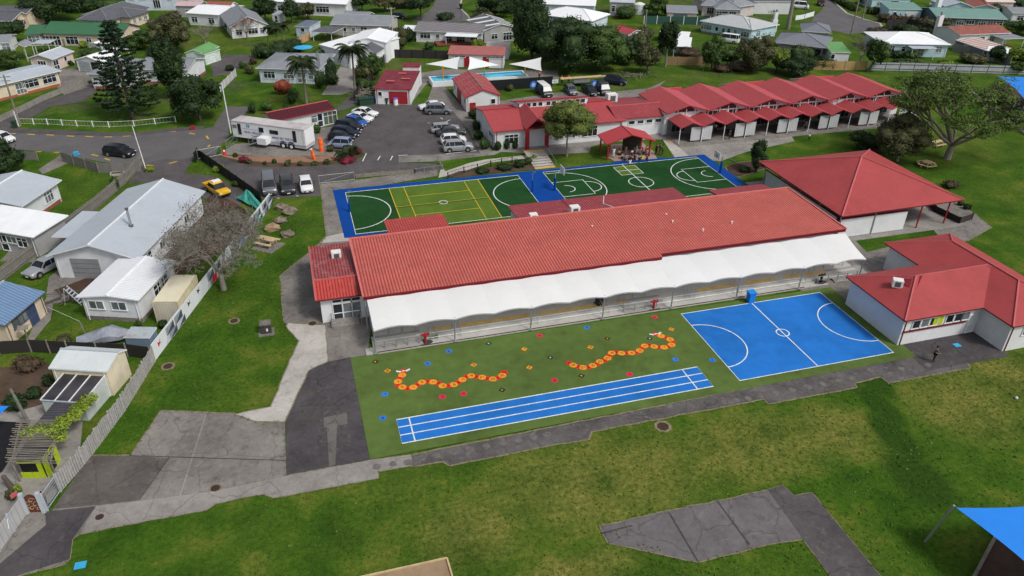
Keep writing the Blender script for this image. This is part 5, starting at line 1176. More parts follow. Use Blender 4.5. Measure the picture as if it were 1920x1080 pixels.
p = G((597, 122), 3.6); o = thing('flue', 'grey brick flue on the pale blue house roof', 'flue', (p.x, p.y, 3.4)); MB().box((p.x, p.y, 4.5), (.7, .6, 2.2)).build('stack', grey_roof, o); MB().tube((p.x, p.y, 5.6), (p.x, p.y, 6.1), .15).build('cowl', steel, o)
o = thing('garden_umbrella', 'bright blue garden umbrella behind the pale blue house', 'umbrella', (*G((571, 108)), 0)); p = G((571, 108))
mb = MB(); mb.v = [(p.x, p.y, 2.7)]+[(p.x+2.1*math.cos(i*.785), p.y+2.1*math.sin(i*.785), 2.2) for i in range(8)]; mb.f = [(0, i+1, (i+1) % 8+1) for i in range(8)]; mb.m = [0]*8
mb.build('shade', mat('umbrella_blue', (.04, .36, .62)), o); MB().tube((p.x, p.y, 0), (p.x, p.y, 2.6), .05).build('pole', wood, o)
t, fr = H('long_white_house', 'long white house with brown-grey ribbed roof and white awning', 'house', [
 ((776, 57.5), (906, 62.5), (903, 45), dict(ze=2.6, zr=3.7, kind='gu', rm=mat_ribs('roof_brown_grey', (.20, .19, .20), (.13, .12, .13), 1.2, R(95), duty=.2), wm=white_b, over=.4, wins=[('f', .14, 2.4, .9, 1.2), ('f', .33, .9, 1.0, .9), ('f', .5, 1.4, .2, 1.9, 'd'), ('f', .68, 2.0, .2, 1.9, 'd'), ('f', .88, 1.6, .9, 1.1)])),
 ((750, 57), (776, 58), (780, 49), dict(ze=2.3, zr=2.5, kind='mb', rm=white_roof, wm=white_b, over=.2, wins=[('f', .75, 1.4, .1, 1.9, 'd')]))])
canopy('awning', 'white awning over the red timber deck of the long white house', 'awning', (833, 67), (893, 69.5), (896, 62), 2.4, 2.5, 'flat', white_roof)
p = G((864, 86)); tag(MB().box((p.x, p.y+2, .35), (11, 3.6, .4)).build('deck', mat('deck_red', (.20, .06, .04), .8)), 'low red-brown timber deck under the white awning', 'deck')
H('skylight_house', 'dark grey roofed building with white skylight strips beside the tall conifer', 'house', [((907, 57), (973, 52), (960, 31), dict(ze=3.0, zr=4.2, kind='gv', rm=mat_ribs('roof_skylight_strips', (.11, .115, .12), (.75, .77, .78), 3.2, R(60), duty=.22), wm=grey_b, over=.3, wins=[('f', .3, 1.6, .8, 1.2), ('f', .7, 2.2, .3, 1.8)]))])
H('tin_shed', 'small pale tin shed with rust marked roof behind the changing shed', 'shed', [((909, 90.5), (954, 92), 5, dict(ze=2.2, zr=2.5, kind='mb', rm=mat('roof_pale_rust', (.5, .42, .40), .6, .1, .5, stain=(.3, .08, .05), stain_amt=.8), wm=white, over=.1, wins=[('f', .5, 1.0, 1.0, .6)]))])
H('white_hip_house', 'white boarded house with bright white hip roof left of the big dark tree', 'house', [((1010, 26.5), (1110, 40), (1148, 27), dict(ze=2.8, zr=4.4, kind='hip', rm=white_roof, wm=blue_b, over=.5, cap=white_roof, wins=[('f', .1, 1.0, .9, 1.1), ('f', .35, 2.0, .8, 1.4), ('f', .7, 2.0, .8, 1.4)]))])
H('top_white_house', 'white house with white roof and chimney at the top edge behind the hip house', 'house', [((1013, 7), (1117, 11), (1128, -3), dict(ze=2.8, zr=3.8, kind='gu', rm=white_roof, wm=blue_b, over=.4, wins=[('f', .1, 1.2, .9, 1.1), ('f', .6, 1.6, .9, 1.1), ('f', .85, 1.2, .9, 1.1)]))])
H('grey_cottage', 'small grey boarded cottage by the white water tank', 'cottage', [((1143, 3), (1191, 5), 7, dict(ze=3.6, zr=4.8, kind='gu', rm=lgrey_roof, wm=grey_b, over=.2, wins=[('f', .5, 1.2, 1.0, 1.0), ('f', .15, .9, 1.0, 1.6)]))])
p = G((1198, 26)); o = thing('water_tank', 'white cylindrical water tank beside the small grey cottage', 'water tank', (p.x, p.y, 0)); MB().tube((p.x, p.y, 0), (p.x, p.y, 2.6), 1.5, n=18).build('body', white, o); MB().tube((p.x, p.y, 2.6), (p.x, p.y, 3.0), 1.5, .5, n=18).build('lid', white, o)
H('red_roofed_cottage', 'cottage with plain red roof and white gable beside the big dark tree', 'cottage', [((1146, 56), (1178, 65), (1201, 57), dict(ze=2.4, zr=3.2, kind='gu', rm=red_flat, wm=white, over=.3, wins=[('f', .5, 1.2, .7, 1.0)]))])
for a, b, D, lb in (((1236, 60), (1262, 62), 5, 'small white flat roofed shed left of the slim tree'), ((1264, 69), (1291, 71), 6, 'white flat roofed block farthest back in the row behind the slim tree'), ((1266, 80), (1296, 82), 6, 'white flat roofed block in the middle of the row behind the slim tree')):
    H('garden_block', lb, 'shed', [(a, b, D, dict(ze=2.3, zr=2.4, kind='mb', rm=white_roof, wm=white, over=.15, wins=[('f', .5, 1.0, .4, 1.6)]))])
canopy('carport', 'small white carport nearest the timber fence behind the slim tree', 'carport', (1262, 86.5), (1297, 88), 5, 2.4, 2.5, 'flat', white_roof)
H('beige_garage', 'long beige garage with flat grey roof behind the green panel fence', 'garage', [((1250, 22), (1309, 24.5), (1308, 13), dict(ze=2.5, zr=2.8, kind='mb', rm=grey_roof, wm=pink, over=.3, wins=[('f', .45, 3.6, .1, 1.9, 'g', mat('door_teal', (.10, .17, .19)))]))])
H('grey_hip_house', 'large mauve house with several dark grey hip roofs at the top right of centre', 'house', [
 ((1314, 9.5), (1352, 12), 12, dict(ze=2.8, zr=5.0, kind='hip', rm=grey_roof, wm=mat('mauve_light', (.52, .47, .46)), over=.5, wins=[('f', .5, 1.8, .6, 1.6)])),
 ((1341, 16.5), (1392, 18), 8, dict(ze=2.9, zr=4.4, kind='hip', rm=grey_roof, wm=mat('mauve_light', (.5, .45, .45)), over=.5, wins=[('f', .25, 3.0, .6, 1.6), ('f', .7, 1.8, .2, 2.0, 'd')])),
 ((1375, 14), (1420, 8), 16, dict(ze=2.9, zr=5.0, kind='hip', rm=grey_roof, wm=mat('mauve_light', (.5, .45, .45)), over=.5, wins=[('f', .3, 1.2, .8, 1.2)]))])
H('white_hall', 'plain white flat sided hall at the top edge behind the palm', 'hall', [((1414, 2), (1492, 3), 8, dict(ze=3.4, zr=3.8, kind='mb', rm=dgrey_roof, wm=white, over=.2, wins=[]))])
t, fr = H('light_blue_house', 'light blue house with pale grey hip roof and white chimney behind the parked van', 'house', [
 ((1312, 39), (1410, 56), 11, dict(ze=2.8, zr=4.4, kind='hip', rm=mat('roof_pale_tile', (.42, .44, .45), .6, .12), wm=lblue_b, over=.5, base=conc_old, wins=[('f', .1, 3.0, .9, 1.2, 'w', None, glass_l), ('f', .32, .9, 1.0, 1.0), ('f', .46, .9, 1.0, 1.0), ('f', .57, .9, .8, 1.3), ('f', .7, .9, .1, 2.0, 'd', None, grey_roof), ('f', .9, 2.2, .8, 1.2)])),
 ((1410, 56), (1462, 46), 9, dict(ze=2.8, zr=4.0, kind='hip', rm=MATS['roof_pale_tile'], wm=lblue_b, over=.5, wins=[('f', .3, 1.4, .8, 1.3)]))])
p = G((1449, 60)); o = thing('chimney', 'white stepped chimney on the end wall of the light blue house', 'chimney', (p.x, p.y, 0)); MB().box((p.x, p.y, 1.5), (1.4, .8, 3.0)).box((p.x, p.y, 3.8), (.9, .7, 2.0)).build('stack', white, o); MB().tube((p.x, p.y, 4.8), (p.x, p.y, 5.4), .2).build('pot', conc, o)
H('grey_verandah_house', 'house with dark grey hip roof and open verandah above the timber fence', 'house', [
 ((1451, 79), (1552, 90), (1603, 75), dict(ze=2.8, zr=4.3, kind='hip', rm=mat('roof_blue_grey', (.17, .18, .21), .6, .15), wm=grey_b, over=.9, cap=grey_roof, wins=[('f', .4, 2.0, .4, 1.8), ('f', .62, 1.4, .1, 2.0, 'd'), ('f', .85, 2.6, .1, 2.0, 'd', black, black)])),
 ((1503, 58), (1560, 62), 9, dict(ze=2.8, zr=4.0, kind='hip', rm=MATS['roof_blue_grey'], wm=grey_b, over=.5))])
H('green_roofed_shed', 'white shed with mossy green roof beside the verandah house', 'shed', [((1558, 97.5), (1596, 98.5), (1603, 85), dict(ze=2.4, zr=3.1, kind='mb', rm=mgreen_roof, wm=white, over=.2, wins=[('f', .12, .8, .9, 1.0)]))])
t, fr = H('bright_white_house', 'pale blue house with brilliant white roof and chimney above the panel fence', 'house', [
 ((1655, 81.5), (1785, 84), (1745, 62), dict(ze=2.9, zr=4.3, kind='hip', rm=white_roof, wm=lblue_b, over=.5, cap=white_roof, wins=[('f', .14, 1.2, .9, 1.4), ('f', .32, .9, 1.1, 1.1), ('f', .87, 1.4, 1.1, 1.2), ('f', .6, 1.4, .2, 2.0, 'd', None, glass_l)]))])
canopy('porch_roof', 'small grey porch roof on posts in front of the brilliant white roofed house', 'porch', (1711, 90.5), (1758, 91), 3, 2.5, 2.6, 'flat', lgrey_roof)
p = G((1753, 70)); o = thing('chimney', 'white rendered chimney behind the brilliant white roof', 'chimney', (p.x, p.y, 0)); MB().box((p.x, p.y, 2.6), (1.3, .9, 5.2)).build('stack', white, o); MB().tube((p.x, p.y, 5.2), (p.x, p.y, 6.0), .25).build('pot', conc, o)
H('teal_roofed_house', 'long house with pale teal roof at the top right', 'house', [((1757, 32), (1890, 36), (1881, 18), dict(ze=2.7, zr=3.9, kind='gu', rm=teal_roof, wm=mat('teal_dark_wall', (.08, .13, .15)), over=.5, wins=[('f', .35, 1.8, .8, 1.2), ('f', .5, 2.0, .2, 1.9, 'd'), ('f', .68, 1.8, .8, 1.2), ('f', .82, 2.2, .6, 1.4), ('f', .94, 1.6, .6, 1.4)]))])
p = G((1752, 36)); tag(MB().box((p.x, p.y, 2.5), (1.3, 1.0, 5.0)).box((p.x, p.y, 5.3), (.9, .8, .6)).build('chimney', white), 'white chimney at the left end of the teal roofed house', 'chimney')
H('rust_tiled_house', 'white house with rust red tiled roof below the teal roofed house', 'house', [((1800, 65.5), (1897, 61.5), (1882, 45), dict(ze=2.8, zr=3.8, kind='gu', rm=rust_roof, wm=white, over=.4, wins=[('f', .22, .8, .9, 1.0), ('f', .48, 1.2, .2, 1.9, 'd'), ('f', .68, 1.4, .8, 1.2)])),])
canopy('carport', 'open grey carport at the right edge beside the rust tiled house', 'carport', (1882, 73), (1925, 71.5), 6, 2.4, 2.5, 'flat', grey_roof)
H('striped_shed', 'low shed with red and white striped corrugated roof', 'shed', [((1790, 74), (1847, 94), (1870, 84), dict(ze=2.2, zr=2.5, kind='mb', rm=mat_ribs('roof_striped', (.55, .52, .48), (.38, .12, .08), 1.1, R(100), duty=.3), wm=mat('slate_wall', (.13, .14, .16)), over=.15, wins=[('f', .4, 1.2, .8, 1.0)]))])
H('white_lean_to', 'small white lean-to beyond the striped shed', 'shed', [((1850, 95), (1890, 100), 4, dict(ze=2.2, zr=2.5, kind='mb', rm=white_roof, wm=lgrey_roof, over=.15, wins=[('f', .3, 1.0, .8, 1.0)]))])
H('teal_shed', 'pale blue shed with teal roof behind the dark hedge', 'shed', [((1667, 16.5), (1731, 18), (1732, 9), dict(ze=2.8, zr=3.4, kind='mb', rm=teal_roof, wm=lblue_b, over=.2, wins=[('f', .2, 1.0, 1.0, 1.0), ('f', .7, 3.0, .1, 2.0, 'g', white)]))])
H('top_right_house', 'white house with stepped deck at the top right edge', 'house', [((1636, -4), (1712, -4), 8, dict(ze=3.0, zr=4.5, kind='hip', rm=lgrey_roof, wm=lblue_b, over=.4, wins=[('f', .2, 1.4, .8, 1.2), ('f', .6, 2.2, .6, 1.6)]))])
H('pale_gable_house', 'pale house with light gable roof at the top right edge behind the teal roof', 'house', [((1771, 12), (1827, 13.5), (1815, 2), dict(ze=2.6, zr=3.9, kind='gv', rm=lgrey_roof, wm=lblue_b, over=.4, wins=[('f', .5, 2.0, .8, 1.2)]))])
H('rust_gable_house', 'house with rusty red roof and pale gable at the top right edge', 'house', [((1824, 14), (1875, 17), (1852, 4), dict(ze=2.4, zr=3.4, kind='gv', rm=rust_roof, wm=lblue_b, over=.4, wins=[('f', .5, 2.0, .6, 1.2)]))])
H('beige_house', 'beige walled house in the top right corner', 'house', [((1850, 3), (1905, 4), 8, dict(ze=3.2, zr=4.0, kind='gu', rm=pink, wm=pink, over=.3, wins=[('f', .5, 2.0, 1.0, 1.2)]))])
H('corner_house', 'small grey roofed house at the right edge above the rust tiled house', 'house', [((1898, 24), (1960, 26), 8, dict(ze=2.5, zr=3.3, kind='gu', rm=grey_roof, wm=white, over=.3, wins=[('f', .3, 1.6, .6, 1.2)]))])
p = G((1283, 88)); 
# ------------------------------------------------------------------ fences
def fence(label, px, h, m, pm=None, step=2.4, mode='panel', name='fence', cap=False, rails=False, in_z=0, mats2=None):
    P = [G(q) for q in px]; t = thing(name, label, 'fence', (*P[0], 0)); mb = MB(); pts = []
    for a, b in zip(P[:-1], P[1:]):
        L = (b-a).length; ang = math.atan2(b.y-a.y, b.x-a.x); c = (a+b)/2
        if mode == 'panel': mb.box((c.x, c.y, h/2+.02), (L, .05, h-.04), ang)
        elif mode == 'paling':
            n = int(L/.24)
            for i in range(n):
                q = a.lerp(b, (i+.5)/n); hh = h+random.uniform(-.12, .1); mb.box((q.x, q.y, hh/2), (.19, .03, hh), ang+random.uniform(-.1, .1))
        elif mode == 'wire':
            mb.tube((*a, h), (*b, h), .03, n=4).tube((*a, .15), (*b, .15), .02, n=4)
            n = int(L/.5)
            for i in range(n): q = a.lerp(b, (i+.5)/n); mb.tube((*q, .15), (*q, h), .008, n=3)
        elif mode == 'bars':
            mb.tube((*a, h), (*b, h), .03, n=4).tube((*a, .15), (*b, .15), .03, n=4)
            n = int(L/.13)
            for i in range(n): q = a.lerp(b, (i+.5)/n); mb.tube((*q, .1), (*q, h), .014, n=3)
        if rails:
            for z in (h*.25, h*.8):
                off = Vector((math.sin(ang), -math.cos(ang)))*.06; mb.box((c.x+off.x, c.y+off.y, z), (L, .07, .1), ang, 1)
        if cap: mb.box((c.x, c.y, h+.02), (L, .14, .04), ang, 1)
        n = max(1, round(L/step)); pts += [a.lerp(b, i/n) for i in range(n)]
    pts.append(P[-1])
    mb.build('palings' if mode != 'wire' else 'mesh', [m, pm or m], t)
    for p in pts[:90]: MB().box((p.x, p.y, h/2+.04), (.13, .13, h+.12)).build('post', pm or m, t)
    return t
pale = mat_boards('grey_white_palings', (.42, .41, .41), .15, .55, True); pale2 = mat('bleached_paling', (.36, .35, .345), .9, .4, 4.0, stain=(.25, .22, .2), stain_amt=.6)
gw = mat_boards('grey_palings', (.20, .19, .18), .16, .6, True)
fence('bleached uneven paling fence along the left side of the school paving', [(114, 922), (160, 870), (235, 770), (291, 678)], 1.65, pale2, mode='paling', step=2.5)
fence('light steel bar fence beside the carved gate', [(90, 958), (115, 921)], 1.6, lgrey_roof, mode='bars', step=3)
fence('white boarded fence from the carved gate to the lower left corner', [(-60, 1105), (0, 1034), (53, 960)], 1.6, mat_boards('white_grey_palings', (.42, .42, .43), .14, .6, True), lgrey_roof, step=2.2)
t = fence('grey timber fence between the white house lawn and the pale roofed house', [(0, 532), (100, 455), (190, 385), (235, 345), (267, 310)], 1.6, gw, wood, step=2.6, rails=True)
fence('grey timber fence along the street in front of the small lawn', [(265, 322), (212, 325), (186, 324), (117, 303)], 1.5, gw, wood, rails=True)
fence('grey timber fence section left of the driveway gate', [(72, 301), (37, 299)], 1.3, gw, wood, rails=True)
fence('dark timber fence along the school driveway', [(367, 305), (372, 296), (420, 330), (490, 380)], 1.5, mat_boards('black_palings', (.02, .02, .02), .15, .6, True), black)
fence('low white wire fence round the corner lawn with the pine', [(38, 233), (90, 234), (145, 237), (205, 239), (252, 237), (330, 229)], .95, frame_w, frame_w, mode='wire', step=2.6)
fence('grey timber fence along the driveway beside the brick based house', [(0, 229), (36, 212), (80, 190), (160, 158), (174, 152)], 1.0, mat_boards('silver_palings', (.26, .25, .23), .16, .6, True), wood)
fence('white timber fence beside the blue house lawn', [(414, 172), (443, 143)], 1.4, mat_boards('pale_palings', (.48, .48, .49), .15, .8, True), frame_w)
fence('dark timber fence behind the pool lawn', [(665, 190), (700, 150), (728, 108), (840, 111)], 1.8, dark_fence, black)
fence('brown timber fence behind the classroom lawn', [(1250, 122), (1290, 123), (1325, 122), (1340, 123)], 1.8, wood_brown, wood)
fence('golden brown timber fence below the verandah house', [(1524, 131), (1562, 132), (1622, 132)], 1.9, mat_boards('golden_palings', (.40, .27, .11), .16, .65, True), wood)
fence('silver panel fence with dark posts at the back of the school field', [(1632, 132), (1712, 133.5), (1790, 136), (1880, 138.5), (1990, 142)], 1.7, mat_boards('silver_panels', (.40, .42, .45), .8, .85), dsteel, step=3.2, rails=True)
fence('old grey timber fence between the two yards above the panel fence', [(1785, 97), (1840, 108), (1892, 124)], 1.8, gw, wood)
fence('green panel fence with white posts behind the slim tree', [(1207, 45), (1231, 45), (1256, 45.5), (1281, 46), (1306, 46.5), (1330, 47)], 2.0, mat('fence_green', (.03, .09, .07), .7), frame_w, step=6)
fence('black timber fence beyond the brilliant white roofed house', [(1660, 52), (1700, 50), (1742, 60)], 2.0, dark_fence, black)
fence('white picket fence beside the far right cul-de-sac', [(1491, 38), (1505, 36), (1525, 30)], 1.2, frame_w, frame_w)
fence('orange timber fence beside the pale blue garden shed', [(557, 86), (582, 74)], 1.6, mat_boards('orange_palings', (.5, .32, .16), .15, .7, True), wood)
fence('dark weathered paling fence behind the cream tin shed', [(0, 664), (60, 660), (130, 664), (240, 668), (285, 674)], 1.4, dark_fence, wood)
fence('grey timber fence below the carport beside the green roofed house', [(120, 86), (165, 86)], 1.5, gw, wood)
fence('dark low fence round the shrub bed by the pavilion', [(1738, 381), (1752, 398), (1798, 420), (1821, 412)], .9, dark_fence, black)
t = fence('low timber barrier beside the drive above the netball court', [(668, 334), (700, 331), (750, 327), (778, 325)], .6, wood, wood, step=1.5)
fence('black handrail fence beside the path to the office', [(840, 335), (870, 325), (920, 313), (960, 305)], .9, black, black, mode='wire', step=2.2)
fence('low rail round the parking bay beside the drive', [(778, 325), (830, 318), (822, 303)], .7, steel, wood, mode='wire', step=1.5)

# mural fence
Pm = [(291, 677), (350, 600), (411, 520), (470, 440), (509, 386)]
P = [G(q) for q in Pm]; t = thing('mural_fence', 'white painted fence with grey triangles, flying birds and coloured shapes', 'fence', (*P[0], 0))
A, B = P[0], P[-1]; mur = [mat('mural_white', (.66, .69, .72), .6, .06), mat('mural_mid', (.28, .31, .35), .6), mat('mural_dark', (.06, .075, .10), .6), mat('mural_pale', (.48, .52, .56), .6), mat('mural_red', (.6, .02, .02), .6), mat('mural_blue', (.02, .14, .55), .6), mat('mural_teal', (.08, .45, .42), .6), black]
d = (B-A).normalized(); L = (B-A).length; ang = math.atan2(d.y, d.x); c = (A+B)/2; nn = Vector((d.y, -d.x)); hM = 1.75
MB().box((c.x, c.y, hM/2+.05), (L, .06, hM), ang).build('board', mur[0], t)
mb = MB()
def mp(s, z, off=.05): p = A+d*s+nn*off; return (p.x, p.y, z)
def tri(s0, z0, s1, z1, s2, z2, m, off=.04): mb.poly([mp(s0, z0, off), mp(s1, z1, off), mp(s2, z2, off)], m)
random.seed(3)
for base in (2.5, 13.2, 20.5, 27.5, 32.0):
    base = base*L/36; mb.poly([mp(base, .1, .035), mp(base+4.6, .1, .035), mp(base+3.6, .85, .035), mp(base+.6, .85, .035)], 3)
    for k in range(2):
        s = base+.5+k*1.9
        tri(s, .8, s+1.7, .8, s+1.7, 1.6, 2); tri(s, .8, s+1.7, 1.6, s, 1.6, 1, .043)
        tri(s+.5, .1, s+2.1, .1, s+2.1, .8, 2, .046); tri(s+.5, .1, s+2.1, .8, s+.5, .8, 3 if k else 1, .049)
k = .41*L; mb.poly([mp(k, .1, .05), mp(k+1.2, .1, .05), mp(k+1.3, .8, .05), mp(k+.1, .8, .05)], 4)
k = .66*L; mb.poly([mp(k, .1, .05), mp(k+1.6, .1, .05), mp(k+1.5, .8, .05), mp(k+.2, .7, .05)], 5)
k = .84*L; mb.poly([mp(k, .3, .05), mp(k+.9, .3, .05), mp(k+.9, .9, .05), mp(k+.1, .9, .05)], 6)
for s, z, m_ in ((.04*L, 1.1, 4), (.24*L, 1.2, 7), (.31*L, 1.25, 7), (.74*L, 1.2, 7), (.93*L, 1.2, 7)):
    mb.poly([mp(s-.35, z+.3, .055), mp(s-.05, z+.05, .055), mp(s+.25, z+.35, .055), mp(s+.1, z-.02, .055), mp(s+.45, z-.15, .055), mp(s, z-.1, .055), mp(s-.25, z-.3, .055)], m_)
mb.build('mural', mur, t)
# school gate, steel gates
def gate(label, a, b, h, diag=True):
    A, B = G(a), G(b); t = thing('steel_gate', label, 'gate', (*A, 0)); n = Vector((0, 0))
    MB().tube((*A, 0), (*A, h+.15), .05).tube((*B, 0), (*B, h+.15), .05).build('post', steel, t)
    mb = MB().tube((*A, h), (*B, h), .035).tube((*A, .2), (*B, .2), .035)
    if diag: mb.tube((*A, .2), (*B, h), .025)
    k = int((B-A).length/.3)
    for i in range(k): q = A.lerp(B, (i+.5)/k); mb.tube((*q, .2), (*q, h), .008, n=3)
    mb.build('leaf_frame', steel, t)
gate('wide steel mesh gate at the top of the path beside the netball court', (599, 346), (665, 339), 1.3)
gate('steel mesh gate standing open at the school driveway entrance', (372, 300), (417, 292), 1.5)
gate('steel mesh gate beside the front of the white trailer', (425, 280), (445, 266), 1.3)
A, B = G((53, 962)), G((84, 960)); t = thing('carved_gate', 'round topped rusty brown gate with curling cream pattern', 'gate', (*A, 0))
mb = MB(); d = (B-A); pts = []
for i in range(13): s = i/12; pts.append((A.x+d.x*s, A.y+d.y*s, 1.35+.45*math.sin(math.pi*s)))
mb.poly([(A.x, A.y, .05), (B.x, B.y, .05)]+pts[::-1]); mb.build('gate_leaf', mat('gate_rust', (.12, .04, .025), .8, .4, 3), t)
mb = MB()
for s, z, r in ((.25, .9, .28), (.5, 1.25, .25), (.7, .85, .3), (.4, .5, .25), (.75, .4, .2), (.15, .45, .15)):
    pr = None
    for k in range(12):
        a_ = k*.6; rr2 = r*(1-k/14); q = (A.x+d.x*s+rr2*math.cos(a_)*.9, A.y+d.y*s-.04, z+rr2*math.sin(a_))
        if pr: mb.tube(pr, q, .02, n=3)
        pr = q
mb.build('scroll_pattern', mat('gate_cream', (.45, .33, .2)), t)
for q, m_ in ((A, steel), (B, steel)): MB().box((q.x, q.y, .95), (.28, .28, 1.9)).build('gate_post', lgrey_roof, t)
p = G((38, 950)); o = thing('site_sign', 'red and white notice on the white fence near the carved gate', 'sign', (p.x, p.y, 1)); MB().box((p.x+.1, p.y-.35, 1.5), (.5, .04, .35), R(50)).build('panel', red_light, o)
A, B = G((0, 1018), .6), G((17, 985), .6); tag(MB().slab([(*G((-4, 1013), .5), .5), (*G((17, 990), .7), .7), (*G((14, 972), 1.4), 1.4), (*G((-8, 992), 1.3), 1.3)], .04).build('notice_board', white), 'blank white board fixed to the fence in the lower left corner', 'sign')
# ------------------------------------------------------------------ vegetation
random.seed(11)
lf_dark = mat_leaf('leaf_dark', (0.007, 0.018, 0.006), (0.028, 0.056, 0.014), (0.05, 0.08, 0.02))
lf_mid = mat_leaf('leaf_mid', (0.012, 0.032, 0.007), (0.055, 0.10, 0.018), (0.09, 0.13, 0.03))
lf_olive = mat_leaf('leaf_olive', (0.03, 0.035, 0.014), (0.085, 0.09, 0.035))
lf_light = mat_leaf('leaf_light', (0.06, 0.10, 0.01), (0.17, 0.24, 0.03))
lf_school = mat_leaf('leaf_school', (0.035, 0.06, 0.012), (0.12, 0.15, 0.03))
lf_pine = mat_leaf('leaf_pine', (0.010, 0.026, 0.012), (0.038, 0.07, 0.032))
lf_palm = mat_leaf('leaf_palm', (0.010, 0.020, 0.007), (0.04, 0.06, 0.02))
lf_red = mat_leaf('leaf_red', (0.09, 0.02, 0.012), (0.25, 0.06, 0.03))
lf_crim = mat_leaf('leaf_crimson', (0.09, 0.01, 0.02), (0.22, 0.02, 0.05))
lf_brown = mat_leaf('leaf_brown', (0.03, 0.022, 0.014), (0.085, 0.06, 0.035))
lf_vine = mat_leaf('leaf_vine', (0.07, 0.12, 0.01), (0.24, 0.32, 0.03))
lf_spread = mat_leaf('leaf_spreading', (0.024, 0.052, 0.008), (0.095, 0.15, 0.024))
barkm = mat('bark', (0.10, 0.085, 0.07), .95, .4, 3)
bark_pale = mat('bark_pale', (0.24, 0.215, 0.185), .95, .3, 3)
twig = mat('bare_twigs', (0.17, 0.145, 0.125), .95, .3, 3)

def leaves(clumps, n, s, seed, inner=True, flat_=0.0, core=.80):
    """small leaf faces on and in a set of ellipsoid clumps (x, y, z, rx, ry, rz)"""
    g = np.random.default_rng(seed); C = np.array(clumps, float)
    wgt = (C[:, 3]*C[:, 4]+C[:, 3]*C[:, 5]+C[:, 4]*C[:, 5]); wgt /= wgt.sum()
    k = g.choice(len(C), n, p=wgt); d = g.normal(size=(n, 3)); d /= np.linalg.norm(d, axis=1)[:, None]
    r = g.uniform(.72, 1.1, n)
    P = C[k, :3]+C[k, 3:]*d*r[:, None]
    nrm = d*np.array([1, 1, 1])+g.normal(size=(n, 3))*.55; nrm[:, 2] += .35+flat_; nrm /= np.linalg.norm(nrm, axis=1)[:, None]
    a = np.cross(nrm, g.normal(size=(n, 3))); a /= np.linalg.norm(a, axis=1)[:, None]; b = np.cross(nrm, a)
    sz = s*g.uniform(.55, 1.35, n)[:, None]
    V = np.stack([P-a*sz, P-b*sz*.62, P+a*sz, P+b*sz*.62], 1).reshape(-1, 3)
    V[:, 2] = np.maximum(V[:, 2], .03)
    F = np.arange(4*n).reshape(n, 4)
    if inner:
        cv, cf = [], []
        for c in clumps:
            k0 = len(V)+len(cv); nu, nv = 7, 4
            for i in range(nv+1):
                ph = math.pi*i/nv
                for j in range(nu):
                    th = 2*math.pi*j/nu+i; q = core*g.uniform(.8, 1.08)
                    cv.append((c[0]+c[3]*q*math.sin(ph)*math.cos(th), c[1]+c[4]*q*math.sin(ph)*math.sin(th), max(.02, c[2]+c[5]*q*math.cos(ph))))
            for i in range(nv):
                for j in range(nu): cf.append((k0+i*nu+j, k0+(i+1)*nu+j, k0+(i+1)*nu+(j+1) % nu, k0+i*nu+(j+1) % nu))
        V = np.concatenate([V, np.array(cv)]); F = np.concatenate([F, np.array(cf)])
    return V, F

def crown_clumps(c, r, n, seed, low=-.5, cr=(.3, .48)):
    g = random.Random(seed); out = []
    for i in range(n):
        while True:
            d = Vector((g.gauss(0, 1), g.gauss(0, 1), g.gauss(0, 1))); d.normalize()
            if d.z > low: break
        q = g.uniform(.45, .82); s = g.uniform(*cr)
        out.append((c[0]+d.x*r[0]*q, c[1]+d.y*r[1]*q, c[2]+d.z*r[2]*q, r[0]*s, r[1]*s, r[2]*s*.9))
    return out

def tree(name, label, cat, base, top, width, m, trunk=.22, seed=1, n=1500, leaf=.22, group=None, bare_h=.25, tm=None, clumps=16, rz=None, lean=(0, 0), depth=None, wy=1.0, ztop=None):
    """base: photo point of the foot, top: photo row of the crown top, width: crown width in photo pixels"""
    p = G(base)
    def row(z):
        v = np.array([p.x, p.y, z-CAMH]); return 540-FOC*(v@_uu)/(v@_fw)
    lo, hi = .1, 40
    for _ in range(40):
        mdl = (lo+hi)/2
        if row(mdl) > top: lo = mdl
        else: hi = mdl
    h = ztop or lo; dist = float(np.array([p.x, p.y, -CAMH])@_fw); rx = width*1.12*dist/FOC/2
    # a wide crown reaches toward the camera, so its top shows higher: take part of the depth off the height
    if not ztop: h = max(h-rx*wy*.08, h*.6)
    t = thing(name, label, cat, (p.x, p.y, 0), group)
    z0 = h*bare_h; c = (p.x+lean[0], p.y+lean[1], (z0+h)/2); r = (rx*.93, rx*wy*.93, (h-z0)/2)
    cl = crown_clumps(c, r, clumps, seed, low=-.7)+[(c[0], c[1], c[2], r[0]*.62, r[1]*.62, r[2]*.62)]
    V, F = leaves(cl, int(n*1.5), leaf*.86, seed)
    mesh_np('crown', V, F, m, t)
    mb = MB(); e = Vector((c[0], c[1], z0+r[2]*.7)); b = Vector((p.x, p.y, 0)); mid = b.lerp(e, .5)+Vector((random.uniform(-.1, .1)*h*.2, random.uniform(-.1, .1)*h*.2, 0))
    mb.tube(b-Vector((0, 0, .1)), mid, trunk, trunk*.8, 8).tube(mid, e, trunk*.8, trunk*.45, 8)
    for i in range(5):
        q = cl[i % len(cl)]; mb.tube(mid.lerp(e, random.uniform(.1, .8)), (q[0], q[1], q[2]), trunk*.4, trunk*.12, 5)
    mb.build('trunk', tm or barkm, t)
    return t

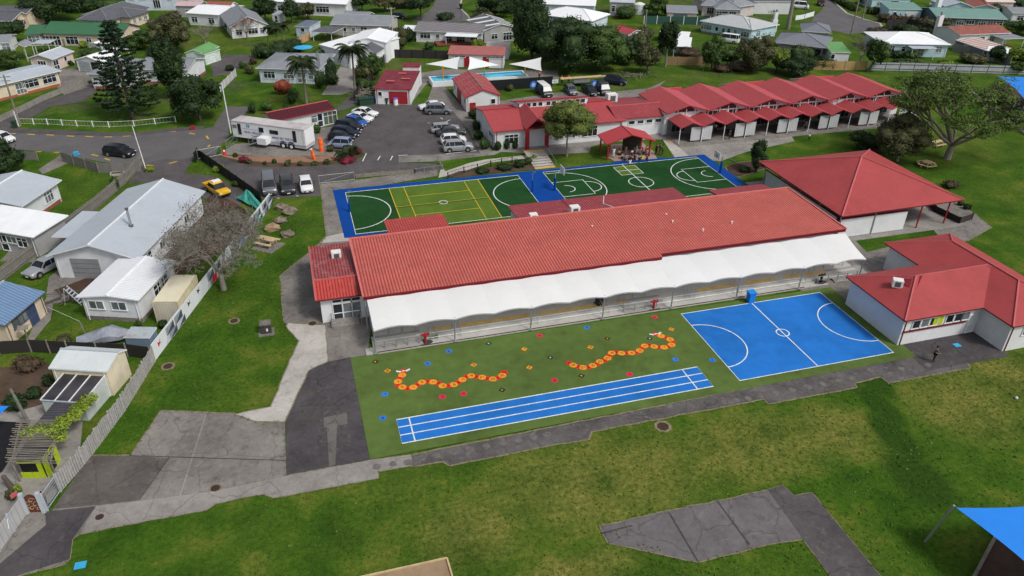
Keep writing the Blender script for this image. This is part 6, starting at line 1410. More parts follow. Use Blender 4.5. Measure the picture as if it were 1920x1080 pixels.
def bush(label, q, w_, h, m, seed=1, n=260, leaf=.13, group=None, name='bush', cat='bush', ly=1.0, k=5):
    p = G(q); dist = float(np.array([p.x, p.y, -CAMH])@_fw); r = w_*(1.25 if q[1] < 240 else 1.05)*dist/FOC/2; h *= 1.15 if q[1] < 240 else 1.0
    cl = [(p.x+random.uniform(-.5, .5)*r, p.y+random.uniform(-.5, .5)*r*ly, h*random.uniform(.35, .6), r*.55, r*.55*ly, h*.42) for _ in range(k)]+[(p.x, p.y, h*.5, r*.75, r*.75*ly, h*.5)]
    V, F = leaves(cl, n, leaf, seed); return tag(mesh_np(name, V, F, m), label, cat, group)

def hedge(label, px, wd, h, m, seed=1, dens=40, leaf=.2, name='hedge'):
    P = [G(q) for q in px]; cl = []
    for a, b in zip(P[:-1], P[1:]):
        k = max(2, int((b-a).length/(wd*.55)))
        for i in range(k): q = a.lerp(b, (i+.5)/k); cl.append((q.x+random.uniform(-.1, .1)*wd, q.y+random.uniform(-.1, .1)*wd, h*random.uniform(.45, .55), wd*.55, wd*.55, h*random.uniform(.46, .56)))
    V, F = leaves(cl, int(len(cl)*dens), leaf, seed); return tag(mesh_np(name, V, F, m), label, 'hedge')

# norfolk pine
def norfolk(label, base, H_, wr, seed):
    g = random.Random(seed); p = G(base); t = thing('norfolk_pine', label, 'pine tree', (p.x, p.y, 0))
    mb = MB().tube((p.x, p.y, -.1), (p.x, p.y, H_*.5), .32, .2, 9).tube((p.x, p.y, H_*.5), (p.x, p.y, H_), .2, .04, 7); PV = []; NV = []; SZ = []
    z = 1.9
    while z < H_-.3:
        f = z/H_; L = wr*(1-f)**.72*g.uniform(.9, 1.05)*(1.0 if f > .16 else .9); nbr = 7 if f < .6 else 5; a0 = g.uniform(0, 6)
        for k in range(nbr):
            a = a0+k*2*math.pi/nbr+g.uniform(-.15, .15); Lk = L*g.uniform(.8, 1.1); pr = Vector((p.x, p.y, z)); S = 6
            for s in range(1, S+1):
                q = s/S; e = Vector((p.x+math.cos(a)*Lk*q, p.y+math.sin(a)*Lk*q, z+.10*Lk*q-.22*Lk*q*q+.2*q**4*Lk)); mb.tube(pr, e, .05*(1.1-q)+.012, n=3, cap=False)
                if q > .25:
                    dn = 64 if f < .5 else 44
                    for _ in range(dn):
                        PV.append((e.x+g.gauss(0, .22)*(1-.3*q), e.y+g.gauss(0, .22), e.z+g.gauss(0.05, .09))); SZ.append(g.uniform(.12, .26))
                pr = e
        z += (.95 if f < .7 else .7)*g.uniform(.85, 1.15)
    P_ = np.array(PV); n = len(P_); gg = np.random.default_rng(seed); nrm = gg.normal(size=(n, 3))*.5; nrm[:, 2] += 1; nrm /= np.linalg.norm(nrm, axis=1)[:, None]
    a = np.cross(nrm, gg.normal(size=(n, 3))); a /= np.linalg.norm(a, axis=1)[:, None]; b = np.cross(nrm, a); sz = np.array(SZ)[:, None]
    V = np.stack([P_-a*sz, P_-b*sz*.5, P_+a*sz, P_+b*sz*.5], 1).reshape(-1, 3)
    mesh_np('foliage', V, np.arange(4*n).reshape(n, 4), lf_pine, t); mb.build('trunk', barkm, t)
norfolk('tall layered pine standing on the corner lawn by the street', (248, 219), 16.3, 6.3, 4)

def bare_tree(label, base, h, w_, seed, m=twig, depth=5, tr=.3, group=None, name='bare_tree', leafm=None):
    g = random.Random(seed); p = G(base); t = thing(name, label, 'bare tree', (p.x, p.y, 0), group); mb = MB(); tips = []
    def grow(a, d, L, r, k):
        if r < .035 and k <= 1: nn = 3
        else: nn = 5 if r > .06 else 3
        m1 = a+d*L*.5+Vector((g.gauss(0, 1), g.gauss(0, 1), g.gauss(0, 1)))*L*.06; b = m1+(d+Vector((g.gauss(0, 1), g.gauss(0, 1), g.gauss(0, 1)))*.14).normalized()*L*.5
        mb.tube(a, m1, r, r*.85, nn, cap=False).tube(m1, b, r*.85, r*.65, nn, cap=False)
        if k == 0: tips.append(b); return
        nb = g.choice((3, 4)) if k > 1 else 4
        for i in range(nb):
            ax = Vector((g.gauss(0, 1), g.gauss(0, 1), g.gauss(0, .55))).normalized(); nd = (d*.75+ax*g.uniform(.55, .95)+Vector((0, 0, .12))).normalized()
            s = m1.lerp(b, g.uniform(.2, 1)) if i < nb-1 else b; grow(s, nd, L*g.uniform(.62, .8), max(.011, r*.54), k-1)
    H0 = h*.22; mb.tube((p.x, p.y, -.1), (p.x, p.y, H0), tr*1.25, tr, 8)
    for i in range(5):
        a = i*1.2566+g.uniform(-.3, .3); d = Vector((math.cos(a)*w_+(.16 if depth > 5 else 0), math.sin(a)*w_, g.uniform(.5, 1.0))).normalized(); grow(Vector((p.x, p.y, H0)), d, h*.30, tr*.55, depth)
    mb.build('branches', m, t)
    if leafm:
        gg = np.random.default_rng(seed); T_ = np.array([tuple(x) for x in tips]); n = 2600 if len(T_) > 3000 else 900; k = gg.choice(len(T_), n); cl = T_[k]+gg.normal(size=(n, 3))*.25
        n = n; a = gg.normal(size=(n, 3)); a /= np.linalg.norm(a, axis=1)[:, None]; b = np.cross(a, gg.normal(size=(n, 3))); b /= np.linalg.norm(b, axis=1)[:, None]
        V = np.stack([cl-a*.09, cl-b*.06, cl+a*.09, cl+b*.06], 1).reshape(-1, 3); mesh_np('leaves', V, np.arange(4*n).reshape(n, 4), leafm, t)
bare_tree('large bare winter tree beside the mural fence', (420, 543), 9.0, .5, 21, depth=6, tr=.24, leafm=lf_olive, m=mat('twigs_grey', (.25, .23, .20), .95, .3, 3))
bare_tree('small pale leafless tree behind the mossy green garage', (386, 84), 5.5, .8, 5, depth=3, tr=.14, m=mat('twigs_pale', (.27, .24, .21)))
bare_tree('small leafless reddish tree in front of the steep grey gable', (464, 74), 5.8, .8, 8, depth=3, tr=.16, leafm=lf_red)
bare_tree('misty grey leafless tree left of the brilliant white roof', (1612, 118), 6.5, .8, 9, depth=4, tr=.15)
bare_tree('thin pale sapling on the lawn behind the classrooms', (1318, 133), 2.6, .6, 10, depth=2, tr=.05, m=mat('twigs_pale', (.27, .24, .21)))

def palm(label, base, h, top_px, seed, fr_l=2.6, n=20, name='palm_tree', lean=True, tr=.2):
    g = random.Random(seed); p = G(base); b = Vector((p.x, p.y, 0)); q = G(top_px, h); e = Vector((q.x, q.y, h)) if lean else Vector((p.x, p.y, h))
    if (e-b).xy.length > 2.0: d = (e-b); d.z = 0; e = b+d.normalized()*1.5+Vector((0, 0, h))
    t = thing(name, label, 'palm tree', (p.x, p.y, 0)); mb = MB()
    pr = b
    for i in range(1, 9): c = b.lerp(e, i/8); mb.tube(pr, c, tr*(1.15-.05*i), tr*(1.1-.05*i), 8, cap=False); pr = c
    mb.build('trunk', bark_pale, t); mb = MB(); st = MB()
    for i in range(n):
        a = i*2.399+g.uniform(-.2, .2); up = g.uniform(-.25, 1.0); L = fr_l*g.uniform(.8, 1.1); pr = e.copy(); dirx = Vector((math.cos(a), math.sin(a), 0)); side = Vector((-math.sin(a), math.cos(a), 0)); S = 9
        for s in range(1, S+1):
            f = s/S; c = e+dirx*L*f*(1-.15*f)+Vector((0, 0, L*(up*f-.85*f*f))); st.tube(pr, c, .03*(1.2-f), n=3, cap=False)
            for sd in (-1, 1):
                for w2 in (0, .5):
                    c0 = pr.lerp(c, w2); ll = L*.26*math.sin(math.pi*(.15+.8*f))*g.uniform(.8, 1.1); tip = c0+side*sd*ll+dirx*ll*.35-Vector((0, 0, ll*.45)); ww = dirx*.17
                    mb.poly([tuple(c0-ww), tuple(c0+ww), tuple(tip)])
            pr = c
    mb.build('fronds', lf_palm, t); st.build('frond_stem', lf_olive, t); return t
palm('tall slender palm standing in front of the pale blue house', (575, 195), 7.8, (565, 116), 3, 3.4, 56)
palm('tall palm with drooping fronds beside the workshop driveway', (666, 175), 8.6, (660, 92), 4, 3.7, 50)
palm('thick trunked palm by the white hall at the top right', (1477, 54), 10.5, (1483, -6), 5, 3.5, 22, tr=.5)
for i, (q, lb) in enumerate((((503, 86), 'tufted cabbage tree farthest left on the lawn below the steep grey gable'), ((519, 88), 'tufted cabbage tree in the middle of the lawn below the steep grey gable'), ((532, 82), 'tufted cabbage tree nearest the small pale blue garden shed'))):
    o = palm(lb, q, 4.2, (q[0]-1, q[1]-35), 20+i, 1.6, 26, name='cabbage_tree', tr=.15)
palm('small palm in the drive garden beside the crimson bushes', (642, 299), 1.3, (642, 285), 31, 1.5, 18, name='cycad', tr=.16)
palm('small palm in the drive garden below the parked cars', (659, 289), 1.3, (659, 276), 32, 1.5, 18, name='cycad', tr=.16)
palm('small leafy banana palm behind the pale blue house', (560, 96), 1.8, (560, 86), 33, 2.2, 12, name='banana_plant', tr=.12)

# large trees
TT = [
 ('conifer', 'dark column shaped conifer right of the layered pine', 'conifer', (322, 184), 62, 54, lf_dark, dict(trunk=.3, seed=2, n=5200, leaf=.2, bare_h=.04, clumps=34, wy=1.0, lean=(.5, 0))),
 ('broadleaf_tree', 'round dark broadleaf tree at the top of the street lawn', 'tree', (376, 226), 133, 98, lf_dark, dict(seed=3, n=4200, leaf=.23, bare_h=.1, clumps=26)),
 ('broadleaf_tree', 'grey green fluffy tree behind the column conifer', 'tree', (330, 100), 18, 62, lf_olive, dict(seed=4, n=3000, leaf=.26, bare_h=.12, clumps=22)),
 ('broadleaf_tree', 'very large dark tree at the top left behind the green roof', 'tree', (98, 41), -22, 92, lf_dark, dict(seed=5, n=3600, leaf=.34, bare_h=.05, clumps=26)),
 ('broadleaf_tree', 'large dark tree at the top left edge between the two dark roofs', 'tree', (150, 22), -25, 60, lf_dark, dict(seed=6, n=1500, leaf=.34, bare_h=.1)),
 ('broadleaf_tree', 'dark tree at the left edge above the white cottage', 'tree', (15, 82), 38, 66, lf_dark, dict(seed=7, n=2000, leaf=.26, bare_h=.1)),
 ('broadleaf_tree', 'dark tree at the left edge in front of the play fort', 'tree', (12, 128), 88, 60, lf_mid, dict(seed=8, n=1800, leaf=.22, bare_h=.1)),
 ('broadleaf_tree', 'dark tree at the left edge beside the street fence', 'tree', (5, 326), 258, 84, lf_dark, dict(seed=9, n=3000, leaf=.18, bare_h=.05, clumps=22)),
 ('broadleaf_tree', 'dark tree behind the grey paved yard right of the green roofed house', 'tree', (268, 92), 52, 44, lf_mid, dict(seed=10, n=1000, leaf=.25)),
 ('broadleaf_tree', 'tree with wide dark crown beside the centre cul-de-sac', 'tree', (789, 38), -18, 58, lf_dark, dict(seed=11, n=2000, leaf=.3, bare_h=.3)),
 ('broadleaf_tree', 'dark tree left of the small round olive tree at the top', 'tree', (548, 44), -4, 38, lf_dark, dict(seed=12, n=1400, leaf=.28, bare_h=.1)),
 ('broadleaf_tree', 'round olive tree by the pale weatherboard wall at the top', 'tree', (578, 36), 4, 34, lf_olive, dict(seed=13, n=1300, leaf=.26, bare_h=.15)),
 ('broadleaf_tree', 'dark tree above the grey roof at the top left of centre', 'tree', (499, 40), -12, 42, lf_dark, dict(seed=14, n=1300, leaf=.3, bare_h=.1)),
 ('broadleaf_tree', 'dark tree at the top edge above the low pinkish house', 'tree', (680, 22), -14, 44, lf_dark, dict(seed=15, n=1300, leaf=.3)),
 ('broadleaf_tree', 'brown green tree at the top edge right of the low pinkish house', 'tree', (722, 22), -10, 46, lf_olive, dict(seed=16, n=1200, leaf=.3)),
 ('conifer', 'tall very dark conifer at the right end of the pool', 'conifer', (995, 114), -26, 62, lf_dark, dict(trunk=.4, seed=17, n=8000, leaf=.26, bare_h=.01, clumps=60)),
 ('broadleaf_tree', 'huge dark tree left part of the dense group above the parked vans', 'tree', (1066, 132), 26, 112, lf_dark, dict(seed=18, n=5500, leaf=.28, bare_h=.04, clumps=34)),
 ('broadleaf_tree', 'huge green tree right part of the dense group above the parked vans', 'tree', (1128, 132), 40, 104, lf_mid, dict(seed=19, n=5000, leaf=.28, bare_h=.04, clumps=32)),
 ('broadleaf_tree', 'dark shrubby tree between the dense group and the olive tree', 'tree', (1180, 122), 66, 44, lf_dark, dict(seed=20, n=1500, leaf=.24, bare_h=.03)),
 ('broadleaf_tree', 'grey olive round tree at the edge of the back lawn', 'tree', (1212, 138), 80, 54, lf_olive, dict(seed=21, n=2200, leaf=.22, bare_h=.08)),
 ('broadleaf_tree', 'slim upright dark tree with bare pale foot on the back lawn', 'tree', (1247, 126), 34, 38, lf_dark, dict(seed=22, n=2400, leaf=.22, bare_h=.2, tm=bark_pale, clumps=24)),
 ('broadleaf_tree', 'green tree in front of the brown timber fence', 'tree', (1333, 132), 60, 42, lf_mid, dict(seed=23, n=2200, leaf=.22, bare_h=.05, clumps=22)),
 ('broadleaf_tree', 'broad brownish dark tree above the classroom roofs', 'tree', (1412, 136), 60, 66, lf_olive, dict(seed=24, n=3200, leaf=.25, bare_h=.04, clumps=26)),
 ('broadleaf_tree', 'yellow green tree beside the broad brownish tree', 'tree', (1455, 134), 82, 40, lf_light, dict(seed=25, n=1800, leaf=.22, bare_h=.03, clumps=20)),
 ('broadleaf_tree', 'dense very dark bush like tree above the classroom roofs', 'tree', (1492, 141), 100, 74, lf_dark, dict(seed=26, n=2800, leaf=.24, bare_h=.02, clumps=22)),
 ('broadleaf_tree', 'dark leaning tree in front of the brilliant white roofed house', 'tree', (1626, 134), 72, 48, lf_mid, dict(seed=27, n=2400, leaf=.22, bare_h=.2, lean=(1.6, 0), clumps=20)),
 ('broadleaf_tree', 'small round tree below the striped shed', 'tree', (1865, 118), 82, 30, lf_dark, dict(seed=28, n=1200, leaf=.22, bare_h=.1)),
 ('broadleaf_tree', 'small round tree in front of the silver panel fence', 'tree', (1900, 138), 116, 28, lf_mid, dict(seed=29, n=1200, leaf=.2, bare_h=.1)),
 ('broadleaf_tree', 'green tree at the right edge below the rust tiled house', 'tree', (1912, 112), 88, 50, lf_light, dict(seed=30, n=1300, leaf=.25, bare_h=.1)),
 ('broadleaf_tree', 'green tree at the right edge above the carport', 'tree', (1908, 66), 34, 60, lf_mid, dict(seed=31, n=1400, leaf=.28, bare_h=.05)),
 ('broadleaf_tree', 'dark tree in the top right corner', 'tree', (1895, 20), -4, 44, lf_dark, dict(seed=32, n=1000, leaf=.3, bare_h=.05)),
 ('broadleaf_tree', 'grey bushy tree left of the teal roofed house', 'tree', (1755, 54), 30, 70, lf_olive, dict(seed=33, n=1500, leaf=.24, bare_h=.05, wy=.6)),
 ('school_tree', 'round yellow green tree with pale trunk in front of the office', 'tree', (1063, 294), 184, 88, lf_school, dict(trunk=.17, seed=34, n=7500, leaf=.15, bare_h=.30, clumps=46, tm=bark_pale)),
 ('broadleaf_tree', 'dark brownish tree in the shade behind the red pavilion', 'tree', (1682, 302), 212, 96, lf_olive, dict(trunk=.2, seed=35, n=5200, leaf=.17, bare_h=.12, clumps=36, tm=bark_pale)),
 ('broadleaf_tree', 'dark low tree left of the brownish tree behind the pavilion', 'tree', (1625, 280), 245, 60, lf_dark, dict(seed=36, n=1800, leaf=.17, bare_h=.03)),
 ('broadleaf_tree', 'small dark tree at the top between the centre houses', 'tree', (930, 33), -12, 74, lf_dark, dict(seed=37, n=2200, leaf=.3, bare_h=.02, wy=.5)),
 ('broadleaf_tree', 'green tree at the top edge right of the water tank', 'tree', (1232, 28), -10, 50, lf_mid, dict(seed=38, n=1300, leaf=.3, bare_h=.04)),
 ('broadleaf_tree', 'dark tree at the top edge above the far left dark roof', 'tree', (185, 10), -30, 50, lf_brown, dict(seed=39, n=1100, leaf=.34, bare_h=.04)),
 ('broadleaf_tree', 'dark tree beside the workshop drive behind the drooping palm', 'tree', (700, 150), 96, 44, lf_mid, dict(seed=40, n=1900, leaf=.2, bare_h=.06)),
 ('broadleaf_tree', 'small green tree in front of the long white house deck', 'tree', (895, 96), 72, 28, lf_light, dict(seed=41, n=1000, leaf=.2, bare_h=.05)),
 ('conifer', 'conical dark shrub tree in the bed at the end of the basketball court', 'conifer', (1416, 322), 262, 36, lf_dark, dict(seed=42, n=2600, leaf=.14, bare_h=.02, clumps=20)),
]
for nm, lb, ct, ba, tp, wd, m, kw in TT: tree(nm, lb, ct, ba, tp, wd, m, group='garden and street trees' if nm == 'broadleaf_tree' else None, **kw)

# spreading tree on the right
p = G((1775, 298)); t = thing('spreading_tree', 'large spreading tree with pale forked limbs and layered open crown on the field', 'tree', (p.x, p.y, 0))
g = random.Random(5); mb = MB(); b = Vector((p.x, p.y, 0)); cl = []
dist = float(np.array([p.x, p.y, -CAMH])@_fw); sc_ = dist/FOC
mb.tube(b-Vector((0, 0, .1)), b+Vector((.2, 0, 2.2)), .6, .45, 10)
HT = 13.0
def limb(a, d, L, r, k):
    m1 = a+d*L*.5+Vector((g.gauss(0, .1), g.gauss(0, .1), .05))*L*.5; e = m1+(d+Vector((0, 0, .12))).normalized()*L*.5; mb.tube(a, m1, r, r*.85, 6, cap=False).tube(m1, e, r*.85, r*.68, 6, cap=False)
    if k <= 1: cl.append((e.x, e.y, e.z+.2, g.uniform(.9, 1.6), g.uniform(.9, 1.5), g.uniform(.25, .45)))
    if k == 0: return
    for i in range(3):
        nd = (d*.9+Vector((g.gauss(0, .65), g.gauss(0, .65), g.uniform(-.05, .3)))).normalized(); limb(e, nd, L*g.uniform(.62, .85), r*.6, k-1)
for a_, up, L in ((0.1, .6, 5.0), (1.2, .9, 4.0), (2.2, .8, 4.0), (3.2, .6, 4.8), (4.3, .7, 3.6), (5.3, .62, 4.0), (1.9, 1.5, 4.2), (2.9, 1.4, 4.4)):
    limb(b+Vector((.2, 0, 2.1)), Vector((math.cos(a_), math.sin(a_), up)).normalized(), L, .27, 3)
mb.build('trunk', bark_pale, t)
V, F = leaves(cl, 26000, .14, 9, inner=False, flat_=.8); mesh_np('crown', V, F, lf_spread, t)

# shrubs and hedges
for i, (q, w_, h, m, lb) in enumerate((
 ((410, 322), 26, 1.0, lf_light, 'bright green shrub inside the dark timber fence by the driveway'), ((443, 349), 16, .8, lf_mid, 'small green shrub behind the yellow pickup'), ((281, 322), 18, .8, lf_vine, 'lime coloured shrub at the foot of the white lamp post'),
 ((219, 357), 20, 2.0, lf_mid, 'tall dark shrub against the grey fence by the lawn'), ((458, 304), 20, .9, lf_crim, 'crimson shrub at the left end of the drive garden'), ((468, 306), 14, .7, lf_olive, 'olive shrub touching the left crimson shrub'), ((442, 295), 10, .7, lf_mid, 'small tufted shrub beside the traffic cone'),
 ((497, 309), 8, .5, lf_brown, 'tiny brown shrub in the middle of the drive garden'), ((541, 310), 14, .8, lf_olive, 'rounded olive shrub in the middle of the drive garden'), ((564, 310), 12, .7, lf_olive, 'small olive shrub left of the orange barrel pair'), ((613, 308), 13, .8, lf_olive, 'rounded olive shrub right of the orange barrel pair'),
 ((515, 306), 10, .6, lf_mid, 'spiky green shrub left of the middle olive shrubs'), ((590, 309), 12, .6, lf_mid, 'spiky green shrub below the leaning orange barrel'), ((620, 284), 16, 1.0, lf_olive, 'olive shrub in front of the pale blue parked car'), ((651, 304), 34, .9, lf_crim, 'crimson shrub mass at the tip of the drive garden'), ((665, 287), 30, .9, lf_crim, 'crimson shrub mass beside the upper small palm'),
 ((594, 250), 20, 1.6, lf_mid, 'leafy green shrub at the back end of the trailer'), ((545, 226), 26, 2.4, lf_dark, 'dark shrub behind the trailer in front of the maroon roof'), ((568, 226), 20, 2.4, lf_dark, 'dark pointed shrub behind the trailer next to the kiosk wall'),
 ((473, 212), 14, 1.6, lf_dark, 'dark shrub on the lawn left of the maroon roof'), ((502, 206), 24, 1.6, lf_mid, 'low green shrub on the lawn above the maroon roof'), ((548, 195), 16, 1.7, lf_dark, 'dark red tinted shrub beside the tall slender palm'), ((533, 176), 32, 2.6, lf_red, 'rusty red shrub in front of the pale blue house'), ((549, 182), 24, 1.6, lf_mid, 'green shrub right of the rusty red shrub'),
 ((516, 152), 16, 1.4, lf_dark, 'dark shrub under the pale blue house windows'), ((601, 166), 24, 3.2, lf_dark, 'dark rounded shrub at the pale blue house corner'), ((623, 143), 20, 3.4, lf_dark, 'dark clipped shrub at the right side of the pale blue house'), ((683, 172), 30, 2.4, lf_mid, 'green shrub around the foot of the drooping palm'), ((705, 176), 24, 2.2, lf_mid, 'green shrub above the pile of branches'),
 ((492, 108), 40, 2.4, lf_dark, 'dark shrub mass left behind the pale blue house'), ((522, 106), 34, 2.0, lf_dark, 'dark shrub mass right behind the pale blue house'), ((752, 92), 20, 2.6, lf_olive, 'brown green shrub at the left end of the long white house'), ((806, 93), 20, 1.6, lf_mid, 'green shrub in front of the long white house windows'), ((882, 96), 22, 1.2, lf_brown, 'brownish shrub under the white awning deck'),
 ((890, 222), 22, 1.6, lf_dark, 'dark shrub at the corner of the faded red gabled shed'), ((893, 245), 22, 1.8, lf_dark, 'round dark shrub between the parked cars and the office'), ((896, 262), 20, 1.6, lf_dark, 'dark shrub below the round dark shrub by the office'), ((910, 280), 22, 1.7, lf_mid, 'bright green shrub at the office corner'), ((933, 282), 18, 1.6, lf_dark, 'dark shrub second from the office corner'), ((950, 280), 18, 1.6, lf_dark, 'dark shrub under the office front window'), ((964, 278), 16, 1.5, lf_dark, 'dark shrub beside the left red porch column'),
 ((990, 308), 18, 1.1, lf_mid, 'green shrub left of the porch steps'), ((976, 314), 26, 1.3, lf_dark, 'dark shrub bed plant left of the porch steps'), ((1002, 300), 10, .8, lf_light, 'small light green shrub at the top of the porch steps'), ((945, 318), 30, .8, lf_dark, 'low dark shrub beside the court edge'), ((905, 324), 30, .7, lf_dark, 'low dark shrub at the left end of the court bed'),
 ((1395, 322), 22, .8, lf_dark, 'low dark shrub left of the conical tree'), ((1785, 352), 36, 1.0, lf_brown, 'reddish brown low shrub behind the right corner of the pavilion'), ((1640, 285), 40, .9, lf_brown, 'brown low shrub under the trees behind the pavilion'), ((1813, 392), 14, .8, lf_dark, 'small dark shrub by the low black fence'), ((1800, 385), 12, .7, lf_mid, 'small green shrub by the low black fence'),
 ((468, 138), 14, 1.4, lf_olive, 'olive shrub nearest the end of the white fence'), ((455, 128), 12, 1.2, lf_mid, 'green shrub along the curved drive garden'), ((432, 132), 16, 1.0, lf_dark, 'dark shrub on the sealed yard by the mossy garage'), ((476, 120), 14, 1.2, lf_brown, 'brown shrub at the left corner of the pale blue house'), ((185, 190), 8, .5, lf_dark, 'small dark shrub at the pine lawn edge'),
 ((1680, 108), 22, 1.6, lf_dark, 'dark shrub in front of the light blue wall under the brilliant white roof'), ((1706, 110), 24, 1.6, lf_mid, 'green shrub beside the small porch of the bright white house'), ((1885, 108), 22, 1.4, lf_mid, 'green shrub by the old grey timber fence'), ((1345, 133), 10, .9, lf_olive, 'grey sapling shrub below the green tree'), ((1065, 168), 12, 1.0, lf_olive, 'dull shrub by the pool fence end'), ((958, 170), 16, 1.2, lf_olive, 'grey green shrub in front of the black pool fence'),
 ((1390, 132), 60, 1.4, lf_brown, 'brown undergrowth mass behind the classroom lawn'), ((1355, 132), 40, 1.2, lf_brown, 'reddish undergrowth mass by the green tree'), ((88, 108), 14, 1.2, lf_mid, 'green shrub between the shelter roof and the play fort'), ((158, 90), 14, 1.5, lf_light, 'yellow green shrub left of the tin shed doors'), ((132, 122), 12, .8, lf_dark, 'dark shrub by the cottage wall'),
 ((30, 762), 50, 1.0, lf_dark, 'dark shrub mass by the timber pole at the left edge'), ((95, 722), 20, 1.2, lf_dark, 'dark shrub at the left corner of the cream tin shed'), ((50, 690), 60, .9, lf_brown, 'brown scrub behind the dark weathered fence'), ((65, 742), 30, .8, lf_dark, 'low dark scrub across the gravel yard'), ((306, 615), 20, .9, lf_dark, 'dark shrub between the container and the mural fence'), ((262, 612), 12, .8, lf_mid, 'green shrub at the corner of the small white building'),
 ((24, 935), 22, .8, lf_olive, 'scrubby plant by the stump near the carved gate'), ((36, 925), 14, .8, lf_light, 'small green plant near the lime play hut'), ((120, 642), 40, .6, lf_olive, 'low scrub along the yard behind the dark fence'), ((440, 405), 40, 1.0, lf_brown, 'brown undergrowth below the teal tarpaulin'), ((460, 430), 40, .8, lf_olive, 'olive undergrowth inside the mural fence'),
 ((240, 60), 12, 1.0, lf_mid, 'green shrub at the gable of the green roofed house'), ((402, 48), 14, 1.5, lf_mid, 'green shrub before the white boarded wall'), ((318, 88), 60, 2.6, lf_dark, 'dark shrub mass under the grey green fluffy tree'), ((292, 78), 50, 2.4, lf_olive, 'brown green shrub mass left of the grey green fluffy tree'))):
    bush(lb, q, w_, h, m, seed=100+i, n=int(180+w_*9), leaf=.12 if q[1] > 150 else .18, k=6)
hedge('tall dark hedge along the top centre behind the skylight house', [(900, 24), (1010, 26)], 4, 5.5, lf_dark, 1, 130, .35)
hedge('low dark hedge in front of the pale blue shed at the top right', [(1625, 26), (1745, 31)], 2.5, 2.0, lf_dark, 2, 110, .25)
hedge('dark brown hedge beside the far right cul-de-sac', [(1645, 40), (1738, 50)], 2.5, 2.4, lf_brown, 3, 110, .25)
hedge('low dark hedge between the cul-de-sac and the brilliant white roof', [(1650, 60), (1700, 56), (1745, 64)], 2.0, 1.4, lf_dark, 4, 110, .22)
hedge('strip of dark hedge above the road bend at the top right', [(1560, 0), (1605, 22)], 2.0, 1.6, lf_mid, 5, 110, .25)

# scattered garden growth between the houses
i = 0
for q, w_, h, m, lb in (((205, 24), 40, 3.2, lf_mid, 'behind the green roofed house by the dark hip roof'), ((345, 14), 30, 4, lf_dark, 'above the faded pink roof'), ((300, 62), 40, 3, lf_olive, 'between the green gable and the white boarded house'), ((250, 92), 44, 2.4, lf_mid, 'below the green gable end'), ((300, 110), 40, 2, lf_dark, 'right of the layered pine'), ((440, 58), 24, 2.2, lf_mid, 'below the grey gable entrance'), ((505, 62), 36, 2.6, lf_dark, 'right of the steep grey gable'), ((540, 100), 40, 2.6, lf_dark, 'behind the pale blue house beside the umbrella'),
 ((610, 112), 30, 2.6, lf_mid, 'between the pale blue house and the workshop'), ((622, 158), 24, 2.4, lf_dark, 'beside the driveway to the workshop'), ((690, 150), 34, 3.0, lf_olive, 'under the drooping palm fronds'), ((745, 84), 30, 3.6, lf_olive, 'between the workshop and the long white house'), ((765, 78), 20, 2.8, lf_dark, 'at the annex of the long white house'), ((835, 36), 28, 1.6, lf_dark, 'on the island of the centre cul-de-sac'), ((905, 36), 30, 2, lf_olive, 'beside the centre cul-de-sac kerb'), ((985, 68), 34, 4.5, lf_dark, 'at the wall of the skylight house'),
 ((1020, 112), 44, 5, lf_dark, 'between the pool conifer and the dense group'), ((1160, 118), 40, 5, lf_dark, 'right under the dense tree group'), ((1190, 100), 36, 4, lf_olive, 'behind the olive tree by the dense group'), ((1170, 34), 36, 3, lf_mid, 'beside the water tank lawn'), ((1205, 78), 30, 3.2, lf_olive, 'beside the red roofed cottage'), ((1290, 110), 36, 2.4, lf_brown, 'behind the brown timber fence'), ((1375, 112), 40, 2.6, lf_mid, 'behind the broad brownish tree'), ((1540, 128), 30, 2.4, lf_dark, 'at the left end of the golden fence'),
 ((1500, 118), 34, 3.4, lf_mid, 'in front of the verandah house'), ((1440, 24), 24, 1.2, lf_mid, 'on the lawn behind the light blue house'), ((1640, 66), 30, 1.6, lf_brown, 'at the end of the far right cul-de-sac'), ((1700, 62), 34, 2, lf_dark, 'behind the brilliant white roof'), ((1800, 46), 36, 2.4, lf_olive, 'between the teal and rust tiled roofs'), ((1825, 118), 34, 1.8, lf_olive, 'in the yard below the striped shed'), ((1700, 122), 40, 1.2, lf_mid, 'along the panel fence below the porch'), ((1770, 126), 30, 1.2, lf_light, 'along the panel fence right of the porch'), ((620, 14), 30, 3.4, lf_dark, 'at the top edge in front of the long top house'), ((760, 14), 40, 3.6, lf_olive, 'at the top edge left of the centre cul-de-sac'), ((1630, 8), 34, 2, lf_mid, 'at the top edge beside the road'), ((1860, 30), 30, 3, lf_dark, 'right of the rusty gable at the top edge'), ((130, 68), 30, 1.2, lf_mid, 'along the wall of the green roofed house'), ((28, 60), 30, 2.6, lf_dark, 'left of the play fort'), ((175, 104), 30, 1.6, lf_mid, 'between the cottage and the double garage'), ((290, 142), 40, 1.6, lf_dark, 'in front of the hidden house')):
    i += 1; bush('garden shrub '+lb, q, w_*1.2, h, m, seed=300+i, n=int(500+w_*16), leaf=.19, group='garden shrubs among the houses', name='shrub', cat='shrub', k=8)
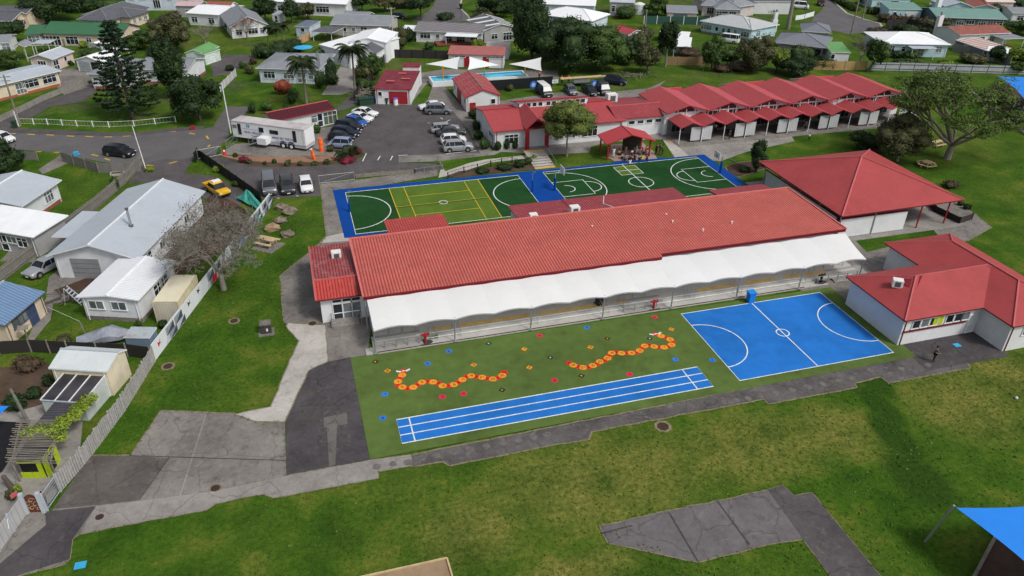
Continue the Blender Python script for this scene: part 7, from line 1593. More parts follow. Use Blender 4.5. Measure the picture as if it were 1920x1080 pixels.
# worn tufts along the paving edges and over the field
def tufts(name, P, n, s, m, lab):
    g_ = np.random.default_rng(3); P = np.array(P); k = g_.integers(0, len(P), n) if len(P) != n else np.arange(n)
    B = np.zeros((n, 3)); B[:, :2] = P[k]+(g_.normal(size=(n, 2))*.11 if len(P) != n else 0); a = g_.uniform(0, 6.28, n); h = s*g_.uniform(.5, 1.3, n)
    d = np.stack([np.cos(a), np.sin(a), np.zeros(n)], 1)*h[:, None]*.9; t_ = B.copy(); t_[:, 2] = h*.8; t_[:, :2] += g_.normal(size=(n, 2))*s*.5; B[:, 2] = .02
    V = np.stack([B-d, B+d, t_+d*.5, t_-d*.5], 1).reshape(-1, 3)
    o = mesh_np(name, V, np.arange(4*n).reshape(n, 4), m); tag(o, lab, 'grass', kind='stuff')
lf_grass = mat_leaf('leaf_grass', (0.03, 0.075, 0.008), (0.075, 0.125, 0.016), (0.13, 0.14, 0.03), 0.12)
tufts('edge_grass', [(p.x, p.y) for p in EDGES], 9000, .065, lf_grass, 'ragged tufts of grass growing over the paving edges')
g_ = np.random.default_rng(8); FP = []
for x0, x1, y0, y1, k in ((-8, 90, 16, 43, 15000), (-17, -1, 50, 92, 4000)): FP += list(zip(g_.uniform(x0, x1, k), g_.uniform(y0, y1, k)))
A_ = [G(q) for q in ((1124, 986), (1467, 910), (1522, 924), (1760, 1215), (1556, 1080), (1505, 1012), (1309, 1055))]; pl_ = [(p.x, p.y) for p in A_]
def inside(x, y, poly):
    c = False
    for (xa, ya_), (xb, yb_) in zip(poly, poly[1:]+poly[:1]):
        if (ya_ > y) != (yb_ > y) and x < (xb-xa)*(y-ya_)/(yb_-ya_)+xa: c = not c
    return c
PV_ = [[(p.x, p.y) for p in map(G, R_)] for R_ in ([(245, 853), (301, 770), (440, 775), (480, 791), (534, 792), (700, 850), (1715, 666), (1690, 640), (1900, 600), (1900, 640), (1820, 690), (1666, 719), (1602, 719), (1607, 727), (1440, 758), (1110, 810), (1032, 836), (771, 876), (709, 885), (710, 897), (585, 921), (480, 929), (387, 957), (150, 1002), (131, 1049), (-60, 1110), (-60, 1060), (96, 962), (160, 872)], [(440, 778), (480, 791), (534, 792), (615, 679), (615, 500), (578, 475), (525, 517), (533, 602), (560, 640), (507, 763)], [(160, 872), (-400, 900), (-200, 300), (520, 380), (410, 521), (291, 677)], [(700, 1060), (845, 1046), (870, 1200), (600, 1200)], [(1868, 1003), (1780, 1160), (2100, 1160), (2100, 950)], [(478, 375), (610, 360), (660, 200), (300, 200)], [(600, 345), (612, 442), (600, 480), (700, 480), (700, 340)])]+[pl_]
FP = [q for q in FP if not any(inside(q[0], q[1], P_) for P_ in PV_) and not (0 < q[0] < 54 and q[1] > 42.5)]
tufts('field_grass', FP, len(FP), .10, lf_grass, 'short worn grass tufts over the playing field and side lawn')

# pergola with vine
A, B, Cc = G((12, 868), 2.1), G((98, 870), 2.1), G((110, 800), 2.1)
t = thing('pergola', 'pergola of thin weathered poles beside the lime play hut', 'pergola', (A.x, A.y, 0)); u = B-A; v = (Cc-B)
mb = MB()
for i in range(26):
    s = i/25; a = A+v*s*1.15+Vector((random.uniform(-.2, .1), 0)); b_ = a+u*random.uniform(.9, 1.1); mb.tube((*a, 2.15+random.uniform(-.03, .08)), (*b_, 2.15+random.uniform(-.03, .1)), .035, n=4)
mb.build('slat', wood, t)
MB().tube((*(A+u*.1), 2.05), (*(A+u*.1+v*1.15), 2.05), .07).build('beam', wood, t); MB().tube((*(A+u*.95), 2.05), (*(A+u*.95+v*1.15), 2.05), .07).build('beam', wood, t)
for s, r in ((.1, .05), (.95, .05), (.1, 1.1), (.95, 1.1)): p = A+u*s+v*r; MB().tube((*p, 0), (*p, 2.05), .07).build('post', wood, t)
cl = []
for q in ((55, 812), (75, 806), (95, 808), (110, 802), (118, 790), (135, 782), (145, 770), (158, 757), (166, 748), (108, 820), (150, 764)):
    p = G(q, 2.0); cl.append((p.x, p.y, 2.05, .7, .65, .3))
V, F = leaves(cl, 2600, .11, 77, inner=False, flat_=.5); tag(mesh_np('vine', V, F, lf_vine), 'bright green vine spilling over the pergola and lean-to edge', 'vine')
A, B = G((43, 897)), G((90, 896)); u = (B-A).normalized(); W = (B-A).length; ang = math.atan2(u.y, u.x); v = Vector((-u.y, u.x))
t = thing('play_hut', 'lime green play hut with dark serving window and open side door', 'play hut', (A.x, A.y, 0)); c = A+u*W/2
def hb(s, z, w_, h_, m, off=0.0, nm='front_panel'): q = A+u*s-v*off; MB().box((q.x, q.y, z), (w_, .06, h_), ang).build(nm, m, t)
hb(W*.24, .3, W*.46, .58, lime); hb(W*.70, .3, W*.42, .58, lime); hb(W*.86, .9, W*.2, 1.7, lime, .02); hb(W*.42, 1.15, W*.62, .75, black, -.03, 'serving_hatch'); hb(W*.42, 1.6, W*.8, .14, lime, .02)
D2 = A+u*W; q = D2+v*.9; MB().box((q.x+.1, q.y, .95), (.06, 1.9, 1.85), ang).build('side_wall', lime, t); q = D2+v*.8; MB().box((q.x+.16, q.y, .85), (.04, .7, 1.4), ang).build('doorway', black, t)
q = A+u*W/2+v*1.0; MB().box((q.x, q.y, 1.8), (W+.3, 1.9, .06), ang).build('roof', MATS['roof_dark_corrugated'], t); q = A+v*1.0; MB().box((q.x, q.y, .9), (.06, 1.8, 1.8), ang).build('side_wall', wood, t)
# ------------------------------------------------------------------ vehicles
random.seed(21)
tyre = mat('tyre_rubber', (.012, .012, .012), .85, .2); rim = mat('alloy_rim', (.42, .43, .45), .35, .1, metal=.7)
lamp = mat('headlamp', (.6, .62, .64), .15, .1, spec=.6); tail_m = mat('tail_lamp', (.30, .008, .008), .3, .1); trimb = mat('bumper_trim', (.02, .02, .022), .5, .2)
carglass = mat_glass('car_glass', (.012, .016, .02), .22); carglass.node_tree.nodes['Principled BSDF'].inputs['Specular IOR Level'].default_value = .3
def paint(n, c, metal=.15):
    m = mat('paint_'+n, c, .28, .06, .7, metal=metal, spec=.5); return m
CP = dict(white=paint('car_white', (.68, .69, .70), 0), silver=paint('car_silver', (.36, .38, .40), .35), grey=paint('car_grey', (.17, .18, .20), .35), black=paint('car_black', (.012, .013, .016), 0), blue=paint('car_blue', (.02, .10, .40)), pblue=paint('car_pale_blue', (.26, .31, .45)), navy=paint('car_navy', (.012, .016, .04)), maroon=paint('car_maroon', (.06, .012, .016)), yellow=paint('car_yellow', (.75, .42, .01), 0), dgreen=paint('car_dark_grey', (.045, .05, .055)))
SPEC = {  # length, width, height, belt height, station list for the cabin (front glass foot, roof front, roof rear, rear glass foot) as fractions from the nose
 'sedan': (4.6, 1.76, 1.44, .92, .28, .43, .72, .88, .98), 'hatch': (4.0, 1.7, 1.5, .95, .24, .40, .86, .97, .98), 'suv': (4.6, 1.86, 1.7, 1.08, .25, .38, .88, .98, .99), 'wagon': (4.7, 1.78, 1.5, .95, .27, .41, .88, .98, .98), 'kei': (3.5, 1.6, 1.65, 1.0, .19, .30, .92, .99, .99), 'van': (5.0, 1.9, 2.1, 1.2, .09, .22, .96, .995, 1.0)}
PROTO = {}
def car_proto(kind):
    L, W, Hh, zb, g0, r0, r1, g1, e = SPEC[kind]; root = thing('car', '', 'car')
    # body: rings across the car, from nose (+x) to tail
    def bx(f): return L/2-L*f
    st = [(0.0, .36, zb*.66, .80), (.015, .26, zb*.78, .92), (.06, .22, zb*.86, .97), (g0*.6, .2, zb*.94, 1.0), (g0, .2, zb, 1.0), (.5, .2, zb+.02, 1.0), (g1*.97, .2, zb+.02, 1.0)]
    if e-g1 > .04: st += [(.94, .22, zb+.0, .98), (.985, .28, zb*.95, .94), (1.0, .36, zb*.75, .86)]
    else: st += [(.985, .26, zb+.0, .97), (1.0, .34, zb*.8, .9)]
    V = []; F = []; ring = lambda x, z0, z1, w_: [(x, -W/2*w_*.88, z0), (x, -W/2*w_, z0+.14), (x, -W/2*w_, z0+(z1-z0)*.6), (x, -W/2*w_*.93, z1), (x, -W/2*w_*.5, z1+.035), (x, W/2*w_*.5, z1+.035), (x, W/2*w_*.93, z1), (x, W/2*w_, z0+(z1-z0)*.6), (x, W/2*w_, z0+.14), (x, W/2*w_*.88, z0)]
    for f, z0, z1, w_ in st: V += ring(bx(f), z0, z1, w_)
    for i in range(len(st)-1):
        for j in range(10): F.append((i*10+j, i*10+(j+1) % 10, (i+1)*10+(j+1) % 10, (i+1)*10+j))
    F.append(tuple(range(10))[::-1]); k = (len(st)-1)*10; F.append(tuple(range(k, k+10)))
    mb = MB(); mb.v = V; mb.f = F; mb.m = [0]*len(F); body = mb.build('body', CP['white'], root, True)
    md = body.modifiers.new('bevel', 'BEVEL'); md.width = .05; md.segments = 2; md.limit_method = 'ANGLE'; md.angle_limit = R(40)
    mb = MB(); w1, w2 = W/2*.93, W/2*.74; X = [bx(g0), bx(r0), bx(r1), bx(g1)]; zt = Hh-.06
    P = [(X[0], -w1, zb), (X[1], -w2, zt), (X[2], -w2, zt), (X[3], -w1, zb), (X[0], w1, zb), (X[1], w2, zt), (X[2], w2, zt), (X[3], w1, zb)]
    mb.v = P; mb.f = [(0, 1, 2, 3), (7, 6, 5, 4), (0, 4, 5, 1), (3, 2, 6, 7), (1, 5, 6, 2)]; mb.m = [0]*5; mb.build('window', carglass, root)
    mb = MB(); n = 5
    top = [(X[1]+.08, zt-.01), (X[1]-.15, zt+.05), ((X[1]+X[2])/2, zt+.07), (X[2]+.1, zt+.05), (X[2]-.06, zt-.01)]
    for x, z in top:
        for s, dz in ((-1.03, -.03), (-.7, .01), (0, .02), (.7, .01), (1.03, -.03)): mb.v.append((x, w2*s, z+dz))
    for i in range(4):
        for j in range(4): mb.f.append((i*5+j, i*5+j+1, (i+1)*5+j+1, (i+1)*5+j)); mb.m.append(0)
    mb.build('roof', CP['white'], root, True)
    mb = MB()
    for s in (-1, 1):
        for a, b in ((0, 1), (3, 2)):
            pa, pb = Vector(P[a+(4 if s > 0 else 0)]), Vector(P[b+(4 if s > 0 else 0)]); MB().tube(pa, pb, .045, n=4).build('pillar', CP['white'], root)
        xm = (X[1]+X[2])/2+.05; MB().tube((xm, s*w1*.995, zb), (xm-.05, s*w2*1.01, zt), .04, n=4).build('pillar', CP['white'], root)
        if kind in ('suv', 'wagon', 'van'): xm2 = X[2]+.35; MB().tube((xm2+.1, s*w1*.99, zb), (xm2, s*w2*1.01, zt), .045, n=4).build('pillar', CP['white'], root)
    r = .33 if kind != 'suv' else .37
    for s in (-1, 1):
        for fx in (.19, .80):
            x = bx(fx); a = (x, s*(W/2-.2), r); b = (x, s*(W/2+.005), r)
            MB().tube((x, s*(W/2-.05), r+.03), (x, s*(W/2+.003), r+.03), r+.07, n=16).build('wheel_arch', trimb, root)
            wh = MB().tube(a, (x, s*(W/2+.02), r), r, n=16).build('wheel', tyre, root); MB().tube((x, s*(W/2+.01), r), (x, s*(W/2+.035), r), r*.62, n=12).build('rim', rim, wh)
        MB().box((L/2-.12, s*W*.36, zb*.70), (.2, .36, .15)).build('headlight', lamp, root)
        MB().box((-L/2+.09, s*W*.38, zb*.78), (.16, .24, .22)).build('tail_light', tail_m, root)
        MB().box((X[0]-.25, s*(W/2+.08), zb+.08), (.12, .2, .13)).build('mirror', trimb, root)
    MB().box((L/2-.02, 0, .44), (.08, W*.6, .16)).build('grille', trimb, root); MB().box((L/2+.03, 0, .40), (.02, .42, .12)).build('number_plate', frame_w, root); MB().box((-L/2-.01, 0, .6), (.02, .42, .12)).build('number_plate', frame_w, root)
    return root
def car(kind, col, a, b, label, cat='car', group=None, name=None, roofc=None):
    """a: photo point of the ground under the tail, b: under the nose"""
    if kind not in PROTO: PROTO[kind] = [car_proto(kind), False]
    pr = PROTO[kind]; o = pr[0] if not pr[1] else copy_tree(pr[0])
    pr[1] = True; A, B = G(a), G(b); c = (A+B)/2; d = B-A
    o.location = (c.x, c.y, .03); o.rotation_euler = (0, 0, math.atan2(d.y, d.x)); o['label'] = label; o['category'] = cat
    o.name = name or {'van': 'parked_van', 'suv': 'parked_suv'}.get(kind, 'parked_car')
    if group: o['group'] = group
    for ch in o.children:
        if ch.name.startswith(('body', 'roof', 'pillar')): setcol(ch, CP[roofc if (roofc and ch.name.startswith('roof')) else col])
    return o
GL, GR, GB = 'cars parked along the left side of the car park', 'cars parked along the right side of the car park', 'cars parked facing the lawn below the drive'
car('sedan', 'white', (662, 214), (708, 221), 'white sedan, farthest back in the left row of the car park', group=GL)
car('sedan', 'white', (654, 223), (698, 231), 'pale silver white sedan, second from the back of the left row', group=GL)
car('hatch', 'blue', (650, 231), (686, 239), 'bright blue hatchback in the left row of the car park', group=GL)
car('suv', 'black', (633, 240), (678, 248), 'large black four wheel drive in front of the blue hatchback', group=GL)
car('wagon', 'navy', (628, 251), (670, 258), 'dark navy wagon below the large black four wheel drive', group=GL)
car('hatch', 'black', (622, 262), (660, 268), 'black hatchback just behind the pale blue boxy car', group=GL)
car('kei', 'pblue', (657, 278), (620, 276), 'pale blue boxy car nearest the garden in the left row', group=GL)
car('sedan', 'white', (832, 203), (787, 207), 'white sedan farthest back in the right row of the car park', group=GR)
car('suv', 'grey', (800, 213), (844, 213), 'grey four wheel drive parked against the white sedan in the right row', group=GR)
car('wagon', 'silver', (810, 249), (859, 246), 'silver wagon in the middle of the right row', group=GR)
car('sedan', 'dgreen', (822, 256), (870, 253), 'dark sedan hidden behind the lower silver wagon in the right row', group=GR)
car('hatch', 'white', (828, 270), (872, 267), 'white hatchback second from the front of the right row', group=GR)
car('suv', 'silver', (834, 284), (883, 281), 'silver four wheel drive nearest the front of the right row', group=GR)
car('van', 'grey', (505, 341), (508, 372), 'dark grey people mover, left of the three facing the lawn', 'van', group=GB)
car('suv', 'dgreen', (537, 341), (543, 371), 'charcoal four wheel drive, middle of the three facing the lawn', group=GB)
car('hatch', 'white', (572, 341), (578, 368), 'white hatchback, right of the three facing the lawn', group=GB)
car('suv', 'black', (200, 289), (252, 295), 'black car driving along the street on the left', name='moving_car')
car('sedan', 'silver', (112, 495), (62, 521), 'silver sedan parked between the grey fence and the garage doors')
car('hatch', 'white', (-12, 261), (27, 270), 'white car half hidden by the tree at the left edge')
car('van', 'dgreen', (1010, 170), (1030, 186), 'black van with white roof parked behind the office', 'van', roofc='white')
car('hatch', 'grey', (1062, 168), (1078, 182), 'grey hatchback between the two vans behind the office')
car('sedan', 'black', (1096, 170), (1116, 182), 'black sedan beside the dark van behind the office')
car('van', 'dgreen', (1117, 165), (1140, 184), 'dark green grey van with blue round sign parked behind the office', 'van')
car('suv', 'navy', (1132, 156), (1174, 160), 'dark navy four wheel drive on the back lawn edge')
car('van', 'white', (1381, 82), (1350, 78), 'white passenger van parked beside the light blue house', 'van')
car('hatch', 'maroon', (1534, 4), (1543, 16), 'dark maroon car driving on the far right cul-de-sac', name='moving_car')
car('van', 'white', (1492, 16), (1506, 17), 'white van parked by the plain white hall', 'van')
car('hatch', 'navy', (742, 34), (757, 35), 'dark car parked beyond the low pinkish house')
car('hatch', 'navy', (470, 26), (490, 27), 'dark blue car between the trees at the top left of centre')
car('hatch', 'white', (1745, 12), (1766, 14), 'white car at the top right edge beside the pale gable house')
car('sedan', 'black', (1895, 10), (1920, 12), 'black car in the top right corner')
for q, lb in (((1000, 174), 'blue round sign on the back of the van with white roof'), ((1114, 172), 'blue round sign on the back of the dark green grey van')):
    p = G(q); b = (p.x, p.y); o = thing('round_sign', lb, 'sign', (b[0], b[1], 0)); 
    MB().tube((b[0], b[1], 0), (b[0], b[1], 1.5), .04).build('post', dsteel, o); MB().tube((b[0], b[1]-.04, 1.5), (b[0], b[1]+.04, 1.5), .75, n=20).build('disc', mat('sign_blue', (.03, .12, .45), .5), o); MB().tube((b[0], b[1]-.07, 1.5), (b[0], b[1]-.03, 1.5), .42, n=16).build('disc_centre', mat('sign_pale', (.35, .5, .75), .5), o)
# yellow pickup
A, B = G((392, 352)), G((425, 372)); d = (B-A).normalized(); o = thing('pickup_truck', 'bright yellow double cab pickup parked by the dark fence', 'pickup', (0, 0, 0)); ye = CP['yellow']
mb = MB()
for x0, x1, z0, z1, w_ in ((.9, 2.35, .42, .98, 1.66), (-.95, .9, .42, 1.0, 1.7)): mb.box(((x0+x1)/2, 0, (z0+z1)/2), (x1-x0, w_, z1-z0))
bd = mb.build('body', ye, o); md = bd.modifiers.new('bevel', 'BEVEL'); md.width = .07; md.segments = 2
mb = MB(); mb.v = [(1.2, -.8, 1.0), (.6, -.66, 1.55), (-.7, -.66, 1.55), (-.95, -.8, 1.0), (1.2, .8, 1.0), (.6, .66, 1.55), (-.7, .66, 1.55), (-.95, .8, 1.0)]; mb.f = [(0, 1, 2, 3), (7, 6, 5, 4), (0, 4, 5, 1), (3, 2, 6, 7), (1, 5, 6, 2)]; mb.m = [0]*5; mb.build('window', carglass, o)
MB().box((-.05, 0, 1.57), (1.35, 1.36, .07)).build('roof', ye, o); MB().box((-1.65, 0, .62), (1.4, 1.6, .1)).build('tray_floor', trimb, o)
for y in (-.82, .82): MB().box((-1.65, y, .82), (1.45, .06, .4)).build('tray_side', ye, o)
MB().box((-2.35, 0, .82), (.06, 1.66, .4)).build('tailgate', ye, o); MB().ell((-1.5, .2, .95), (.5, .5, .3)).build('tray_load', trimb, o); MB().box((-.1, .1, 1.7), (.7, 1.1, .14)).build('roof_load', frame_w, o)
for x in (1.55, -1.45):
    for y in (-.78, .78): w2 = MB().tube((x, y-.1, .34), (x, y+.1, .34), .34, n=14).build('wheel', tyre, o); MB().tube((x, y-.12, .34), (x, y+.12, .34), .19, n=10).build('rim', rim, w2)
for y in (-.6, .6): MB().box((2.36, y, .75), (.06, .3, .16)).build('headlight', lamp, o)
MB().box((2.38, 0, .5), (.08, 1.6, .16)).build('bumper', trimb, o)
c = (A+B)/2; o.location = (c.x, c.y, .02); o.rotation_euler = (0, 0, math.atan2(d.y, d.x))

# health trailer
A = G((440, 266)); B = G((576, 285)); d = (B-A).normalized(); L = (B-A).length; ang = math.atan2(d.y, d.x); W = 2.6
zt = 3.5
t = thing('health_trailer', 'long white oral health clinic trailer with steps and twin axles', 'trailer', (0, 0, 0)); L = L*.995
print('TRAILER', L)
whp = mat('trailer_white', (.72, .74, .76), .4, .06, .5); gry = mat('trailer_grey', (.42, .42, .45), .5, .1)
MB().box((L/2, W/2, 2.15), (L, W, 2.5)).build('body', whp, t); MB().box((L*.72, W/2, .68), (L*.56, W-.02, .55)).build('skirt', gry, t); MB().box((L*.46, W/2, .55), (L*.16, W-.1, .5)).build('skirt', gry, t)
MB().box((L/2, W/2, 3.43), (L+.06, W+.06, .08)).build('roof', mat('trailer_roof', (.5, .47, .47), .7, .25, .8, stain=(.2, .17, .17), stain_amt=.85), t)
MB().box((L/2, -.02, 3.36), (L, .05, .05)).box((L-.35, -.015, 2.1), (.07, .04, 2.3)).box((L/2, -.015, .92), (L, .03, .04)).build('trim', gry, t)
for x, w_, z, h_ in ((L*.105, .55, 2.25, 1.7), (L*.41, .8, 2.55, .75), (L*.555, .75, 2.45, .6), (L*.61, .75, 2.45, .6), (L*.86, .55, 2.2, 1.75)): MB().box((x, -.03, z), (w_, .06, h_)).build('window', glass, t)
MB().box((L*.04, -.03, 2.6), (.7, .06, .5)).build('vent', mat('vent_grey', (.2, .18, .18)), t)
MB().box((L*.455, -.6, 1.15), (1.6, 1.2, 1.0)).build('entry_box', whp, t)
o = thing('entry_steps', 'folding aluminium steps leading up to the trailer door', 'steps', (0, 0, 0)); mb = MB()
for i in range(5): mb.box((L*.455-.95-.38*i, -.6, .85-.17*i), (.3, 1.0, .05))
for y in (-1.1, -.1):
    mb.tube((L*.455-.8, y, 1.0), (L*.455-2.6, y, .1), .04, n=4)
    for z in (.5, .95): mb.tube((L*.455-.8, y, 1.0+z), (L*.455-2.4, y, .2+z), .03, n=4)
    for s in (.8, 1.6, 2.4): mb.tube((L*.455-s, y, 1.0-.5*(s-.8)), (L*.455-s, y, 1.95-.5*(s-.8)), .03, n=4)
mb.build('frame', steel, o)
for x in (L*.69, L*.80):
    MB().tube((x, -.01, .66), (x, .05, .66), .62, n=18).build('wheel_arch', trimb, t)
    for y in (.1, W-.1): w2 = MB().tube((x, y-.16, .47), (x, y+.14, .47), .47, n=16).build('wheel', tyre, t); MB().tube((x, y-.18, .47), (x, y-.1, .47), .26, n=12).build('rim', frame_w, w2)
for x in (.8, L-.5): MB().tube((x, .4, 0), (x, .4, .95), .05).tube((x, W-.4, 0), (x, W-.4, .95), .05).build('jack', dsteel, t)
def text3d(s, x, z, size, m, parent, nm='lettering', y=-.02):
    cu = bpy.data.curves.new(nm, 'FONT'); cu.body = s; cu.size = size; cu.align_x = 'LEFT'; cu.extrude = .004; cu.offset = .012*size/.5
    ob = bpy.data.objects.new(nm, cu); COL.objects.link(ob); me = bpy.data.meshes.new_from_object(ob); bpy.data.objects.remove(ob)
    me.materials.clear(); me.materials.append(m); ob = bpy.data.objects.new(nm, me); COL.objects.link(ob); ob.parent = parent; ob.rotation_euler = (R(90), 0, 0); ob.location = (x, y, z); return ob
inkb = mat('ink_blue', (.20, .21, .42), .6, .1); inkt = mat('ink_teal', (.03, .35, .36), .6, .1)
text3d('ORAL HEALTH', L*.16, 1.75, .50, inkb, t); text3d('MIND MY TEETH', L*.545, 1.42, .50, inkb, t)
MB().poly([(L*.205, -.02, 2.75), (L*.225, -.02, 2.62), (L*.225, -.02, 3.02), (L*.21, -.02, 3.05)]).poly([(L*.232, -.02, 2.62), (L*.25, -.02, 2.72), (L*.252, -.02, 3.05), (L*.232, -.02, 3.0)]).poly([(L*.205, -.02, 3.07), (L*.255, -.02, 3.07), (L*.255, -.02, 3.12), (L*.205, -.02, 3.12)]).build('emblem', inkt, t)
mb = MB()
for i in range(16): mb.box((L*.16+i*.22, -.015, 2.42), (.16, .01, .05))
for i in range(12): mb.box((L*.60+i*.24, -.015, 1.1), (.17, .01, .10))
for i in range(8): mb.box((L*.26+i*.24, -.015, 1.42), (.17, .01, .09))
mb.build('small_print', inkb, t)
t.location = (A.x, A.y, .02); t.rotation_euler = (0, 0, ang); o.location = t.location; o.rotation_euler = t.rotation_euler
# barrels, cone
for q, dx, lb, zt in (((603, 284), 0, 'stack of orange traffic barrels behind the trailer', 2.3), ((590, 299), -.35, 'leaning slim orange marker in front of the trailer end', 1.7)):
    p = G(q); o = thing('traffic_barrel', lb, 'traffic barrel', (p.x, p.y, 0)); k = int(zt/.42); r = .36 if zt > 2.2 else .24
    for i in range(k): z = i*.42; MB().tube((p.x+dx*z/zt, p.y, z), (p.x+dx*(z+.36)/zt, p.y, z+.36), r, r*.85, 12).build('barrel', orange, o); MB().tube((p.x+dx*(z+.36)/zt, p.y, z+.36), (p.x+dx*(z+.42)/zt, p.y, z+.42), r*.9, n=12).build('band', frame_w if i % 2 else orange, o)
p = G((421, 290)); o = thing('traffic_cone', 'red and white traffic cone by the driveway gate', 'traffic cone', (p.x, p.y, 0)); MB().tube((p.x, p.y, 0), (p.x, p.y, .95), .3, .05, 10).build('cone', mat('cone_red', (.55, .02, .03)), o); MB().tube((p.x, p.y, .55), (p.x, p.y, .75), .17, .11, 10).build('band', frame_w, o); MB().box((p.x, p.y, .03), (.7, .7, .06)).build('base', mat('cone_red', (.5, .02, .02)), o)

# ------------------------------------------------------------------ people
def skin_mesh(name, pts, edges, rad, sub=1):
    me = bpy.data.meshes.new(name); me.from_pydata(pts, edges, []); ob = bpy.data.objects.new(name, me); COL.objects.link(ob)
    md = ob.modifiers.new('skin', 'SKIN'); 
    for i, r in enumerate(rad):
        sv = me.skin_vertices[0].data[i]; sv.radius = (r, r) if not isinstance(r, tuple) else r
    me.skin_vertices[0].data[0].use_root = True
    if sub: sm = ob.modifiers.new('sub', 'SUBSURF'); sm.levels = sub; sm.render_levels = sub
    dg = bpy.context.evaluated_depsgraph_get(); m2 = bpy.data.meshes.new_from_object(ob.evaluated_get(dg)); bpy.data.objects.remove(ob)
    m2.polygons.foreach_set('use_smooth', [True]*len(m2.polygons)); return m2
skin_c = mat('skin', (.26, .14, .09), .6, .1); hairm = mat('hair_dark', (.012, .009, .008), .7, .3)
def person_proto(pose):
    root = thing('person', '', 'person')
    hipz = .93 if pose != 'sit' else .16
    if pose == 'sit': leg = lambda s: [(s*.09, -.02, hipz), (s*.16, -.42, .38), (s*.14, -.55, .06), (s*.15, -.72, .05)]
    elif pose == 'walk': leg = lambda s: [(s*.09, 0, hipz), (s*.10, -.10*s-.03, .50), (s*.10, -.16*s+.05, .08), (s*.11, -.16*s-.12, .04)]
    else: leg = lambda s: [(s*.09, 0, hipz), (s*.11, -.02, .50), (s*.12, .02, .08), (s*.14, -.14, .04)]
    T0 = hipz; pts = [(0, 0, T0), (0, 0, T0+.22), (0, .01, T0+.46), (0, 0, T0+.56), (0, -.01, T0+.66), (0, -.02, T0+.76)]; rad = [(.15, .11), (.14, .10), (.17, .11), (.055, .055), (.085, .10), (.07, .08)]
    E = [(0, 1), (1, 2), (2, 3), (3, 4), (4, 5)]
    def chain(start, ps, rs):
        k = start
        for p_, r_ in zip(ps, rs): pts.append(p_); rad.append(r_); E.append((k, len(pts)-1)); k = len(pts)-1
        return k
    for s in (-1, 1):
        chain(0, leg(s), [(.095, .095), (.065, .065), (.045, .045), (.04, .045)])
        if pose == 'hold': arm = [(s*.19, 0, T0+.47), (s*.25, -.06, T0+.2), (s*.10, -.28, T0+.18), (s*.07, -.33, T0+.19)]
        elif pose == 'sit': arm = [(s*.18, 0, T0+.47), (s*.25, -.10, T0+.24), (s*.18, -.34, T0+.24), (s*.15, -.40, T0+.22)]
        else: arm = [(s*.19, 0, T0+.47), (s*.25, .02, T0+.2), (s*.25, -.05, T0-.03), (s*.25, -.07, T0-.10)]
        k = chain(2, arm, [(.06, .06), (.045, .045), (.032, .032), (.035, .02)])
        w_ = Vector(arm[3]); dr = (w_-Vector(arm[2])).normalized(); sd = Vector((s*1.0, 0, 0)) if pose in ('hold', 'sit') else Vector((0, 1, 0))
        for j, ln in enumerate((.062, .07, .066, .052)):
            b_ = w_+sd*(.024*(j-1.5))+dr*.03; chain(k, [tuple(b_), tuple(b_+dr*ln*.55-Vector((0, 0, .004))), tuple(b_+dr*ln-Vector((0, 0, .012)))], [(.009, .009)]*3)
        th = w_-sd*.04; chain(k, [tuple(th), tuple(th-sd*.02+dr*.035)], [(.010, .010)]*2)
    me = skin_mesh('body', pts, E, rad); me.materials.append(skin_c); ob = bpy.data.objects.new('body', me); COL.objects.link(ob); ob.parent = root
    hz_ = T0+.73
    MB().ell((0, -.115, hz_-.02), (.014, .03, .025), 6, 4).build('nose', skin_c, root)
    MB().ell((-.035, -.10, hz_+.015), (.013, .01, .01), 6, 4).ell((.035, -.10, hz_+.015), (.013, .01, .01), 6, 4).build('eyes', black, root)
    MB().box((0, -.108, hz_-.07), (.05, .012, .012)).build('mouth', mat('lips', (.25, .06, .05)), root)
    MB().ell((-.085, .0, hz_), (.015, .025, .035), 6, 4).ell((.085, 0, hz_), (.015, .025, .035), 6, 4).build('ears', skin_c, root)
    MB().ell((0, .02, hz_+.05), (.098, .11, .10), 10, 6).ell((0, .075, hz_-.03), (.07, .05, .10), 8, 5).build('hair', hairm, root, True)
    sp = [(0, 0, T0+.02), (0, 0, T0+.22), (0, .01, T0+.47)]; sr = [(.165, .125), (.155, .115), (.185, .125)]; se = [(0, 1), (1, 2)]
    for s in (-1, 1): sp += [(s*.19, 0, T0+.47), (s*.235, -.02, T0+.3)]; sr += [(.075, .075), (.062, .062)]; se += [(2, len(sp)-2), (len(sp)-2, len(sp)-1)]
    me = skin_mesh('shirt', sp, se, sr); me.materials.append(white); ob = bpy.data.objects.new('shirt', me); COL.objects.link(ob); ob.parent = root
    tp = [(0, 0, T0)]; tr_ = [(.165, .125)]; te = []
    for s in (-1, 1):
        l = leg(s); tp += [l[0], l[1], tuple(Vector(l[1]).lerp(Vector(l[2]), .85))]; tr_ += [(.11, .11), (.08, .08), (.062, .062)]; n = len(tp); te += [(0, n-3), (n-3, n-2), (n-2, n-1)]
    me = skin_mesh('trousers', tp, te, tr_); me.materials.append(black); ob = bpy.data.objects.new('trousers', me); COL.objects.link(ob); ob.parent = root
    for s in (-1, 1): l = leg(s); MB().ell((l[2][0], l[2][1]-.07, .05), (.05, .13, .05), 8, 4).build('shoe', black, root)
    return root
PP = {}
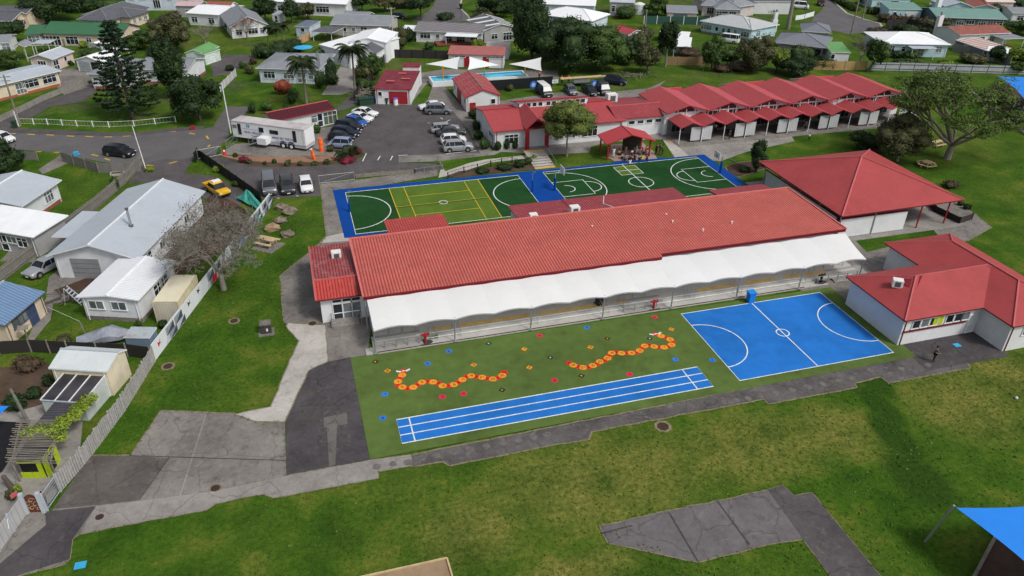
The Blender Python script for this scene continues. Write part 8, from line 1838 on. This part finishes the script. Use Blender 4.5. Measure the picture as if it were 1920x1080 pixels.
shirt_c = {'black': black, 'white': white, 'yellow': mat('cloth_yellow', (.65, .5, .03)), 'red': mat('cloth_red', (.4, .03, .04)), 'navy': mat('cloth_navy', (.02, .03, .08)), 'pink': mat('cloth_pink', (.5, .25, .3)), 'grey': mat('cloth_grey', (.2, .2, .22)), 'orange': orange, 'teal': mat('cloth_teal', (.04, .3, .3)), 'lilac': mat('cloth_lilac', (.4, .35, .5)), 'sky': mat('cloth_sky', (.15, .3, .6))}
def person(q, pose, sh, tr_, label, rz=0, s=1.0, group=None, z=.06, name='person'):
    if pose not in PP: PP[pose] = [person_proto(pose), False]
    pr = PP[pose]; o = pr[0] if not pr[1] else copy_tree(pr[0]); pr[1] = True; p = G(q); o.location = (p.x, p.y, z); o.rotation_euler = (0, 0, R(rz)); o.scale = (s, s, s); o['label'] = label; o['category'] = 'person'; o.name = 'person'
    if group: o['group'] = group
    for ch in o.children:
        if ch.name.startswith('shirt'): setcol(ch, shirt_c[sh])
        if ch.name.startswith('trousers'): setcol(ch, shirt_c[tr_])
    return o
person((1749, 679), 'hold', 'black', 'black', 'person in black standing with folded arms beside the blue court', 30, 1.0)
K = 'children and adults gathered at the red shelter'
for q, ps, sh, tr_, rz, s, lb in (
 ((1150, 296), 'stand', 'white', 'white', 0, .95, 'person in white with long dark hair at the left end of the shelter group'),
 ((1161, 291), 'sit', 'yellow', 'black', 20, 1.0, 'seated person in yellow under the left part of the shelter'),
 ((1173, 291), 'stand', 'grey', 'grey', 10, .85, 'person in grey standing in the middle of the shelter group'),
 ((1166, 298), 'sit', 'lilac', 'black', 40, 1.0, 'seated person in lilac at the front left of the shelter group'),
 ((1172, 301), 'sit', 'grey', 'navy', -30, 1.0, 'seated person in grey nearest the court on the left'),
 ((1180, 300), 'sit', 'navy', 'black', 10, 1.0, 'seated person in navy beside the grey clothed one'),
 ((1184, 296), 'stand', 'white', 'black', 0, .75, 'small person in white standing among the seated group'),
 ((1189, 293), 'stand', 'navy', 'navy', 20, .85, 'person in navy standing in the middle of the group'),
 ((1193, 289), 'stand', 'white', 'white', 60, .9, 'person in white behind the navy clothed one'),
 ((1190, 300), 'sit', 'black', 'black', -40, 1.0, 'seated person in black in the front middle'),
 ((1199, 290), 'sit', 'pink', 'grey', 0, 1.0, 'seated person in pink in the right half of the shelter'),
 ((1204, 289), 'sit', 'grey', 'black', 20, 1.0, 'seated person in grey beside the pink clothed one'),
 ((1211, 286), 'sit', 'red', 'red', -20, 1.0, 'seated person in red at the right end of the shelter'),
 ((1214, 290), 'sit', 'lilac', 'pink', -20, 1.0, 'seated person in lilac and pink at the right end of the shelter'),
 ((1181, 308), 'sit', 'white', 'white', 180, .9, 'small seated person in white on the court edge'),
 ((1198, 306), 'stand', 'sky', 'navy', 180, .8, 'small person in light blue standing on the court edge'),
 ((1204, 300), 'sit', 'yellow', 'yellow', 180, 1.0, 'seated person in bright yellow on the court edge'),
 ((1212, 306), 'walk', 'navy', 'black', 200, .8, 'small person with striped dark top walking on the court'),
 ((1230, 291), 'stand', 'black', 'black', -60, 1.0, 'adult in black at the left of the trio on the grass'),
 ((1236, 290), 'stand', 'navy', 'grey', -90, 1.0, 'adult in dark blue in the middle of the trio on the grass'),
 ((1241, 292), 'stand', 'black', 'black', -120, 1.0, 'adult in black at the right of the trio on the grass')):
    person(q, ps, sh, tr_, lb, rz, s, K)
person((1340, 250), 'stand', 'white', 'black', 'person in a white top in the shade of the verandah', 0, .95); person((1367, 262), 'stand', 'black', 'black', 'person in black standing at the edge of the verandah', 30, .95)
person((1508, 246), 'stand', 'navy', 'black', 'person in dark blue at a verandah post farther right', 0, 1.0); person((1513, 244), 'stand', 'black', 'black', 'person in black beside the dark blue one at the verandah', 90, 1.0)
person((1516, 265), 'walk', 'white', 'black', 'child in a white top walking on the grass by the verandah', 0, .75)
W_ = 'workers in orange jackets beside the pool'
person((1011, 149), 'hold', 'orange', 'navy', 'worker in orange crouched at the right end of the pool', -40, 1.0, W_); person((1053, 159), 'stand', 'orange', 'navy', 'worker in orange standing left of the trailer', 20, 1.05, W_); person((1066, 157), 'hold', 'orange', 'navy', 'worker in orange right beside the trailer', -30, 1.05, W_)
person((86, 947), 'walk', 'red', 'black', 'child in a red top behind the steel bar fence by the carved gate', 60, .72)

# ------------------------------------------------------------------ sports posts, furniture, small things
def hoop(q, lb, face):
    p = G(q); o = thing('basketball_hoop', lb, 'basketball hoop', (p.x, p.y, 0)); d = face
    MB().tube((p.x, p.y, 0), (p.x, p.y, 1.9), .17, n=10).build('padding', navy_m, o); MB().tube((p.x, p.y, 1.9), (p.x, p.y, 2.7), .08).tube((p.x, p.y, 2.6), (p.x+d*.9, p.y, 2.9), .06).build('post', steel, o)
    MB().box((p.x+d*.95, p.y, 3.0), (.05, 1.6, 1.0)).build('backboard', frame_w, o); mb = MB()
    for i in range(12): a, b = i*math.pi/6, (i+1)*math.pi/6; mb.tube((p.x+d*1.25+.23*math.cos(a), p.y+.23*math.sin(a), 2.75), (p.x+d*1.25+.23*math.cos(b), p.y+.23*math.sin(b), 2.75), .02, n=4)
    mb.build('ring', orange, o); MB().box((p.x+d*.99, p.y, 2.92), (.02, .5, .4)).build('target_square', steel, o)
hoop((1040, 358), 'basketball hoop with blue padded post at the left end of its court', 1); hoop((1350, 326), 'basketball hoop with blue padded post at the right end of its court', -1)
for q, lb in (((656, 398), 'blue padded netball post at the left end of the back court'), ((998, 361), 'blue padded netball post between the two back courts')):
    p = G(q); o = thing('netball_post', lb, 'netball post', (p.x, p.y, 0)); MB().tube((p.x, p.y, 0), (p.x, p.y, 1.8), .12, n=8).build('padding', navy_m, o); MB().tube((p.x, p.y, 1.8), (p.x, p.y, 3.0), .04).build('post', steel, o)
    mb = MB()
    for i in range(10): a, b = i*.6283, (i+1)*.6283; mb.tube((p.x+.25+.19*math.cos(a), p.y+.19*math.sin(a), 2.95), (p.x+.25+.19*math.cos(b), p.y+.19*math.sin(b), 2.95), .018, n=4)
    mb.build('ring', steel, o)
def picnic(q, lb, rz, m=wood_new, z=0, s=1.0):
    p = G(q); o = thing('picnic_table', lb, 'picnic table', (p.x, p.y, z)); 
    def part(nm, mb): ob = mb.build(nm, m, None); ob.parent = o
    mb = MB()
    for i in range(5): mb.box((0, -.32+.16*i, .74), (2.0, .145, .045))
    part('tabletop', mb)
    for y in (-.75, .75):
        mb = MB()
        for k in (-.08, .08): mb.box((0, y+k, .44), (2.0, .145, .045))
        part('seat', mb)
    for x in (-.7, .7): mb = MB().tube((x, -.65, 0), (x, -.25, .72), .05, n=4).tube((x, .65, 0), (x, .25, .72), .05, n=4).box((x, 0, .4), (.06, 1.7, .1)); part('leg', mb)
    o.rotation_euler = (0, 0, R(rz)); o.scale = (s, s, s); return o
picnic((502, 459), 'pale timber picnic table on a concrete pad near the boulders', -38, s=1.15); p = G((503, 462)); struct('picnic_pad', MB().box((p.x, p.y, .02), (2.9, 2.7, .04), R(-38)), conc_old)
picnic((1755, 274), 'pale timber picnic table under the spreading tree', 10, s=1.1)
p = G((1736, 312)); o = thing('picnic_table', 'six sided pale timber picnic table on the shaded grass', 'picnic table', (p.x, p.y, 0))
def hexring(r0, r1, z, th):
    mb = MB()
    for i in range(6):
        a, b = i*math.pi/3, (i+1)*math.pi/3; mb.slab([(p.x+r0*math.cos(a), p.y+r0*math.sin(a), z), (p.x+r1*math.cos(a), p.y+r1*math.sin(a), z), (p.x+r1*math.cos(b), p.y+r1*math.sin(b), z), (p.x+r0*math.cos(b), p.y+r0*math.sin(b), z)], th)
    return mb
hexring(.05, .8, .78, .05).build('tabletop', wood_new, o); hexring(1.15, 1.5, .48, .05).build('seat', wood_new, o)
for i in range(3): a = i*math.pi/3; MB().tube((p.x-1.3*math.cos(a), p.y-1.3*math.sin(a), .42), (p.x+1.3*math.cos(a), p.y+1.3*math.sin(a), .42), .05, n=4).tube((p.x-.5*math.cos(a), p.y-.5*math.sin(a), .75), (p.x-1.0*math.cos(a), p.y-1.0*math.sin(a), 0), .05, n=4).tube((p.x+.5*math.cos(a), p.y+.5*math.sin(a), .75), (p.x+1.0*math.cos(a), p.y+1.0*math.sin(a), 0), .05, n=4).build('leg', wood_new, o)
# boulders
for i, (q, r, lb, m) in enumerate((((528, 392), 1.15, 'flat grey boulder farthest back on the lawn by the parked cars', stone), ((544, 400), 1.25, 'brown boulder right of the flat grey boulder', stone), ((527, 417), 1.1, 'dark boulder in the middle of the five boulders', stone), ((513, 431), 1.3, 'tan boulder nearest the mural fence', mat('stone_tan', (.32, .22, .14), .95, .4, 2.5, bump=1)), ((540, 443), 1.1, 'brown boulder nearest the path', stone))):
    p = G(q); mb = MB(); g = random.Random(i+40); nu, nv = 9, 6
    for a in range(nv+1):
        ph = math.pi*a/nv
        for b in range(nu):
            th = 2*math.pi*b/nu; k = r*g.uniform(.72, 1.12)*.72; mb.v.append((p.x+k*1.15*math.sin(ph)*math.cos(th), p.y+k*.85*math.sin(ph)*math.sin(th), .30+k*.62*math.cos(ph)))
    for a in range(nv):
        for b in range(nu): mb.f.append((a*nu+b, (a+1)*nu+b, (a+1)*nu+(b+1) % nu, a*nu+(b+1) % nu)); mb.m.append(0)
    tag(mb.build('boulder', m), lb, 'boulder', 'boulders on the lawn by the mural fence')
p = G((500, 622)); o = thing('utility_box', 'dark utility box with flat top standing on the lawn', 'utility box', (p.x, p.y, 0)); MB().box((p.x, p.y, .5), (.95, .8, 1.0)).build('cabinet', mat('box_dark', (.05, .045, .045), .8), o); MB().box((p.x, p.y, 1.04), (1.05, .95, .1)).build('lid', conc_old, o); MB().box((p.x+.1, p.y-.41, .45), (.15, .02, .3)).build('label_plate', frame_w, o); struct('box_pad', MB().box((p.x, p.y-.1, .02), (1.5, 1.4, .04)), conc_old)
# poles
def pole(q, h, lb, m, arms=(), r=.13, lean=(0, 0), lamp_=False, nm='power_pole', cat='pole'):
    p = G(q); o = thing(nm, lb, cat, (p.x, p.y, 0)); MB().tube((p.x, p.y, 0), (p.x+lean[0], p.y+lean[1], h), r, r*.7, 8).build('shaft', m, o)
    for z, w_ in arms:
        MB().box((p.x+lean[0], p.y+lean[1], z), (w_, .1, .1)).build('crossarm', wood, o)
        for k in (-.45, -.15, .15, .45): MB().tube((p.x+lean[0]+w_*k, p.y+lean[1], z+.05), (p.x+lean[0]+w_*k, p.y+lean[1], z+.22), .04, n=6).build('insulator', frame_w, o)
    return o
pole((38, 236), 8.3, 'dark timber street power pole with crossarm at the left', wood, ((8.0, 1.8), (7.4, 1.4)), .17)
p = G((36, 237)); tag(MB().tube((p.x, p.y-.25, 0), (p.x, p.y-.25, 2.6), .1, n=6).build('cable_guard', white), 'white cable guard strapped to the foot of the street power pole', 'cable guard')
pole((275, 322), 6.6, 'slim white leaning street lamp post beside the grey fence corner', frame_w, (), .07, lean=(-.5, .6), nm='lamp_post', cat='lamp post')
pole((433, 250), 8.0, 'tall white pole standing behind the trailer', frame_w, (), .1, nm='flag_pole', cat='pole'); pole((54, 794), 3.3, 'weathered green grey timber pole leaning beside the gravel yard', mat('pole_green', (.14, .15, .12), .9, .3, 3), (), .16, lean=(-.5, .5))
pole((1039, 112), 1.0, 'short pale post beside the pool fence corner', wood_new); pole((738, 92), 9.0, 'tall pale power pole behind the white workshop', conc_light, ((8.7, 1.8),), .14); pole((1595, 66), 10.5, 'dark power pole at the edge of the far right cul-de-sac', wood, ((10.2, 2.0),), .2)
pole((1507, 40), 8, 'thin dark pole beside the palm at the top right', dsteel, (), .07); pole((1617, 35), 9.0, 'timber pole by the bend of the far right cul-de-sac', wood, (), .2); pole((676, 22), 6, 'pole carrying a solar panel at the top centre', steel, (), .08, nm='panel_pole'); pole((865, 36), 2.6, 'dark post on the kerb of the centre cul-de-sac', dsteel, (), .12, nm='bollard', cat='post')
pole((1208, 66), 6.0, 'weathered grey stump like pole by the small white block', mat('pole_grey', (.2, .2, .19), .9), (), .25)
# teal tarpaulin tent
P = [G(q) for q in ((442, 375), (474, 392), (500, 400), (478, 372))]; pk = G((462, 356), 1.6)
o = thing('tarpaulin_tent', 'torn teal tarpaulin draped over a frame behind the mural fence', 'tarpaulin', (*P[0], 0)); mb = MB(); C0 = (*pk, 1.7); C1 = (*G((476, 368), 1.4), 1.5); 
ring = []
for a, b in zip(P, P[1:]+P[:1]):
    for k in range(4): q = a.lerp(b, k/4); ring.append((q.x+random.uniform(-.15, .15), q.y+random.uniform(-.15, .15), .25+random.uniform(0, .25)))
mid = [((x+C0[0])/2+random.uniform(-.15, .15), (y+C0[1])/2+random.uniform(-.15, .15), .85+random.uniform(-.15, .25)) for x, y, z in ring]
k = len(ring)
for i in range(k): j = (i+1) % k; mb.poly([ring[i], ring[j], mid[j], mid[i]]); mb.poly([mid[i], mid[j], C0])
mb.build('sheet', teal_tarp, o)
for q in P: MB().tube((*q, 0), (*q, .8), .04).build('pole', steel, o)
# step ladder
p = G((132, 568)); o = thing('step_ladder', 'aluminium step ladder standing open beside the small white building', 'ladder', (p.x, p.y, 0)); d = Vector((math.cos(R(-20)), math.sin(R(-20))))
mb = MB(); nrm = Vector((-d.y, d.x))*.28
for s in (-1, 1): n2 = nrm*s; mb.tube((p.x+n2.x, p.y+n2.y, 1.9), (p.x+n2.x*1.5+d.x*1.5, p.y+n2.y*1.5+d.y*1.5, 0), .05, n=4); mb.tube((p.x+n2.x, p.y+n2.y, 1.9), (p.x+n2.x*1.3-d.x*.35, p.y+n2.y*1.3-d.y*.35, 0), .035, n=4)
mb.build('rail', lgrey_roof, o)
for i in range(1, 7): f = i/7; q = p+d*1.5*f; n2 = nrm*(1+.5*f); MB().box((q.x, q.y, 1.9*(1-f)), (.16, n2.length*2, .05), math.atan2(d.y, d.x)).build('step', lgrey_roof, o)
# clothes line / bird table
p = G((54, 640)); o = thing('bird_table', 'weathered wooden bird table in front of the cream shed', 'bird table', (p.x, p.y, 0)); MB().tube((p.x, p.y, 0), (p.x, p.y, 1.6), .07, n=6).build('post', wood, o); MB().slab([(p.x-.45, p.y-.4, 1.6), (p.x+.45, p.y-.4, 1.6), (p.x+.45, p.y, 1.85), (p.x-.45, p.y, 1.85)], .05).slab([(p.x-.45, p.y, 1.85), (p.x+.45, p.y, 1.85), (p.x+.45, p.y+.4, 1.6), (p.x-.45, p.y+.4, 1.6)], .05).build('roof', wood, o)
p = G((163, 632)); q = G((100, 606)); o = thing('clothes_line', 'single post clothes line across the small yard lawn', 'clothes line', (p.x, p.y, 0)); MB().tube((p.x, p.y, 0), (p.x-.2, p.y, 1.9), .05).build('post', steel, o); MB().tube((p.x-.2, p.y, 1.85), (q.x, q.y, 1.9), .012, n=3).build('line', frame_w, o)
# trailer with timber near the pool, rubbish pile, blue box bits
p = G((1088, 160)); o = thing('utility_trailer', 'galvanised cage trailer loaded with long timber beside the workers', 'trailer', (p.x, p.y, 0)); MB().box((p.x, p.y, .75), (3.2, 1.6, .12)).box((p.x, p.y-.8, 1.05), (3.2, .05, .5)).box((p.x, p.y+.8, 1.05), (3.2, .05, .5)).build('tray', steel, o)
for y in (-.85, .85): MB().tube((p.x, p.y+y-.08, .35), (p.x, p.y+y+.08, .35), .35, n=12).build('wheel', tyre, o)
tag(MB().box((p.x+.6, p.y, 1.5), (9.5, .5, .14)).box((p.x+.2, p.y+.4, 1.55), (8.5, .3, .12)).build('timber_stack', wood_new), 'long pale timber planks lying across the cage trailer', 'timber'); tag(MB().slab([(p.x-1.6, p.y+.5, 1.4), (p.x+1.4, p.y+.5, 1.5), (p.x+1.5, p.y+1.6, 1.2), (p.x-1.5, p.y+1.6, 1.1)], .1).build('blue_cover', MATS['umbrella_blue']), 'crumpled blue cover on the back of the cage trailer', 'cover')
random.seed(5)
def pile(q, w_, d_, h, n, m, lb, nm='branch_pile'):
    p = G(q); mb = MB()
    for i in range(n):
        a = (p.x+random.gauss(0, w_), p.y+random.gauss(0, d_), random.uniform(.05, h)); th = random.uniform(0, 6.3); l = random.uniform(.8, 2.4); mb.tube(a, (a[0]+l*math.cos(th), a[1]+l*math.sin(th), random.uniform(.05, h)), random.uniform(.03, .08), n=4)
    tag(mb.build(nm, m), lb, 'pile')
pile((690, 180), 1.2, 1.6, 1.4, 90, bark_pale, 'heap of cut pale branches beside the red roofed garage'); pile((1192, 144), 1.6, .8, .8, 36, wood, 'small heap of grey timber under the olive tree'); pile((1380, 305), .01, .01, .1, 1, wood, 'short stick lying in the shrub bed', 'stick'); pile((1742, 275), .5, .4, .3, 10, wood_new, 'few scattered planks beside the tree picnic table', 'planks'); pile((140, 560), .8, .6, .5, 30, barkm, 'dark pile of rubbish beside the step ladder', 'rubbish_pile')
p = G((686, 196)); tag(MB().box((p.x, p.y, .6), (2.6, 1.5, 1.2), .2).box((p.x, p.y, 1.25), (2.8, 1.7, .1), .2).build('skip', MATS['bin_green']), 'dark green rubbish skip beside the branch heap', 'skip'); p = G((701, 192)); tag(MB().tube((p.x, p.y, 0), (p.x, p.y, 1.0), .38, n=12).tube((p.x, p.y, 1.0), (p.x, p.y, 1.06), .4, n=12).build('barrel', MATS['court_blue']), 'blue plastic barrel at the corner of the red roofed garage', 'barrel')
# benches by the verandah
bench = thing('bench', '', 'bench', (0, 0, 0), 'benches under the classroom verandah')
for nm, c, d_ in (('seat', (0, 0, .45), (1.8, .4, .06)), ('tabletop', (0, .6, .75), (1.8, .7, .05))): ob = MB().box(c, d_).build(nm, steel, None); ob.parent = bench
for x in (-.7, .7): ob = MB().box((x, .1, .22), (.08, .3, .44)).box((x, .6, .37), (.08, .4, .72)).build('leg', steel, None); ob.parent = bench
names = ['first', 'second', 'third', 'fourth', 'fifth', 'sixth']
for k, i in enumerate(range(1, n_v-1, 2)):
    o = bench if k == 0 else copy_tree(bench); o.location = (xs[i], yV+1.2, .09); o['label'] = 'metal bench table behind the '+names[k]+' pair of lattice screens from the left'
# small ground litter that shows in the photo
for q, s, m, lb in (((151, 1061), .32, MATS['umbrella_blue'], 'blue cover plate lying in the grass near the lower left corner'), ((1794, 648), .3, MATS['umbrella_blue'], 'blue ground marker on the dark paving by the right building'), ((1786, 626), .35, MATS['umbrella_blue'], 'small blue trolley against the white wall of the right building'), ((1905, 748), .22, white, 'white ball lying on the grass at the right side'), ((144, 292), .4, MATS['umbrella_blue'], 'blue bag on the footpath behind the grey street fence'), ((362, 243), .4, red_paint, 'red object at the kerb near the dark round tree')):
    p = G(q)
    if 'ball' in lb: ob = MB().ell((p.x, p.y, .12), (.14, .14, .14), 10, 6).build('ball', m); tag(ob, lb, 'ball')
    elif 'plate' in lb or 'marker' in lb: tag(MB().box((p.x, p.y, .06), (s*2.2, s*1.8, .04)).build('cover_plate', m), lb, 'cover')
    else: o = thing('small_container', lb, 'container', (p.x, p.y, 0)); MB().box((p.x, p.y, .3), (s*1.6, s*1.2, .5)).build('body', m, o); MB().box((p.x, p.y, .57), (s*1.7, s*1.3, .06)).build('lid', m, o)
p = G((220, 327)); t = thing('planter_box', 'pale square planter frame with dark soil by the grey street fence', 'planter', (p.x, p.y, 0)); mb = MB()
for dx, dy, w_, d_ in ((0, -.5, 1.7, .12), (0, .5, 1.7, .12), (-.8, 0, .12, 1.0), (.8, 0, .12, 1.0)): mb.box((p.x+dx, p.y+dy, .15), (w_, d_, .3))
mb.build('frame', conc_light, t); MB().box((p.x, p.y, .1), (1.5, .9, .2)).build('soil', soil, t)
p = G((23, 915)); tag(MB().tube((p.x, p.y, 0), (p.x-.2, p.y, 1.1), .22, .15, 9).tube((p.x-.2, p.y, 1.1), (p.x-.25, p.y, 1.3), .2, .12, 9).build('tree_stump', barkm), 'dark tall tree stump near the carved gate', 'stump')
